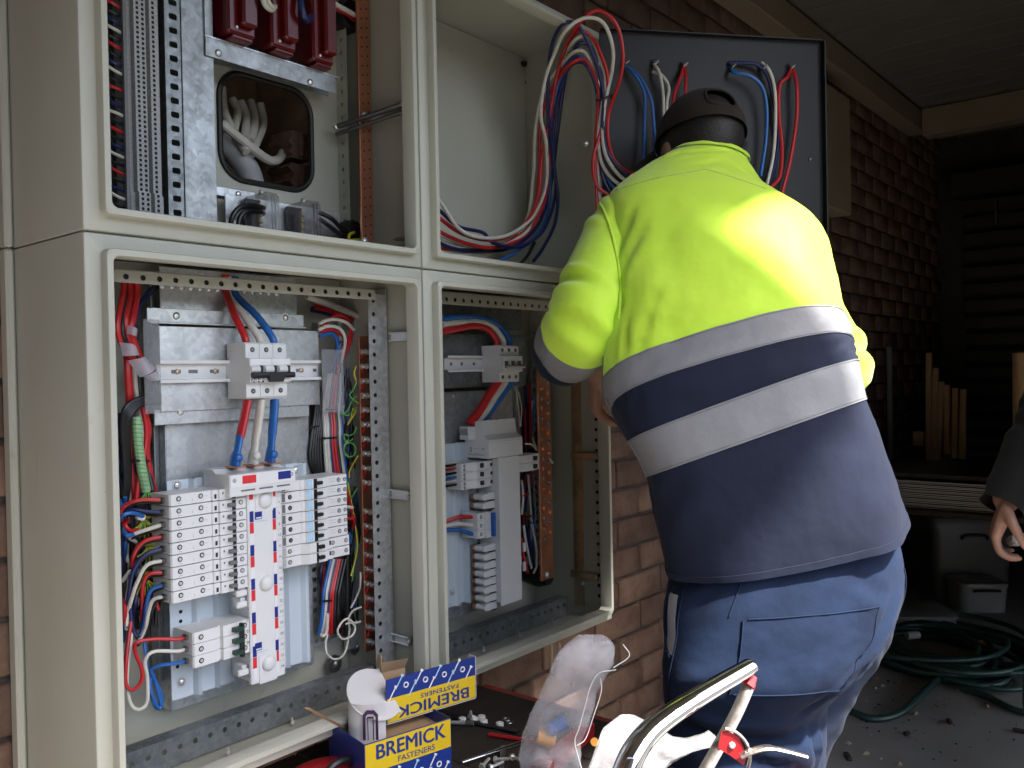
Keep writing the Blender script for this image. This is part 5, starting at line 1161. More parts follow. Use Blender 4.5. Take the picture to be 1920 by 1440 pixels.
p = atP(1099, 270, .002); part('latch_nut', MB().dome(p, DN, .0075, .009, 0, 6), 'steel', DP)
eyes = [(1171, 118), (1226, 118), (1280, 122), (1370, 124), (1428, 126), (1480, 126)]
for x, y in eyes:
    p = atP(x, y, .004); part('wire_eye', MB().tube(spline([p+V(0, 0, .004), p+DN*.014+DD*.006, p+DN*.016-DD*.002+V(0, 0, -.007), p+V(0, 0, -.010)], 4), .0022, 6), 'steel', DP)
    part('eye_hole', MB().cyl(p-DN*.0035, p-DN*.0030, .010, 12), 'hole', DP)
p = atP(1519, 299, .001); part('panel_screw', MB().dome(p, DN, .004, .003), 'steel_dark', DP)
def pc(l, r, m, lab, grp='cable tails on the black panel'): return wire([atP(x, y, o) for x, y, o in l], r, m+'_cable', lab, grp, n=10, cat='cable', name='cable')
pc([(1172, 122, .006), (1190, 140, .02), (1208, 175, .02), (1208, 240, .018), (1206, 300, .02)], .0036, 'blue', 'blue cable, left tail hanging from the first eye of the black panel')
pc([(1174, 124, .008), (1200, 145, .022), (1220, 185, .024), (1226, 230, .022), (1230, 300, .02)], .0036, 'blue', 'blue cable, right tail hanging from the first eye of the black panel')
pc([(1226, 120, .006), (1236, 135, .022), (1242, 165, .02), (1244, 200, .02), (1244, 280, .02)], .0036, 'white', 'white cable, left tail hanging from the second eye of the black panel')
pc([(1224, 135, .006), (1242, 142, .022), (1254, 165, .022), (1250, 200, .02), (1250, 280, .02)], .0036, 'white', 'white cable, right tail hanging from the second eye of the black panel')
pc([(1282, 122, .006), (1276, 145, .02), (1264, 180, .02), (1256, 250, .02)], .0038, 'red', 'red cable, left tail hanging from the third eye of the black panel')
pc([(1284, 122, .006), (1286, 150, .022), (1284, 190, .02), (1284, 260, .02)], .0038, 'red', 'red cable, right tail hanging from the third eye of the black panel')
pc([(1370, 128, .006), (1376, 136, .02), (1405, 142, .028), (1428, 162, .03), (1437, 200, .028), (1436, 260, .025), (1426, 330, .02)], .0044, 'blue', 'blue cable hanging from the fourth eye of the black panel')
pc([(1366, 118, .004), (1395, 118, .012), (1420, 122, .015), (1440, 145, .015), (1452, 200, .015), (1460, 260, .015), (1450, 320, .015), (1438, 350, .015)], .0044, 'navy', 'navy cable curving along the top of the black panel')
pc([(1428, 118, .006), (1442, 132, .022), (1452, 165, .024), (1454, 220, .022), (1450, 290, .02), (1438, 345, .02)], .0040, 'white', 'white cable hanging from the fifth eye of the black panel')
pc([(1484, 128, .006), (1476, 145, .02), (1462, 160, .022), (1460, 210, .02), (1466, 280, .02), (1462, 330, .02), (1445, 352, .02)], .0044, 'red', 'red cable, inner tail hanging from the sixth eye of the black panel')
pc([(1486, 128, .008), (1494, 160, .024), (1494, 220, .022), (1482, 300, .02), (1464, 372, .02)], .0044, 'red', 'red cable, outer tail hanging from the sixth eye of the black panel')
# main loom: out of the left cabinet, round the bottom, up and over into the open panel
LG = 'cable loom in the upper right cabinet'
def loom(inner, outer, m, lab, r=.0041):
    pts = [at(x, y, Y) for x, y, Y in inner]+[atP(x, y, o) for x, y, o in outer]
    return wire(pts, r, m+'_cable', lab, LG, k=8, n=10, cat='cable', name='cable')
loom([(800, 350, .13), (828, 382, .12), (862, 430, .11), (905, 446, .11), (955, 440, .12), (1000, 405, .13), (1024, 345, .12), (1024, 270, .10), (1014, 215, .09), (1022, 150, .06), (1040, 100, .03)], [(1060, 58, .08), (1095, 34, .09), (1130, 42, .09), (1148, 85, .08), (1148, 130, .06), (1134, 195, .05), (1130, 255, .05), (1140, 300, .05), (1175, 340, .05), (1230, 360, .05)], 'white', 'white cable forming the second highest loop over the panel')
loom([(800, 390, .14), (828, 412, .13), (870, 440, .12), (925, 450, .12), (975, 430, .13), (1008, 375, .13), (1016, 300, .12), (1032, 210, .09), (1045, 140, .05), (1060, 90, .03)], [(1085, 45, .08), (1120, 20, .09), (1155, 45, .09), (1168, 100, .08), (1162, 150, .07), (1142, 210, .05), (1140, 260, .05), (1155, 305, .05), (1195, 330, .05), (1240, 340, .05)], 'red', 'red cable forming the highest loop over the panel')
loom([(800, 375, .15), (828, 398, .14), (860, 425, .14), (905, 436, .14), (925, 455, .12), (975, 462, .12), (1020, 430, .12), (1042, 360, .12), (1036, 290, .11), (1028, 220, .09), (1028, 140, .06), (1036, 80, .04)], [(1055, 46, .07), (1080, 44, .075), (1100, 75, .07), (1120, 125, .06), (1132, 180, .05), (1130, 240, .05), (1142, 290, .05), (1180, 330, .05), (1230, 350, .045)], 'navy', 'navy cable running on the outside of the loom')
loom([(805, 420, .15), (835, 440, .14), (880, 458, .13), (930, 464, .13), (985, 440, .14), (1020, 380, .13), (1030, 300, .12), (1040, 200, .10), (1052, 130, .06), (1066, 85, .04)], [(1085, 58, .06), (1110, 70, .06), (1128, 105, .06), (1140, 150, .055), (1134, 205, .045), (1124, 255, .045), (1112, 300, .045), (1118, 345, .04), (1150, 372, .04)], 'red', 'red cable on the left of the bound bundle')
loom([(805, 430, .16), (840, 452, .15), (890, 462, .15), (950, 458, .14), (1000, 420, .14), (1024, 350, .14), (1036, 260, .12), (1048, 170, .08), (1060, 110, .05)], [(1078, 75, .055), (1105, 68, .055), (1122, 105, .05), (1135, 150, .05), (1128, 205, .042), (1122, 260, .042), (1130, 310, .04), (1160, 345, .04), (1200, 356, .04)], 'white', 'white cable in the middle of the loom')
loom([(805, 445, .16), (850, 466, .15), (900, 470, .15), (960, 464, .15), (1010, 420, .15), (1034, 340, .14), (1044, 260, .12), (1054, 180, .08), (1066, 120, .05)], [(1085, 82, .05), (1108, 90, .05), (1122, 130, .045), (1130, 180, .04), (1128, 240, .04), (1136, 295, .04), (1175, 338, .035), (1230, 352, .035)], 'navy', 'navy cable in the middle of the loom')
loom([(805, 462, .16), (850, 468, .16), (905, 466, .16), (960, 450, .16), (1000, 400, .16), (1010, 330, .15), (1012, 260, .13), (1020, 200, .10), (1045, 150, .06)], [(1070, 120, .045), (1095, 112, .045), (1112, 135, .04), (1122, 170, .036), (1120, 220, .034), (1116, 280, .034), (1118, 350, .034), (1120, 400, .034)], 'red', 'red cable along the floor of the upper right cabinet')
loom([(805, 470, .17), (860, 476, .16), (930, 470, .16), (985, 420, .16), (1000, 330, .15), (1004, 240, .13), (1020, 170, .09), (1050, 125, .05)], [(1076, 98, .042), (1098, 100, .042), (1114, 140, .036), (1122, 190, .032), (1118, 250, .032), (1120, 320, .03), (1126, 390, .03)], 'white', 'white cable along the floor of the upper right cabinet')
loom([(1000, 490, .12), (1018, 465, .12), (1040, 420, .11), (1046, 370, .11), (1040, 320, .11), (1038, 250, .10), (1050, 170, .07), (1066, 128, .045)], [(1088, 116, .04), (1104, 130, .038), (1118, 165, .034), (1126, 210, .03), (1124, 270, .03), (1130, 330, .03), (1150, 372, .03)], 'navy', 'navy cable nearest the right wall of the upper right cabinet')
loom([(930, 492, .13), (975, 468, .13), (1015, 430, .14), (1030, 380, .14), (1032, 300, .13), (1032, 230, .11), (1046, 160, .07), (1064, 118, .045)], [(1084, 106, .04), (1102, 118, .036), (1116, 155, .032), (1122, 215, .028), (1126, 290, .028), (1150, 350, .028), (1200, 372, .028)], 'blue', 'blue cable rising from the floor of the upper right cabinet')
wire([at(975, 496, .12), at(990, 478, .13), at(1002, 455, .14)], .0040, 'black_cable', 'short black cable at the floor of the upper right cabinet', n=10, cat='cable')
solo('cable_tie', MB().tube(spline([atP(x, y, o) for x, y, o in ((1118, 188, .05), (1126, 188, .066), (1138, 182, .07), (1148, 178, .06), (1146, 184, .04))], 5), .0026, 6), 'black_pl', 'black cable tie binding the loom on the black panel', 'cable tie')
# ------------------------------------------------------------------ people
def fabric(name, col, col2, rough, weave, dirt=0.0, sheen=.3):
    m = bpy.data.materials.new(name); m.use_nodes = True; n = m.node_tree.nodes; l = m.node_tree.links; b = n['Principled BSDF']
    b.inputs['Roughness'].default_value = rough; b.inputs['Specular IOR Level'].default_value = .25; b.inputs['Sheen Weight'].default_value = sheen; b.inputs['Sheen Roughness'].default_value = .5
    tc = n.new('ShaderNodeTexCoord'); nz = n.new('ShaderNodeTexNoise'); nz.inputs['Scale'].default_value = 9; nz.inputs['Detail'].default_value = 6
    l.new(tc.outputs['Object'], nz.inputs['Vector']); rp = n.new('ShaderNodeValToRGB')
    rp.color_ramp.elements[0].position = .35; rp.color_ramp.elements[1].position = .72; rp.color_ramp.elements[0].color = (*col, 1); rp.color_ramp.elements[1].color = (*col2, 1)
    l.new(nz.outputs['Fac'], rp.inputs[0]); l.new(rp.outputs[0], b.inputs['Base Color'])
    n2 = n.new('ShaderNodeTexNoise'); n2.inputs['Scale'].default_value = weave; n2.inputs['Detail'].default_value = 2; l.new(tc.outputs['Object'], n2.inputs['Vector'])
    n3 = n.new('ShaderNodeTexNoise'); n3.inputs['Scale'].default_value = 22; n3.inputs['Detail'].default_value = 2; l.new(tc.outputs['Object'], n3.inputs['Vector'])
    bp = n.new('ShaderNodeBump'); bp.inputs['Strength'].default_value = .25; bp.inputs['Distance'].default_value = .0015; l.new(n2.outputs['Fac'], bp.inputs['Height'])
    b2 = n.new('ShaderNodeBump'); b2.inputs['Strength'].default_value = .22; b2.inputs['Distance'].default_value = .012; l.new(n3.outputs['Fac'], b2.inputs['Height']); l.new(bp.outputs[0], b2.inputs['Normal']); l.new(b2.outputs[0], b.inputs['Normal'])
    MATS[name] = m
fabric('hivis', (.55, .83, .046), (.60, .88, .055), .6, 700, sheen=.3)
fabric('navy_cloth', (.007, .0105, .026), (.010, .0145, .033), .85, 700, sheen=.04)
fabric('tape_grey', (.185, .187, .195), (.215, .217, .225), .5, 500, sheen=0)
fabric('denim', (.0035, .0085, .025), (.009, .021, .054), .92, 500, sheen=.02)
fabric('dark_cloth', (.005, .005, .005), (.009, .0085, .008), .85, 600, sheen=.05)
fabric('cap_cloth', (.018, .013, .010), (.026, .019, .015), .85, 800, sheen=.05)
def tape_mat():
    m = MATS['tape_grey']; n = m.node_tree.nodes; l = m.node_tree.links; b = n['Principled BSDF']; tc = n.new('ShaderNodeTexCoord'); v = n.new('ShaderNodeTexVoronoi'); v.inputs['Scale'].default_value = 420; l.new(tc.outputs['Object'], v.inputs['Vector'])
    mr = n.new('ShaderNodeMapRange'); mr.inputs[1].default_value = .1; mr.inputs[2].default_value = .6; mr.inputs[3].default_value = .28; mr.inputs[4].default_value = .62; l.new(v.outputs['Distance'], mr.inputs[0]); l.new(mr.outputs[0], b.inputs['Roughness']); b.inputs['Specular IOR Level'].default_value = .6
tape_mat()
mat('skin', (.30, .155, .105), .5, 0, .12, 30, .1, 300)
mat('hair', (.008, .006, .005), .6, 0, .3, 60, .6, 250)
mat('lining', (.30, .30, .31), .7, 0, .1, 30)
MSC = .95                                            # distance scale of the worker
def ringp(cx, cy, hw, roll, off, a, th, sup):
    a *= MSC; S = a/F; c = ax(cx, cy, a); ro = R(roll)
    u = RT*math.cos(ro)+UP*math.sin(ro); upv = UP*math.cos(ro)-RT*math.sin(ro); vd = -ray(cx, cy).normalized()
    s = max(-.95, min(.95, off*S/th)); nd = vd*math.sqrt(1-s*s)+upv*s
    return c, u, nd, hw*S, th, sup
def cr(P, t):
    n = len(P)-1; i = min(int(t), n-1); f = t-i
    a, b, c, d = P[max(i-1, 0)], P[i], P[i+1], P[min(i+2, n)]
    return [.5*((2*q)+(r-p)*f+(2*p-5*q+4*r-s)*f*f+(3*q-p-3*r+s)*f**3) for p, q, r, s in zip(a, b, c, d)]
def seg(p, a, b):
    ax_, ay = b[0]-a[0], b[1]-a[1]; L2 = ax_*ax_+ay*ay; f = max(0, min(1, ((p[0]-a[0])*ax_+(p[1]-a[1])*ay)/L2)); dx, dy = p[0]-a[0]-ax_*f, p[1]-a[1]-ay*f
    return math.hypot(dx, dy), f
def creases(t, deg, L):
    d = 0
    for t0, a0, t1, a1, dep, w in L:                   # one side sinks, the other swells, fading to both ends
        k, f = seg((t*20, deg), (t0*20, a0), (t1*20, a1))
        if k < w*3: e = math.sin(math.pi*min(1, max(0, f*.96+.02)))**.6; d += dep*e*(-math.exp(-(k/w)**2)+.55*math.exp(-((k-1.7*w)/(w*.9))**2))
    return d
class Loft:
    def __init__(s, rings, wr): s.r = rings; s.wr = wr
    def pt(s, t, th, off=0.0):
        c, u, nd, hw, tk, sup = ringp(*cr(s.r, t)); ca, sa = math.cos(th), math.sin(th)
        v = u*hw*math.copysign(abs(ca)**(2/sup), ca)+nd*tk*math.copysign(abs(sa)**(2/sup), sa)
        p = c+v; return p+v.normalized()*(s.wr(t, th, p)+off)
    def grid(s, t0, t1, nt, th0, th1, nth, off=0.0, mb=None, m=0, mf=None):
        mb = mb or MB(); vs = []; full = abs(th1-th0-2*math.pi) < 1e-6; w = nth if full else nth+1
        for i in range(nt+1):
            for j in range(w): vs.append(s.pt(t0+(t1-t0)*i/nt, th0+(th1-th0)*j/nth, off))
        for i in range(nt):
            fs = []
            for j in range(nth): j2 = (j+1) % w; fs.append((i*w+j, i*w+j2, (i+1)*w+j2, (i+1)*w+j))
            if i == 0: mb.add(vs, fs, m if mf is None else mf(t0)); base = len(mb.v)-len(vs)
            else:
                o = base; mb.f += [tuple(q+o for q in f) for f in fs]; mb.m += [m if mf is None else mf(t0+(t1-t0)*(i+.5)/nt)]*len(fs)
        return mb
    def line(s, tt, off, r, mb, k=5): return mb.tube(spline([s.pt(t, th, off) for t, th in tt], k), r, 6)
def fbm(p, sc, st=(1, 1, 1)): return noise.fractal(V(p.x*st[0]*sc, p.y*st[1]*sc, p.z*st[2]*sc), 1.0, 2.0, 3)
WK = thing('person', 'worker in yellow and navy hi-vis jacket, dark cap and blue work trousers, leaning into cabinet', 'person', V(.93, -.50, .03))
JR = [(1472, 1003, 226, 9.6, -66, 1.55, .152, 3.1), (1447, 910, 222, 14, -35, 1.55, .152, 3.1), (1418, 822, 214, 19.5, 0, 1.55, .150, 3.1), (1394, 757, 222, 19.7, 14, 1.56, .150, 3.1),
      (1376, 722, 231, 16, 50, 1.58, .150, 3.1), (1365, 681, 233, 15.8, 64, 1.60, .150, 3.1), (1361, 598, 216, 11, 88, 1.64, .145, 3.1), (1353, 512, 203, 7, 92, 1.69, .138, 3.1),
      (1322, 412, 186, -3, 62, 1.75, .112, 2.8), (1312, 350, 128, -5, 38, 1.80, .085, 2.2), (1322, 308, 88, -4, 26, 1.84, .070, 2.1), (1332, 292, 72, -3, 26, 1.86, .064, 2.0)]
JC = [(5.0, 118, 6.3, 104, .0045, 2.2), (5.0, 108, 5.9, 100, .0035, 1.8), (5.05, 128, 5.9, 126, .0040, 2.0), (5.0, 140, 6.6, 133, .0040, 2.2), (5.9, 150, 7.2, 118, .0050, 3.0), (6.6, 155, 7.7, 122, .0040, 2.6), (5.3, 92, 6.4, 84, .0025, 2.0), (5.2, 60, 6.2, 78, .0025, 2.6),
      (9.2, 150, 9.9, 112, .0045, 3.0), (9.5, 130, 10.1, 84, .0050, 3.0), (9.8, 100, 10.3, 60, .0045, 2.5), (8.4, 158, 9.2, 130, .0040, 2.6), (8.6, 40, 9.4, 62, .0035, 3.0), (8.9, 96, 9.5, 70, .0035, 2.6), (3.3, 30, 3.7, 8, .0060, 3.0), (3.2, 22, 3.45, 2, .0050, 3.1), (3.4, 48, 3.8, 20, .0040, 3.0), (3.4, 140, 3.9, 120, .0025, 2.5),
      (1.2, 150, 1.7, 120, .0030, 5.0), (.5, 140, .9, 108, .0035, 5.0), (.8, 165, 1.9, 158, .0040, 4.0), (7.2, 40, 8.2, 66, .0025, 3.5)]
def jw(t, th, p):
    d = .0035*fbm(p, 7, (1, 1, .7))+.0018*fbm(p, 24)
    if 4.5 < t < 9:                                   # drag folds running from the spine to the left arm and hem
        k = math.exp(-((t-6.4)/1.5)**2); x = math.cos(th)
        d += k*.0060*math.sin(9*x+5*t)*max(0, math.sin(th))*(.4+.6*fbm(p, 5))
        d -= .007*math.exp(-((x+.22+.05*math.sin(t*2))/.10)**2)*max(0, math.sin(th))*k     # hollow along the spine
    dg = math.degrees(th) % 360
    d += creases(t, dg, JC)
    if t < 4.2 and math.sin(th) > 0: d += .004*math.sin(6*math.cos(th)+2.2*t)*math.exp(-((t-3.3)/.5)**2)
    if t < 1.0: d += .003*math.sin(7*th+2)*(1-t)
    return d
J = Loft(JR, jw); PI2 = 2*math.pi
TB = 4.35                                              # yellow above, navy below
jk = part('jacket', J.grid(0, 11, 110, 0, PI2, 96, mf=lambda t: 0 if t > TB else 1), ['hivis', 'navy_cloth'], WK, ang=75)
def sub(name, mb, mats, parent, ang=70): return link(name, mb.mesh(name, [mats] if isinstance(mats, str) else mats, wpos(parent), True, ang), parent)
def strip(t0, t1, off, nt=6):
    mb = J.grid(t0, t1, nt, 0, PI2, 96, off)
    for te in (t0, t1):
        a = [J.pt(te, PI2*j/96, off) for j in range(96)]; b = [J.pt(te, PI2*j/96, 0) for j in range(96)]
        mb.add(a+b, [(j, (j+1) % 96, 96+(j+1) % 96, 96+j) for j in range(96)])
    return mb
sub('reflective_band', strip(4.0, 5.0, .0022, 8), 'tape_grey', jk); sub('reflective_band', strip(2.0, 3.0, .0022, 8), 'tape_grey', jk)
sub('hem', strip(0.0, .16, .0020, 4), 'navy_cloth', jk)
for te in (4.04, 4.96, 2.04, 2.96):
    mb = MB(); J.line([(te, R(a)) for a in range(0, 181, 6)], .0026, .0005, mb, 3); sub('stitching', mb, 'grey_dark_pl', jk)
mb = MB(); J.line([(2.0, R(158)), (2.5, R(158)), (3.0, R(157))], .0030, .0010, mb); J.line([(4.0, R(163)), (4.5, R(163)), (5, R(162)), (6, R(160)), (6.8, R(164))], .0024, .0010, mb); sub('side_seam', mb, 'tape_grey', jk)
# collar, with navy lining standing a little higher
cl_ = J.grid(10.5, 11.0, 4, 0, PI2, 64, .004); sub('collar', cl_, 'hivis', jk)
CRg = [(1334, 296, 66, -3, 24, 1.86, .058, 2.0), (1338, 280, 62, -3, 26, 1.875, .056, 2.0), (1342, 268, 60, -3, 26, 1.885, .054, 2.0)]
CL = Loft(CRg, lambda t, th, p: 0); sub('collar_lining', CL.grid(0, 2, 8, 0, PI2, 48), 'navy_cloth', jk)
# sleeves
SCR = [(1.0+.55*i, 20+97*i % 360, 1.5+.55*i, (20+97*i) % 360+90+25*(i % 3), .0060, 3.2+(i % 2)) for i in range(9)]+[(3.2+.3*i, 40+130*i % 360, 3.45+.3*i, (40+130*i) % 360+120, .0055, 2.6) for i in range(6)]
def sleeve(pts, rads, folds, ends=None, parent=jk, n=64, k=20, mats=('hivis',), zone=None, sc=1.0, seed=0):
    P = spline([ax(x, y, a*sc) for x, y, a in pts], k); N = len(P); K = len(rads)-1; rr = []
    for i in range(N):
        f = i/(N-1)*K; j = min(int(f), K-1); g_ = f-j; rr.append(rads[j]*(1-g_)+rads[j+1]*g_)
    mb = MB().tube(P, 1, n, 0, False, rr)
    for i in range(N):
        for j in range(n):
            q = mb.v[i*n+j]; d = (q-P[i]).normalized(); t = i/(N-1)
            dg = 360*j/n; cz_ = creases(t*6, dg, SCR)+creases(t*6, dg-360, SCR)+creases(t*6, dg+360, SCR); mb.v[i*n+j] = q+d*(folds*.5*fbm(q+V(seed, 0, 0), 7)+cz_*folds/.006)
    if zone:
        for fi in range(len(mb.f)): mb.m[fi] = zone((fi//n)/(N-1))
    return mb
ls = sleeve([(1205, 408, 1.78), (1162, 415, 1.735), (1138, 475, 1.68), (1112, 540, 1.62), (1096, 600, 1.585), (1080, 640, 1.61), (1056, 658, 1.70)], [.044, .052, .056, .061, .067, .064, .063], .006, zone=lambda t: 0 if t < .80 else (1 if t < .91 else 2), sc=MSC)
sl_ = sub('sleeve', ls, ['hivis', 'tape_grey', 'navy_cloth'], jk)
rs = sleeve([(1440, 450, 1.74), (1490, 530, 1.72), (1540, 610, 1.70), (1574, 685, 1.66), (1550, 730, 1.70), (1480, 750, 1.80)], [.04, .048, .052, .054, .050, .046], .007, sc=MSC, seed=4)
sub('sleeve', rs, 'hivis', jk)
from mathutils.bvhtree import BVHTree
jmb = J.grid(0, 11, 80, 0, PI2, 72)
trees = [BVHTree.FromPolygons([tuple(q) for q in m_.v], m_.f) for m_ in (jmb, ls)]
def onsurf(x, y, lift):
    best = None; d = ray(x, y).normalized()
    for tr_ in trees:
        h = tr_.ray_cast(CP, d)
        if h[0] is not None and (best is None or h[3] < best[1]): best = (h[0], h[3])
    return best[0]-d*lift if best else None
def seam_px(l, r, lift, name, matn):
    P = [onsurf(x, y, lift) for x, y in [(p.x, p.y) for p in spline([V(x, y, 0) for x, y in l], 6)]]; P = [q for q in P if q is not None]
    sub(name, MB().tube(P, r, 8), matn, jk)
seam_px([(1120, 375), (1132, 395), (1146, 435), (1156, 480), (1162, 520), (1163, 560), (1160, 600)], .0026, .001, 'armhole_piping', 'hivis')
seam_px([(1124, 367), (1175, 350), (1233, 334), (1308, 320), (1325, 318), (1375, 333), (1437, 354)], .0006, .0000, 'yoke_seam', 'grey_dark_pl')
# trousers
TRg = [(1470, 985, 205, 8, -40, 1.56, .130, 2.4), (1470, 1080, 221, 4, -40, 1.55, .145, 2.4), (1462, 1165, 214, 2, -45, 1.54, .150, 2.4), (1437, 1240, 191, 0, -45, 1.53, .142, 2.3), (1402, 1315, 156, 0, -40, 1.54, .124, 2.2), (1396, 1440, 150, 0, -30, 1.545, .108, 2.1), (1400, 1600, 118, 0, -30, 1.55, .095, 2.1), (1404, 1750, 100, 0, -20, 1.56, .085, 2.1), (1404, 1985, 84, 0, -20, 1.57, .075, 2.1)]
def tw(t, th, p):
    s_ = max(0, math.sin(th)); d = .004*fbm(p, 8)+.0015*fbm(p, 30)
    d += s_*.010*math.exp(-((t-3.3)/.8)**2)*(1-.6*math.cos(th))                       # seat
    d -= s_*.011*math.exp(-((t-4.35+.25*math.cos(th)**2)/.16)**2)                     # fold under the seat
    d += s_*.005*math.sin(8*t+3*math.cos(th))*math.exp(-((t-5.2)/.8)**2)
    d += creases(t, math.degrees(th) % 360, TC)
    return d
TC = [(1.1, 30, 2.9, 52, 0.0093, 3.5), (1.6, 18, 3.2, 40, 0.0085, 3.0), (2.6, 40, 3.9, 60, 0.0102, 3.0), (.7, 60, 1.3, 40, 0.0059, 3.0), (4.0, 150, 4.4, 60, 0.0119, 2.4), (4.2, 140, 4.8, 50, 0.0093, 3.2), (4.6, 120, 5.0, 40, 0.0076, 3.0), (4.0, 40, 5.2, 34, 0.0102, 3.0), (3.6, 150, 4.2, 120, 0.0068, 3.0), (5.1, 130, 5.5, 60, 0.0076, 4.0), (.8, 120, 1.3, 134, 0.0051, 3.0), (2.9, 110, 3.6, 140, 0.0051, 4.0)]
T = Loft(TRg, tw)
tmb = T.grid(0, 8, 90, 0, PI2, 80)
URg = [(1575, 1120, 108, 0, -20, 1.60, .110, 2.2), (1572, 1210, 94, 0, -20, 1.62, .108, 2.2), (1535, 1290, 82, 0, -15, 1.65, .100, 2.2), (1505, 1360, 76, 0, -10, 1.67, .095, 2.1), (1482, 1440, 66, 0, -10, 1.69, .090, 2.1), (1470, 1600, 76, 0, -10, 1.71, .085, 2.1), (1470, 1870, 70, 0, -10, 1.72, .075, 2.1)]
U = Loft(URg, lambda t, th, p: .004*fbm(p, 9)+creases(t, (math.degrees(th)+90) % 360, [(.4, 150, 1.6, 80, .003, 5), (1.4, 150, 2.2, 90, .004, 5), (2.4, 130, 3.0, 70, .003, 5)]))
U.grid(0, 6, 70, 0, PI2, 64, 0, tmb)
tr = part('trousers', tmb, 'denim', WK, ang=75)
mb = T.grid(1.35, 3.15, 26, R(48), R(104), 26, .0022); sub('back_pocket', mb, 'denim', tr)
mb = MB()
for tt in ([(1.35, R(a)) for a in range(48, 105, 6)], [(1.35+.2*i, R(104)) for i in range(10)], [(3.15, R(a)) for a in range(48, 105, 6)], [(1.35+.2*i, R(48)) for i in range(10)]): T.line(tt, .0030, .0011, mb, 3)
T.line([(.5+.2*i, R(106+1.2*i)) for i in range(5)], .001, .0012, mb, 3); T.line([(.6+.25*i, R(141+.8*i)) for i in range(18)], .001, .0014, mb, 3)
T.line([(.9+.2*i, R(14-2*i)) for i in range(10)], .001, .0014, mb, 3)
for k in range(3): T.line([(4.28+.05*k, R(60+10*i)) for i in range(8)], .0008, .0006, mb, 3)
sm_ = sub('seam', mb, 'denim', tr); sm_['kind'] = 'stuff'
mb = T.grid(.95, 2.4, 14, R(146), R(158), 6, .0016); sub('pocket_lining', mb, 'lining', tr)
mb = MB(); T.line([(.8, R(152)), (1.1, R(161)), (1.6, R(164)), (2.1, R(160)), (2.5, R(150))], .002, .0024, mb); sub('pocket_edge', mb, 'denim', tr)
# body: one continuous skin surface inside the clothes
def remesh(mb, voxel, mats, origin, name, smooth=2):
    me = mb.mesh(name+'_raw', ['skin'], origin, False); ob = bpy.data.objects.new('raw', me); COL.objects.link(ob)
    md = ob.modifiers.new('r', 'REMESH'); md.mode = 'VOXEL'; md.voxel_size = voxel
    sm = ob.modifiers.new('s', 'SMOOTH'); sm.iterations = smooth; sm.factor = .5
    out = bpy.data.meshes.new_from_object(ob.evaluated_get(bpy.context.evaluated_depsgraph_get())); bpy.data.objects.remove(ob); bpy.data.meshes.remove(me)
    out.materials.clear()
    for q in mats: out.materials.append(MATS[q])
    out.polygons.foreach_set('use_smooth', [True]*len(out.polygons)); out.name = name; return out
def cap(mb, pts, rads, n=14):
    P = spline(pts, 5); K = len(rads)-1; N = len(P); rr = [rads[min(int(i/(N-1)*K), K-1)]*(1-(i/(N-1)*K-min(int(i/(N-1)*K), K-1)))+rads[min(int(i/(N-1)*K), K-1)+1]*(i/(N-1)*K-min(int(i/(N-1)*K), K-1)) for i in range(N)]
    mb.tube(P, 1, n, 0, True, rr); mb.ell(P[0], (rr[0],)*3, n=12, k=8); mb.ell(P[-1], (rr[-1],)*3, n=12, k=8)
def hand(mb, w, d, pn, side, curl=.5, s=1.0, thumb_in=.4):
    # w wrist, d pointing direction, pn palm normal, side = +1/-1 thumb side along d x pn
    d = d.normalized(); pn = (pn-d*pn.dot(d)).normalized(); x = d.cross(pn)*side
    for k, off in enumerate((-.030, -.010, .010, .030)):
        cap(mb, [w+x*off*.5*s, w+d*.05*s+x*off*s, w+d*.088*s+x*off*s], [.016*s, .0155*s, .0125*s], 10)
        L = (.062, .078, .083, .074)[k]*s; b0 = w+d*.090*s+x*off*s; a = 0; p = b0; pts = [p]
        for q, fr in enumerate((.44, .31, .25)):
            a += curl*(.55, .75, .6)[q]*1.6; dirn = d*math.cos(a)+pn*math.sin(a); p = p+dirn*L*fr; pts.append(p)
        cap(mb, pts, [.0100*s, .0094*s, .0084*s, .0070*s], 10)
    t0 = w+d*.022*s+x*.026*s; t1 = t0+(d*.6+x*.75+pn*thumb_in).normalized()*.042*s; t2 = t1+(d*.85+x*.1+pn*(thumb_in+.3)).normalized()*.034*s; t3 = t2+(d*.85-x*.25+pn*(thumb_in+.3)).normalized()*.026*s
    cap(mb, [t0, t1, t2, t3], [.0165*s, .0125*s, .0110*s, .0085*s], 10)
def A(x, y, a): return ax(x, y, a*MSC)
hc = A(1312, 280, 1.905); tl = R(12); yw = R(-14)
Hup = UP*math.cos(tl)+FW*math.sin(tl); Hbk = -FW*math.cos(tl)+UP*math.sin(tl); Hrt = RT
q_ = Quaternion(Hup, -yw); Hbk = q_ @ Hbk; Hrt = q_ @ Hrt
HM = Matrix((Hrt, Hbk, Hup)).transposed()              # head axes: x right, y back, z crown
def hp(x, y, z): return hc+HM @ V(x, y, z)
bd = MB()
bd.ell(hp(0, .008, .012), (.076, .094, .092), HM); bd.ell(hp(0, -.030, -.050), (.058, .060, .068), HM)          # cranium, face
bd.ell(hp(0, -.060, -.090), (.034, .034, .030), HM); bd.ell(hp(0, -.094, -.040), (.012, .020, .024), HM)        # chin, nose
for sx in (-1, 1):
    bd.ell(hp(sx*.079, .006, -.030), (.010, .020, .033), HM); bd.ell(hp(sx*.084, .014, -.026), (.006, .014, .026), HM)
    bd.ell(hp(sx*.028, -.080, -.018), (.014, .010, .009), HM); bd.ell(hp(sx*.018, -.084, -.070), (.014, .010, .006), HM)
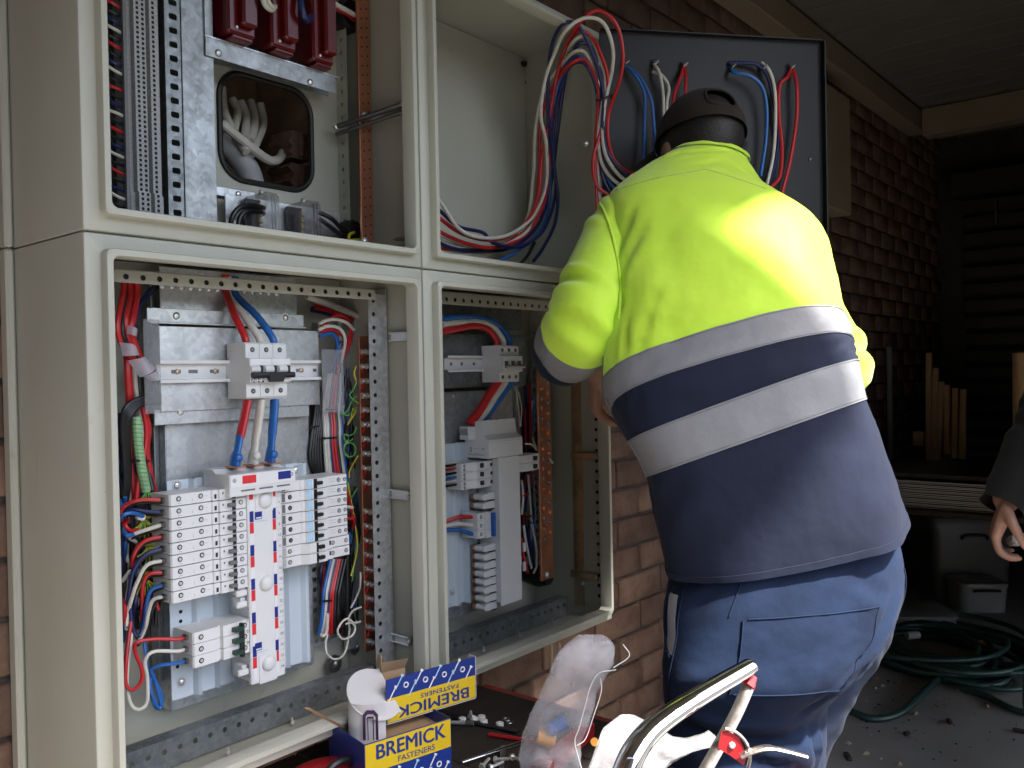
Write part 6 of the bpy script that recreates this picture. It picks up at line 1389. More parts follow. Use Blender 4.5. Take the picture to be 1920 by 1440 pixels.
neck = A(1324, 330, 1.895); chest = A(1345, 480, 1.74); waist = A(1390, 780, 1.60); pelv = A(1465, 1050, 1.57)
cap(bd, [hp(0, 0, -.05), neck, A(1320, 400, 1.84)], [.048, .048, .06]); cap(bd, [A(1320, 420, 1.82), chest, waist, pelv], [.07, .10, .10, .115], 20)
for sgn, sh, el, wr, hd in ((-1, (1185, 410, 1.76), (1085, 612, 1.60), (1128, 700, 1.80), None), (1, (1435, 455, 1.76), (1560, 690, 1.70), (1440, 745, 1.86), None)):
    s0, s1, s2 = A(*sh), A(*el), A(*wr)
    cap(bd, [chest.lerp(s0, .55)+UP*.03, s0], [.06, .042]); cap(bd, [s0, s0.lerp(s1, .5), s1], [.042, .042, .040]); cap(bd, [s1, s1.lerp(s2, .45), s2], [.042, .040, .027])
    hand(bd, s2, (s2-s1), -UP*.6+RT*(-sgn)*.8, -sgn, .45)
cap(bd, [A(1400, 1130, 1.56), A(1400, 1440, 1.56), A(1404, 1720, 1.58), A(1404, 1960, 1.59)], [.10, .085, .06, .042]); cap(bd, [A(1540, 1130, 1.61), A(1495, 1400, 1.69), A(1470, 1620, 1.72), A(1470, 1850, 1.73)], [.07, .045, .045, .040])
link('body', remesh(bd, .0058, ['skin'], wpos(WK), 'body'), WK)
# hair (short, dark) and cap with rear opening
hb = MB(); vs = []; fs = []; nu, nv = 40, 22
for i in range(nv+1):
    for j in range(nu+1):
        az = R(-125)+R(250)*j/nu; po = R(28)+R(110)*i/nv                    # back of the head round to the temples
        r = 1.04+.012*noise.noise(V(az*9, po*9, 0)); vs.append(hp(.079*r*math.sin(po)*math.sin(az), .008+.097*r*math.sin(po)*math.cos(az), .010+.095*r*math.cos(po)))
for i in range(nv):
    for j in range(nu): a = i*(nu+1)+j; fs.append((a, a+1, a+nu+2, a+nu+1))
hb.add(vs, fs); part('hair', hb, 'hair', WK, ang=80)
cm = MB(); vs = []; fs = []; nu, nv = 96, 44
for i in range(nv+1):
    for j in range(nu):
        az = PI2*j/nu; po = R(88)*i/nv; r = 1.0+.012*math.cos(az*3)*math.sin(po)
        vs.append(hp(.091*r*math.sin(po)*math.sin(az), .006+.110*r*math.sin(po)*math.cos(az), .012+.108*math.cos(po)))
def inhole(az, po): az = (az+math.pi) % PI2-math.pi; return (abs(az)/R(22))**3.2+(abs(po-R(61))/R(15))**3.2 < 1
for i in range(nv):
    for j in range(nu):
        if inhole(PI2*(j+.5)/nu, R(88)*(i+.5)/nv): continue
        a = i*nu+j; b = i*nu+(j+1) % nu; fs.append((a, b, b+nu, a+nu))
cm.add(vs, fs); cp_ = part('cap', cm, 'cap_cloth', WK, ang=80)
rim = []
for k in range(49):
    a = PI2*k/48; e = 2/3.2; ca, sa = math.cos(a), math.sin(a); az = R(22)*math.copysign(abs(ca)**e, ca); po = R(61)+R(15)*math.copysign(abs(sa)**e, sa)
    rim.append(hp(.092*math.sin(po)*math.sin(az), .006+.111*math.sin(po)*math.cos(az), .012+.109*math.cos(po)))
sub('opening_edge', MB().tube(rim, .0024, 6), 'cap_cloth', cp_)
br = MB(); vs = []; fs = []
for i in range(7):
    for j in range(17): az = R(180-62+124*j/16); r = 1+.62*i/6*math.cos(az-math.pi)**.5 if abs(az-math.pi) < R(89) else 1; vs.append(hp(.092*r*math.sin(az), .006+.111*r*math.cos(az), .012-.012*i/6-.02*(i/6)*abs(math.sin(az))))
for i in range(6):
    for j in range(16): a = i*17+j; fs.append((a, a+1, a+18, a+17))
br.add(vs, fs); sub('peak', br, 'cap_cloth', cp_)
for x, y, a, yw_ in ((1404, 1990, 1.55, 0), (1470, 1868, 1.70, 0)):
    f = A(x, y, a); d = V(FW.x, FW.y, 0).normalized(); c = V(f.x, f.y, .03); rt = d.cross(EZ)
    MX = Matrix((rt, d, EZ)).transposed(); bt = MB(); bt.ell(c+d*.06+V(0, 0, .045), (.048, .145, .048), MX); bt.ell(c-d*.02+V(0, 0, .10), (.050, .062, .085), MX)
    for q in bt.v: q.z = max(q.z, .031)
    part('boot', bt, 'black_pl', WK)

# second person at the right edge: dark sleeve, hand holding a grey part
P2_ = thing('person', 'second person in dark clothes at the right edge, hand holding a grey part', 'person', ax(2030, 1000, 2.05).xy.to_3d()+V(0, 0, .03))
def B_(x, y, a): return ax(x, y, a)
def gen_loft(rg, amp, nt, n=48):
    global MSC
    ms = MSC; MSC = 1.0; L_ = Loft(rg, lambda t, th, p: amp*fbm(p, 9)); mb = L_.grid(0, len(rg)-1, nt, 0, PI2, n); MSC = ms; return mb
j2 = part('dark_jacket', gen_loft([(2135, 990, 165, 0, -30, 2.08, .13, 2.3), (2135, 800, 170, 0, 0, 2.08, .14, 2.3), (2135, 600, 185, 0, 0, 2.08, .14, 2.3), (2135, 470, 190, 0, 10, 2.08, .12, 2.3), (2135, 420, 120, 0, 10, 2.08, .08, 2.2), (2135, 390, 60, 0, 10, 2.08, .06, 2)], .006, 50), 'dark_cloth', P2_, ang=75)
s2m = sleeve([(2040, 470, 2.06), (2010, 620, 2.03), (1976, 745, 2.00), (1930, 850, 1.96), (1878, 950, 1.93)], [.070, .066, .062, .056, .046], .006, seed=9)
sub('sleeve', s2m, 'dark_cloth', j2)
tq = gen_loft([(2120, 970, 160, 0, -30, 2.08, .12, 2.3), (2100, 1080, 165, 0, -30, 2.08, .13, 2.3), (2050, 1160, 120, 0, -20, 2.06, .11, 2.2), (2010, 1300, 90, 0, -20, 2.05, .10, 2.1), (2010, 1640, 66, 0, -10, 2.06, .075, 2.1)], .006, 50)
part('dark_trousers', tq, 'dark_cloth', P2_, ang=75)
b2_ = MB(); cap(b2_, [B_(2135, 380, 2.08), B_(2135, 480, 2.08), B_(2135, 780, 2.08), B_(2120, 1000, 2.08)], [.05, .09, .11, .11], 20)
b2_.ell(B_(2135, 280, 2.06), (.078, .09, .11)); b2_.ell(B_(2115, 300, 1.99), (.015, .02, .02))
cap(b2_, [B_(2045, 480, 2.06), B_(1976, 740, 2.00), B_(1888, 935, 1.935)], [.05, .042, .030]); cap(b2_, [B_(2080, 1060, 2.07), B_(2010, 1300, 2.05), B_(2010, 1620, 2.06)], [.09, .07, .045])
w2 = B_(1890, 938, 1.93)
hand(b2_, w2, (-UP*.92-RT*.28+FW*.1), (RT*.75-FW*.35), 1, .62, .93, .5)
link('body', remesh(b2_, .0050, ['skin'], wpos(P2_), 'body'), P2_)
f = B_(1990, 1650, 2.06); d = V(-.6, .4, 0).normalized(); MX = Matrix((d.cross(EZ), d, EZ)).transposed(); bt = MB(); bt.ell(V(f.x, f.y, .075)+d*.05, (.048, .14, .046), MX); bt.ell(V(f.x, f.y, .13), (.05, .06, .085), MX); 
for q in bt.v: q.z = max(q.z, .031)
part('boot', bt, 'black_pl', P2_)
solo('grey_part', MB().box(B_(1906, 1012, 1.93), (.055, .03, .022), 0, .006, Matrix.Rotation(.5, 3, 'Z') @ Matrix.Rotation(.35, 3, 'Y')), 'grey_pl', 'small grey plastic part held in the hand at the right edge', 'part')
# ------------------------------------------------------------------ workbench and what lies on it
BZ = ZS-.84
BN = thing('workbench', 'low trestle with dark weathered plank top and red frame under the cabinets', 'workbench', (.5, -.2, 0))
for i in range(4):
    x0 = .255+i*.145
    part('plank', MB().b2((x0, -.75, BZ-.032), (x0+.1435, .135, BZ-(.0005 if i % 2 else .002)), 0, .003), 'timber_dark', BN)
mat('red_paint', (.34, .012, .016), .35, 0, .06, 8)
part('red_rail', MB().b2((.8365, -.72, BZ-.05), (.862, .10, BZ-.006), 0, .004), 'red_paint', BN)
part('red_rail', MB().b2((.225, -.72, BZ-.05), (.252, .12, BZ-.006), 0, .004), 'red_paint', BN)
for x in (.27, .82):
    for y in (-.68, .08): part('leg', MB().tube([V(x, y, BZ-.033), V(x, y+(.05 if y > -.3 else -.05), .03)], .016, 10), 'red_paint', BN)
# -- blue and yellow fastener box
zt_b = ZS-.75
a_, b_, c_ = atZ(683, 1397, zt_b), atZ(845, 1346, zt_b), atZ(636, 1346, zt_b)
bu = (b_-a_); BWd = bu.length; bu.normalize(); bv = EZ.cross(bu); BDp = (c_-a_).dot(bv); BHt = zt_b-BZ-.001
FBX = thing('fastener_box', 'open blue and yellow cardboard box of fasteners on the bench', 'box', V(a_.x, a_.y, BZ))
def bxp(u, v, z): return a_+bu*u+bv*v+EZ*(z-0)
T_ = .0012
part('front_panel', MB().prism([(0, -BHt), (BWd, -BHt), (BWd, 0), (0, 0)], a_, bu, EZ, bv, T_), 'box_blue', FBX)
part('side_panel', MB().prism([(T_+.0002, -BHt), (BDp, -BHt), (BDp, 0), (T_+.0002, 0)], a_, bv, EZ, bu, T_), 'box_blue', FBX)
part('side_panel', MB().prism([(T_+.0002, -BHt), (BDp, -BHt), (BDp, 0), (T_+.0002, 0)], a_+bu*BWd, bv, EZ, -bu, T_), 'box_blue', FBX)
part('rear_panel', MB().prism([(T_+.0002, -BHt), (BWd-T_-.0002, -BHt), (BWd-T_-.0002, 0), (T_+.0002, 0)], a_+bv*BDp, bu, EZ, -bv, T_), 'cardboard', FBX)
part('contents_card', MB().prism([(.002, .002), (BWd-.002, .002), (BWd-.002, BDp-.003), (.002, BDp-.003)], a_-EZ*.020, bu, bv, EZ, .001), 'cardboard', FBX)
def face_print(o, eu, ev, w, h, flip, parent):
    # yellow stripe with the lettering, blue field strewn with small white fastener drawings
    s_ = -1 if flip else 1; en = eu.cross(ev)
    y0, y1 = (0.0, h*.56) if flip else (h*.47, h*.985)
    part('yellow_stripe', MB().prism([(.001, y0+.001), (w-.001, y0+.001), (w-.001, y1), (.001, y1)], o+en*.0003, eu, ev, en, .0002), 'box_yellow', parent)
    ym = (y0+y1)/2; c = o+eu*(w*.52)+ev*(ym+s_*h*.07)+en*.0006; sz = h*.36
    text_part('lettering', 'BREMICK', sz, c, eu*s_, ev*s_, 'box_blue', parent, xs=w/(sz*5.0), dup=((-.0007, 0), (0, .0004), (.0007, 0), (0, -.0004)))
    text_part('lettering', 'FASTENERS', sz*.40, o+eu*(w*.58)+ev*(ym-s_*h*.155)+en*.0006, eu*s_, ev*s_, 'box_blue', parent, xs=w/(sz*4.6), bold=.0001)
    b0, b1 = (y1, h) if flip else (0, y0); rnd = random.Random(5 if flip else 9)
    for i in range(13):
        u = w*(.04+.92*(i+.4)/13); v = b0+(b1-b0)*(.25+.5*((i*5) % 3)/2); p = o+eu*u+ev*v+en*.0004; d = (eu*.55+ev*.83).normalized(); L = .010+.004*rnd.random()
        if i % 3 == 2: part('nut_print', MB().tube([p+(eu*math.cos(k*math.pi/4)+ev*math.sin(k*math.pi/4))*.0042 for k in range(9)], .0012, 5), 'tag_white', parent)
        else: part('bolt_print', MB().prism([(-L, -.0011), (L*.7, -.0011), (L*.7, -.0028), (L, -.0028), (L, .0028), (L*.7, .0028), (L*.7, .0011), (-L, .0011)], p, d, en.cross(d), en, .0002), 'tag_sky' if i % 2 else 'tag_white', parent)
face_print(a_-EZ*BHt, bu, EZ, BWd, BHt, False, FBX)
for i in range(5): part('side_print', MB().prism([(BDp*.25, -BHt*(.62+.05*i)), (BDp*.62-.01*i, -BHt*(.62+.05*i)), (BDp*.62-.01*i, -BHt*(.605+.05*i)), (BDp*.25, -BHt*(.605+.05*i))], a_-bu*.0004, bv, EZ, -bu, .0002), 'tag_sky', FBX)
def onbox(x, y, v):                                    # point on the upright plane v metres behind the front panel
    d = ray(x, y); o = a_+bv*v; return CP+d*((o-CP).dot(bv)/d.dot(bv))
pl0, pl1, pl2 = onbox(725, 1358, BDp*.42), onbox(892, 1308, BDp*.42), onbox(719, 1277, BDp*.42)
lu = (pl1-pl0); LW = lu.length; lu.normalize(); lv = (pl2-pl0); LH = lv.length; lv.normalize(); lv = (lv-lu*lv.dot(lu)).normalized(); ln = lu.cross(lv)
LD = thing('box_lid', 'raised lid flap of the fastener box with upside-down lettering', 'lid', pl0); LD.parent = None
part('lid_panel', MB().prism([(0, 0), (LW, 0), (LW, LH), (0, LH)], pl0, lu, lv, -ln, .0012), 'box_blue', LD)
face_print(pl0, lu, lv, LW, LH, True, LD)
part('lid_return', MB().prism([(0, 0), (.0012, 0), (.0012, LH), (0, LH)], pl0+lu*(LW+.0003), lu, lv, -ln, .02).prism([(0, -.0015), (LW, -.0015), (LW, -.0003), (0, -.0003)], pl0, lu, lv, -ln, BDp*.4), 'box_white', LD)
# curled white end flap with the purple arch mark
N = 16; mb = MB(); vs = []
ctr = onbox(703, 1318, BDp*.55); rad = .045
for i in range(N+1):
    a = R(70+200*i/N); p = ctr+bu*math.cos(a)*rad*1.0+bv*math.sin(a)*rad*.75; vs += [p+EZ*.012, p-EZ*.050]
mb.add(vs, [(2*i, 2*i+2, 2*i+3, 2*i+1) for i in range(N)]); part('end_flap', mb, 'box_white', LD)
tilt = (EZ*.80-bv*.6).normalized()
ey = (bv*.80+EZ*.6).normalized(); poly = [(rad*1.02*math.cos(R(a)), rad*1.1*math.sin(R(a))) for a in range(60, 301, 12)]+[(.028, -.045), (.028, .045)]
part('flap_face', MB().prism(poly, ctr+EZ*.014, bu, ey, tilt, .0010), 'box_white', LD)
mat('purple', (.045, .010, .055), .45)
d1 = -bv*.75-bu*.6; d1.normalize(); side = d1.cross(EZ)*-1
for q in ([(-.012, -.03), (-.008, -.03), (-.008, .006), (-.004, .011), (.004, .011), (.008, .006), (.008, -.03), (.012, -.03), (.012, .010), (.006, .017), (-.006, .017), (-.012, .010)], [(-.005, -.03), (-.0035, -.03), (-.0035, .004), (.0035, .004), (.0035, -.03), (.005, -.03), (.005, .007), (-.005, .007)]):
    part('arch_mark', MB().prism(q, ctr+d1*(rad*.955)-EZ*.012, side, EZ, d1, .0006), 'purple', LD)
# brown carton behind
kc = at(758, 1252, -.044); KT = kc.z; KB = BZ+.0005
CT = thing('brown_carton', 'small open brown cardboard carton standing behind the fastener box', 'carton', V(kc.x, kc.y, BZ))
ku = V(-.85, -.35, 0).normalized(); kv = V(.75, -.62, 0).normalized()
kl = V(kc.x, kc.y, 0)
def wallp(o, d, L): return MB().prism([(0, KB), (L, KB), (L, KT), (0, KT)], o, d, EZ, d.cross(EZ), .0016)
Lw, Lr = .062, .022
ku = (at(716, 1240, -.032)-kc); ku.z = 0; Lw = ku.length; ku.normalize(); kv = V(-ku.y, ku.x, 0)*-1
if kv.x < 0: kv = -kv
part('carton_side', wallp(kl, ku, Lw), 'cardboard', CT); part('carton_side', wallp(kl, kv, Lr), 'cardboard', CT); part('carton_side', wallp(kl+ku*Lw, kv, Lr), 'cardboard', CT); part('carton_side', wallp(kl+kv*Lr, ku, Lw), 'cardboard', CT)
o = kl+EZ*KT
part('carton_flap', MB().prism([(0, 0), (Lw, 0), (Lw+.008, .026), (-.002, .022)], o, ku, (EZ*.75+kv*-.1-kv*.4).normalized(), kv, .0014), 'cardboard', CT)
part('carton_flap', MB().prism([(.0, 0), (Lr, 0), (Lr-.004, .024), (.006, .028)], o+ku*Lw, kv, (EZ*.95-ku*.1).normalized(), ku, .0014), 'cardboard', CT)
solo('cardboard_strip', MB().tube([at(577, 1328, -.09), at(610, 1346, -.07), at(640, 1362, -.05)], .006, 6, flat=.2), 'cardboard', 'thin cardboard strip sticking out left of the fastener box', 'strip')
# red case left of the box
p = atZ(585, 1425, BZ+.045); RC = thing('red_case', 'rounded red plastic case beside the fastener box', 'case', V(p.x, p.y, BZ))
mb = MB(); 
for i in range(9):
    f = i/8
mb.ell(V(p.x, p.y-.03, BZ+.001), (.085, .075, .046), n=28, k=16)
for q in mb.v: q.z = max(q.z, BZ+.0008)
part('shell', mb, 'red_paint', RC); part('handle', MB().tube(spline([V(p.x-.03, p.y-.06, BZ+.038), V(p.x-.01, p.y-.065, BZ+.058), V(p.x+.02, p.y-.065, BZ+.056), V(p.x+.035, p.y-.06, BZ+.036)], 5), .006, 8), 'black_pl', RC)
# small things
def onb(x, y, h=0): return atZ(x, y, BZ+h)
for i, (x, y, lab) in enumerate(((867, 1350, 'flat white cap nearest the fastener box'), (889, 1349, 'white cap leaning left of the small heap'), (903, 1346, 'white cap at the top of the small heap'), (907, 1354, 'white cap at the front of the small heap'), (937, 1359, 'single white cap lying apart on the black strap'))):
    p = onb(x, y, .004); d = (EZ+V(.3*(i == 1), -.5*(i == 1), 0)).normalized(); mb = MB().tube([p-d*.0035, p+d*.004, p+d*.0045], 1, 16, rr=[.0072, .0072, .0064]); solo('white_cap', mb, 'white_pl', lab, 'cap', 'white plastic caps on the bench')
for k, (x, y) in enumerate(((949, 1349), (955, 1354))): p = onb(x, y, .0016); solo('washer', MB().tube([p+V(math.cos(t)*.0062, math.sin(t)*.0062, 0) for t in [PI2*q/16 for q in range(17)]], .0016, 6), 'steel_dark', ('washer farther from the camera beside the single cap', 'washer nearer the camera beside the single cap')[k], 'washer', 'washers on the bench')
solo('black_strap', MB().tube([onb(842, 1342, .003), onb(905, 1358, .003), onb(972, 1371, .003)], .0055, 8, flat=.4), 'black_pl', 'flat black strap lying on the bench behind the caps', 'strap')
sd = thing('screwdriver', 'screwdriver shaft pointing out from behind the fastener box', 'screwdriver', onb(870, 1356)); q0, q1 = onb(838, 1354, .005), onb(888, 1356, .005)
part('shaft', MB().cyl(q0, q1, .0035, 10), 'steel', sd); part('socket', MB().cyl(q1.lerp(q0, .3), q1, .0055, 10), 'steel_dark', sd)
mb = MB().cyl(onb(917, 1377, .003), onb(1000, 1390, .003), .0040, 6); solo('red_pencil', mb, 'red_paint', 'red pencil lying on the bench beside the clear bag', 'pencil')
rd = thing('steel_rod', 'bright steel rod lying diagonally on the bench', 'rod', onb(866, 1430)); q0, q1 = onb(866, 1430, .004), onb(982, 1391, .004)
part('rod', MB().cyl(q0, q1, .0036, 12), 'chrome', rd); part('rod_joint', MB().cyl(q0.lerp(q1, .36), q0.lerp(q1, .375), .0040, 12), 'steel_dark', rd)
p0, p1 = onb(944, 1400, .003), onb(940, 1444, .003); solo('dark_spanner', MB().tube([p0, p0.lerp(p1, .5), p1], .004, 8, rr=[.006, .004, .004], flat=.5), 'steel_dark', 'dark steel spanner crossing the bright rod', 'spanner')
def bolt(x, y, dx, dy, lab, L=.022):
    p = onb(x, y, .006); d = V(dx, dy, .15).normalized(); t = thing('bolt', lab, 'bolt', p, 'loose bolts on the bench')
    part('shank', MB().cyl(p, p+d*L, .0028, 8), 'steel', t); part('head', MB().cyl(p-d*.004, p, .0058, 6), 'steel', t)
bolt(962, 1420, -.2, -.9, 'loose bolt standing right of the dark spanner'); bolt(931, 1424, .3, -.8, 'loose bolt left of the dark spanner'); bolt(882, 1342, .6, .5, 'small loose bolt behind the white caps', .014); bolt(905, 1436, .9, .2, 'loose bolt at the bottom edge, nearest the fastener box'); bolt(922, 1438, .8, -.3, 'loose bolt at the bottom edge, right of its neighbour')
# clear bag standing on the bench
def bagloft(rg, th, amp, matn, name, label, cat, seed):
    global MSC
    ms = MSC; MSC = 1.0
    L_ = Loft([(cx, cy, hw, ro, of, a, th*(1 if i not in (0, len(rg)-1) else .35), 2.6) for i, (cx, cy, hw, ro, of, a) in enumerate(rg)], lambda t, an, p: amp*fbm(p+V(seed, 0, 0), 16)+amp*.5*noise.ridged_multi_fractal(p*22, 1, 2, 2, 1, 2)*.4)
    mb = L_.grid(0, len(rg)-1, 56, 0, PI2, 48); MSC = ms
    t = thing(name, label, cat, V(*(sum((Vector(v) for v in mb.v), V(0, 0, 0))/len(mb.v)).xy, BZ)); part('film', mb, matn, t, ang=60); return t, L_
bag, BLf = bagloft([(1032, 1452, 52, 0, 0, 1.365), (1030, 1425, 58, 6, 0, 1.36), (1042, 1375, 60, 10, 0, 1.35), (1066, 1305, 62, 14, 0, 1.33), (1092, 1250, 58, 8, 0, 1.32), (1104, 1222, 52, 4, 0, 1.32), (1108, 1203, 40, 0, 0, 1.32), (1108, 1190, 22, 0, 0, 1.32)], .024, .0075, 'bag_clear', 'plastic_bag', 'clear plastic bag standing upright on the bench before the brick wall', 'bag', 2)
MATS['fold_clear'] = MATS['bag_frost']
fd = [[(1168, 1208), (1180, 1230), (1150, 1252)], [(1155, 1256), (1124, 1262), (1108, 1285), (1098, 1320), (1086, 1365), (1078, 1392), (1090, 1440)], [(1126, 1272), (1127, 1298), (1112, 1345), (1098, 1385), (1082, 1398)]]
for l in fd: part('fold', MB().tube(spline([ax(x, y, 1.305) for x, y in l], 6), .0008, 6), 'white_pl', bag)  # white tubes stand in for highlights on the film's creases
solo('orange_plug', MB().tube([ax(1008, 1380, 1.352), ax(1040, 1388, 1.352)], .012, 12), mat('orange_pl', (.72, .32, .04), .5) and 'orange_pl', 'orange plastic plug inside the clear bag', 'plug')
solo('blue_plug', MB().tube([ax(1032, 1368, 1.345), ax(1062, 1352, 1.345)], .011, 12), 'blue_cable', 'blue plastic plug inside the clear bag', 'plug')
solo('clear_roll', MB().tube([ax(1000, 1415, 1.35), ax(1030, 1430, 1.35)], .016, 14), 'bag_frost', 'small frosted roll at the foot of the clear bag', 'roll')
p0, p1 = atZ(1104, 1366, BZ+.02), atZ(1010, 1450, BZ+.02)
sv_ = thing('red_level', 'red bar with an orange dot lying behind the clear bag', 'bar', p1)
dirb = (p1-p0).normalized(); part('bar', MB().prism([(-.011, -.012), (.011, -.012), (.011, .012), (-.011, .012)], p0, EZ.cross(dirb), EZ, dirb, (p1-p0).length), 'red_paint', sv_)
part('dot', MB().cyl(atZ(1115, 1391, BZ+.0325), atZ(1115, 1391, BZ+.0335), .007, 12), 'orange_pl', sv_)
# crumpled frosted bag
def sheet(pts, nu, nv, matn, name, label, amp, a0):
    mb = MB(); vs = []; rows = [spline([ax(x, y, a) for x, y, a in r], 6) for r in pts]; R_ = []
    m = len(rows[0])
    for j in range(m): R_.append(spline([r[j] for r in rows], 6))
    k = len(R_[0])
    for side in (0, 1):
        for j in range(m):
            for i in range(k): q = R_[j][i]; vs.append(q+FW*(amp*fbm(q, 14)+amp*.6*fbm(q, 40)+(.004+.010*math.sin(math.pi*i/(k-1)))*side))
    fs = []
    for sgn in (0, 1):
        o = sgn*m*k
        for j in range(m-1):
            for i in range(k-1): a = o+j*k+i; fs.append((a, a+1, a+k+1, a+k))
    mb.add(vs, fs); solo(name, mb, matn, label, 'bag', ang=70)
sheet([[(1165, 1346, 1.22), (1200, 1350, 1.22), (1240, 1370, 1.22), (1280, 1385, 1.20), (1330, 1372, 1.18)], [(1135, 1372, 1.20), (1185, 1380, 1.19), (1240, 1390, 1.18), (1290, 1395, 1.17), (1345, 1385, 1.16)], [(1118, 1410, 1.19), (1170, 1420, 1.17), (1225, 1425, 1.16), (1275, 1418, 1.15), (1340, 1392, 1.15)], [(1095, 1460, 1.18), (1150, 1460, 1.16), (1200, 1460, 1.15), (1240, 1445, 1.15), (1300, 1410, 1.15)]], 0, 0, 'bag_frost', 'plastic_bag', 'crumpled frosted plastic bag behind the chrome tool handle', .012, 0)
# locking clamp in the foreground
LC = thing('locking_clamp', 'chrome locking clamp with red plate and long lever in the foreground', 'clamp', ax(1240, 1440, 1.0))
pth = spline([ax(x, y, a) for x, y, a in ((1168, 1462, .95), (1188, 1412, .96), (1222, 1368, .98), (1275, 1328, 1.0), (1345, 1285, 1.03), (1395, 1256, 1.05), (1416, 1243, 1.06))], 8)
nP = len(pth); part('handle_channel', MB().tube(pth, 1, 18, rr=[.0165-.0055*(i/(nP-1)) if i < nP-4 else .0105*(1-.25*(i-nP+4)) for i in range(nP)], flat=.8), 'chrome', LC)
mat('worn_steel', (.42, .38, .34), .33, .95, .18, 60, .1, 120, rvar=.12)
part('jaw_arm', MB().tube(spline([ax(x, y, a) for x, y, a in ((1405, 1282, 1.06), (1382, 1335, 1.04), (1350, 1395, 1.02), (1318, 1452, 1.0))], 5), .0085, 10, flat=.6), 'worn_steel', LC)
part('arm_tip', MB().tube([ax(1402, 1286, 1.055), ax(1412, 1268, 1.06)], .008, 6, rr=[.0098, .006]), 'red_paint', LC)
pv = ax(1372, 1397, 1.01)
part('red_plate', MB().prism([(-.012, .014), (-.003, .016), (.010, .006), (.018, -.012), (.014, -.024), (-.002, -.012), (-.016, -.004)], pv, RT, UP, FW, .004), 'red_paint', LC)
part('plate_edge', MB().tube(spline([pv+RT*x+UP*y-FW*.001 for x, y in ((-.008, .020), (.004, .016), (.016, .004), (.021, -.012), (.019, -.026))], 5), .0022, 6), 'worn_steel', LC)
part('pivot_rivet', MB().dome(pv-FW*.0005, -FW, .0042, .003, 0, 14), 'steel', LC)
part('lever', MB().tube(spline([ax(x, y, 1.0) for x, y in ((1388, 1418), (1412, 1408), (1440, 1402), (1475, 1408), (1513, 1418))], 6), 1, 8, rr=[.0065 if i < 14 else .0048 for i in range(25)], flat=.45), 'worn_steel', LC)
solo('yellow_scrap', MB().tube([ax(1234, 1347, .985), ax(1246, 1340, .985)], .0028, 8, flat=.5), 'yellow_cable', 'tiny yellow scrap resting on the chrome handle', 'scrap')
# pale stain runs on the bricks under the cabinet
mat('stain', (.40, .36, .28), .9, 0, .1, 40)
for px, y0, y1, w in ((1033, 1208, 1262, 6), (1048, 1205, 1240, 5)):
    p0, p1 = at(px, y0, WY-.006), at(px, y1, WY-.006); part('paint_run', MB().tube([p0, p0.lerp(p1, .7), p1], 1, 8, rr=[.005, .006, .008], flat=.35), 'stain', WALL)
# ------------------------------------------------------------------ dim background of the garage
FZ = .03
p0, p1 = at(1548, 125, .13), at(1600, 405, .13)
solo('meter_box', MB().b2((p0.x, .13, p1.z), (p1.x-.02, WY-.006, p0.z-.06), 0, .006), 'cream', 'plain cream box fixed high on the brick wall behind the black panel', 'box')
p = at(1668, 720, .21); solo('wall_conduit', MB().tube([V(p.x, .21, .3), V(p.x, .21, 1.30)], .014, 10), 'grey_dark_pl', 'grey conduit running up the wall in the dark background', 'conduit')
TB_ = thing('storage_table', 'dark table carrying the stack of pale sheets at the back', 'table', (3.7, -.1, FZ))
tz = atX(1760, 958, 3.35).z
part('table_top', MB().b2((3.35, -.62, tz-.025), (4.45, WY-.03, tz), 0, .004), 'timber_dark', TB_)
for x in (3.42, 4.38):
    for y in (-.56, .15): part('leg', MB().b2((x-.03, y-.03, FZ), (x+.03, y+.03, tz-.026), 0, .004), 'timber_dark', TB_)
mat('sheet_pale', (.36, .34, .32), .7, 0, .05, 12)
SH = thing('sheet_stack', 'stack of thin pale sheets lying on the dark table', 'stack', (3.8, -.1, tz))
for i in range(16):
    o = .012*math.sin(i*2.3); part('sheet', MB().b2((3.38+o*.5, -.58+o, tz+.001+i*.0072), (4.30+o*.5, .16+o, tz+.0055+i*.0072)), 'sheet_pale', SH)
z2 = tz+.125
part('cover_board', MB().b2((3.40, -.58, z2), (4.32, .15, z2+.02), 0, .002), 'timber_dark', SH)
mat('pine', (.30, .18, .09), .7, 0, .2, 10, stretch=(6, 6, 1))
for i, (x, y0, y1, dx) in enumerate(((1742, 662, 862, 0), (1752, 690, 868, 3), (1760, 715, 866, 6), (1776, 722, 852, 0), (1790, 728, 860, 2), (1804, 730, 862, 3))):
    b = atX(x, y1, 4.0); t_ = atX(x+dx, y0, 4.05)
    solo('timber_offcut', MB().box((b+t_)/2, (.026, .026, (t_-b).length), 0, .003, V(0, 0, 1).rotation_difference(t_-b).to_matrix()), 'pine', f'upright pine offcut, {("first", "second", "third", "fourth", "fifth", "sixth")[i]} from the left on the dark table', 'offcut', 'pine offcuts on the table')
p = atX(1724, 822, 4.0); solo('pine_block', MB().box(p, (.05, .05, .07), 0, .003), 'pine', 'small pine block left of the upright offcuts', 'block')
b = ax(1915, 740, 3.0); t_ = ax(1915, 662, 3.0); solo('timber_post', MB().tube([b-EZ*.3, t_], .028, 12), 'pine', 'round pine post at the far right edge', 'post')
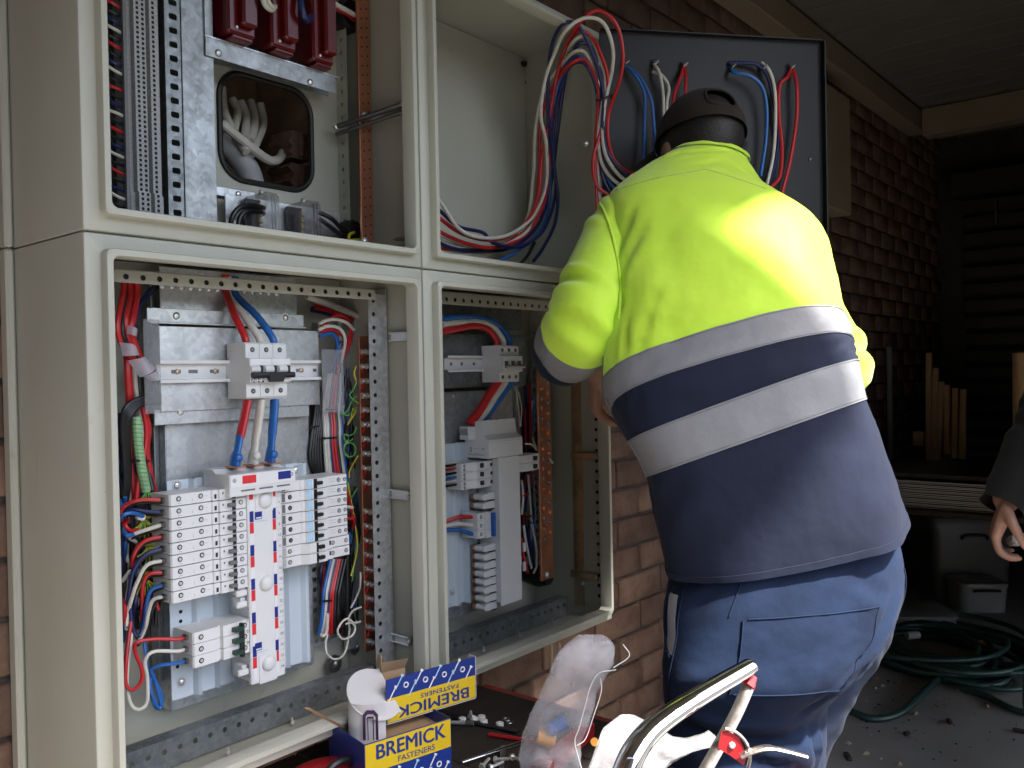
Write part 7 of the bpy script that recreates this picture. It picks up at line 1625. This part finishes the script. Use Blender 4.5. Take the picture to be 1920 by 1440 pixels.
# tubs
def tub(name, label, px0, px1, pyb, h, dep, matn, lid=True, taper=.9):
    a_ = atZ(px0, pyb, FZ); b_ = atZ(px1, pyb, FZ); u = (b_-a_); w = u.length; u.normalize(); v = V(-u.y, u.x, 0)
    if v.dot(FW) < 0: v = -v
    t = thing(name, label, 'tub', (a_+b_)/2); n = 8
    def lp_(s, z): 
        c = (a_+b_)/2+v*dep/2; r = .04; P = []
        for cx, cy, a0 in ((w/2*s-r, dep/2*s-r, 0), (-w/2*s+r, dep/2*s-r, 90), (-w/2*s+r, -dep/2*s+r, 180), (w/2*s-r, -dep/2*s+r, 270)):
            for k in range(n): a = R(a0+90*k/(n-1)); P.append(c+u*(cx+r*math.cos(a))+v*(cy+r*math.sin(a))+EZ*(z-FZ)+EZ*0)
        return [V(q.x, q.y, z) for q in P]
    def shell(levels):
        mb = MB(); m = 4*n; vs = [q for s, z in levels for q in lp_(s, z)]; fs = [tuple(range(m))]
        for i in range(len(levels)-1):
            for k in range(m): fs.append((i*m+k, i*m+(k+1) % m, (i+1)*m+(k+1) % m, (i+1)*m+k))
        fs.append(tuple((len(levels)-1)*m+k for k in range(m))); mb.add(vs, fs); return mb
    part('body', shell([(taper, FZ+.001), (1.0, FZ+h*.86), (1.0, FZ+h*.865)]), matn, t)
    if lid: part('lid', shell([(1.04, FZ+h*.868), (1.05, FZ+h*.93), (1.02, FZ+h*.985), (.96, FZ+h)]), matn, t)
    c = (a_+b_)/2-v*.006; part('handle', MB().tube(spline([c-u*.06+EZ*h*.74, c-u*.045-v*.012+EZ*h*.78, c+u*.045-v*.012+EZ*h*.78, c+u*.06+EZ*h*.74], 5), .006, 8), 'black_pl', t)
mat('tub_grey', (.11, .115, .125), .4, 0, .05, 10); clear_mat('tub_clear', (.40, .41, .42), .75, .15, .08, 8)
tub('storage_tub', 'tall dark grey plastic storage tub under the table', 1752, 1905, 1128, .42, .45, 'tub_grey')
tub('storage_tub', 'low clear plastic tub with bright rounded edge behind the hose', 1650, 1800, 1195, .09, .30, 'tub_clear', True, .97)
tub('storage_tub', 'small frosted tub leaning before the dark grey tub', 1805, 1895, 1150, .14, .20, 'tub_clear', True, .95)
# coiled green hose
HS = []
rnd = random.Random(3); c0 = atZ(1765, 1235, FZ); e1 = (atZ(1910, 1225, FZ)-atZ(1620, 1262, FZ)); L1 = e1.length/2; e1.normalize(); e2 = V(-e1.y, e1.x, 0); L2_ = .46
pts = []; turns = 13; per = 15
for i in range(turns*per):
    a = PI2*i/per; k = i/per; rr = .55+.5*abs(noise.noise(V(k*.9, 3, 0)))+.12*math.sin(k*2.7); q = c0+e1*(L1*rr*math.cos(a)+.24*noise.noise(V(k*1.7, 0, 1)))+e2*(L2_*rr*math.sin(a)+.22*noise.noise(V(0, k*1.7, 5)))
    pts.append(V(q.x, q.y, FZ+.012+.070*(k/turns)+.016*abs(noise.noise(V(i*.25, 9, 2)))))
solo('garden_hose', MB().tube(spline(pts, 4), .0105, 8), 'hose_green', 'long dark green hose heaped in loops on the concrete floor', 'hose', ang=80)
wire([atZ(1598, 1335, FZ+.012), atZ(1640, 1348, FZ+.012), atZ(1690, 1335, FZ+.014), atZ(1740, 1290, FZ+.02), atZ(1790, 1250, FZ+.03), atZ(1850, 1235, FZ+.03)], .0120, 'hose_green', 'thick dark green hose end curving towards the worker', cat='hose', name='garden_hose', n=10)
wire([atZ(1800, 1290, FZ+.012), atZ(1850, 1305, FZ+.012), atZ(1900, 1330, FZ+.012), atZ(1960, 1345, FZ+.012)], .0110, 'hose_green', 'dark green hose end trailing off at the right edge', cat='hose', name='garden_hose', n=10)
solo('hose_fitting', MB().tube([atZ(1700, 1192, FZ+.06), atZ(1722, 1190, FZ+.06)], .016, 10), 'grey_pl', 'grey hose fitting lying on top of the hose heap', 'fitting')
solo('orange_scrap', MB().box(atZ(1845, 1203, FZ+.05), (.05, .03, .012), 0, .004), 'orange_pl', 'small orange scrap lying on the hose heap', 'scrap')
# leaves and crumbs on the floor
mat('leaf', (.045, .030, .020), .9, 0, .4, 40); mat('dust', (.34, .27, .17), .95, 0, .1, 40)
mb = MB(); rnd = random.Random(11)
for i in range(200):
    if i < 150: px, py = rnd.gauss(1720, 95), 1262+abs(rnd.gauss(55, 45))
    else: px, py = rnd.uniform(1560, 1940), rnd.uniform(1290, 1460)
    p = atZ(px, py, FZ+.002); s_ = rnd.uniform(.002, .009) if i % 9 else rnd.uniform(.010, .020); a = rnd.uniform(0, PI2); n = 5
    vs = [p+V(math.cos(a+PI2*k/n)*s_*rnd.uniform(.4, 1.3), math.sin(a+PI2*k/n)*s_*rnd.uniform(.25, .8), rnd.uniform(0, .004)) for k in range(n)]
    mb.add(vs+[p+V(0, 0, s_*.5)], [(k, (k+1) % n, n) for k in range(n)], 0 if i % 3 else 1)
lf = solo('leaf_litter', mb, ['leaf', 'dust'], 'dry leaf crumbs scattered over the concrete floor', 'litter', None, 'stuff', smooth=False)
for i, (x, y, L) in enumerate(((1590, 1418, .045), (1912, 1370, .04), (1700, 1375, .022), (1780, 1352, .03))):
    p = atZ(x, y, FZ+.007); solo('bark_chip', MB().box(p, (L, .016, .012), 0, .004, Matrix.Rotation(.6+i, 3, 'Z')), 'leaf', ('dark bark chip by the worker, nearest the bottom edge', 'dark bark chip at the right edge', 'small bark chip left of the middle of the floor', 'bark chip just below the hose heap')[i], 'bark chip', 'bark chips on the floor')
# chrome rod standing in for a bright sliver of light
p = ax(1869, 400, 4.3); solo('door_latch_rod', MB().tube([p-EZ*.06, p+EZ*.06], .008, 8), 'chrome', 'bright upright latch rod on the far dark door', 'latch')
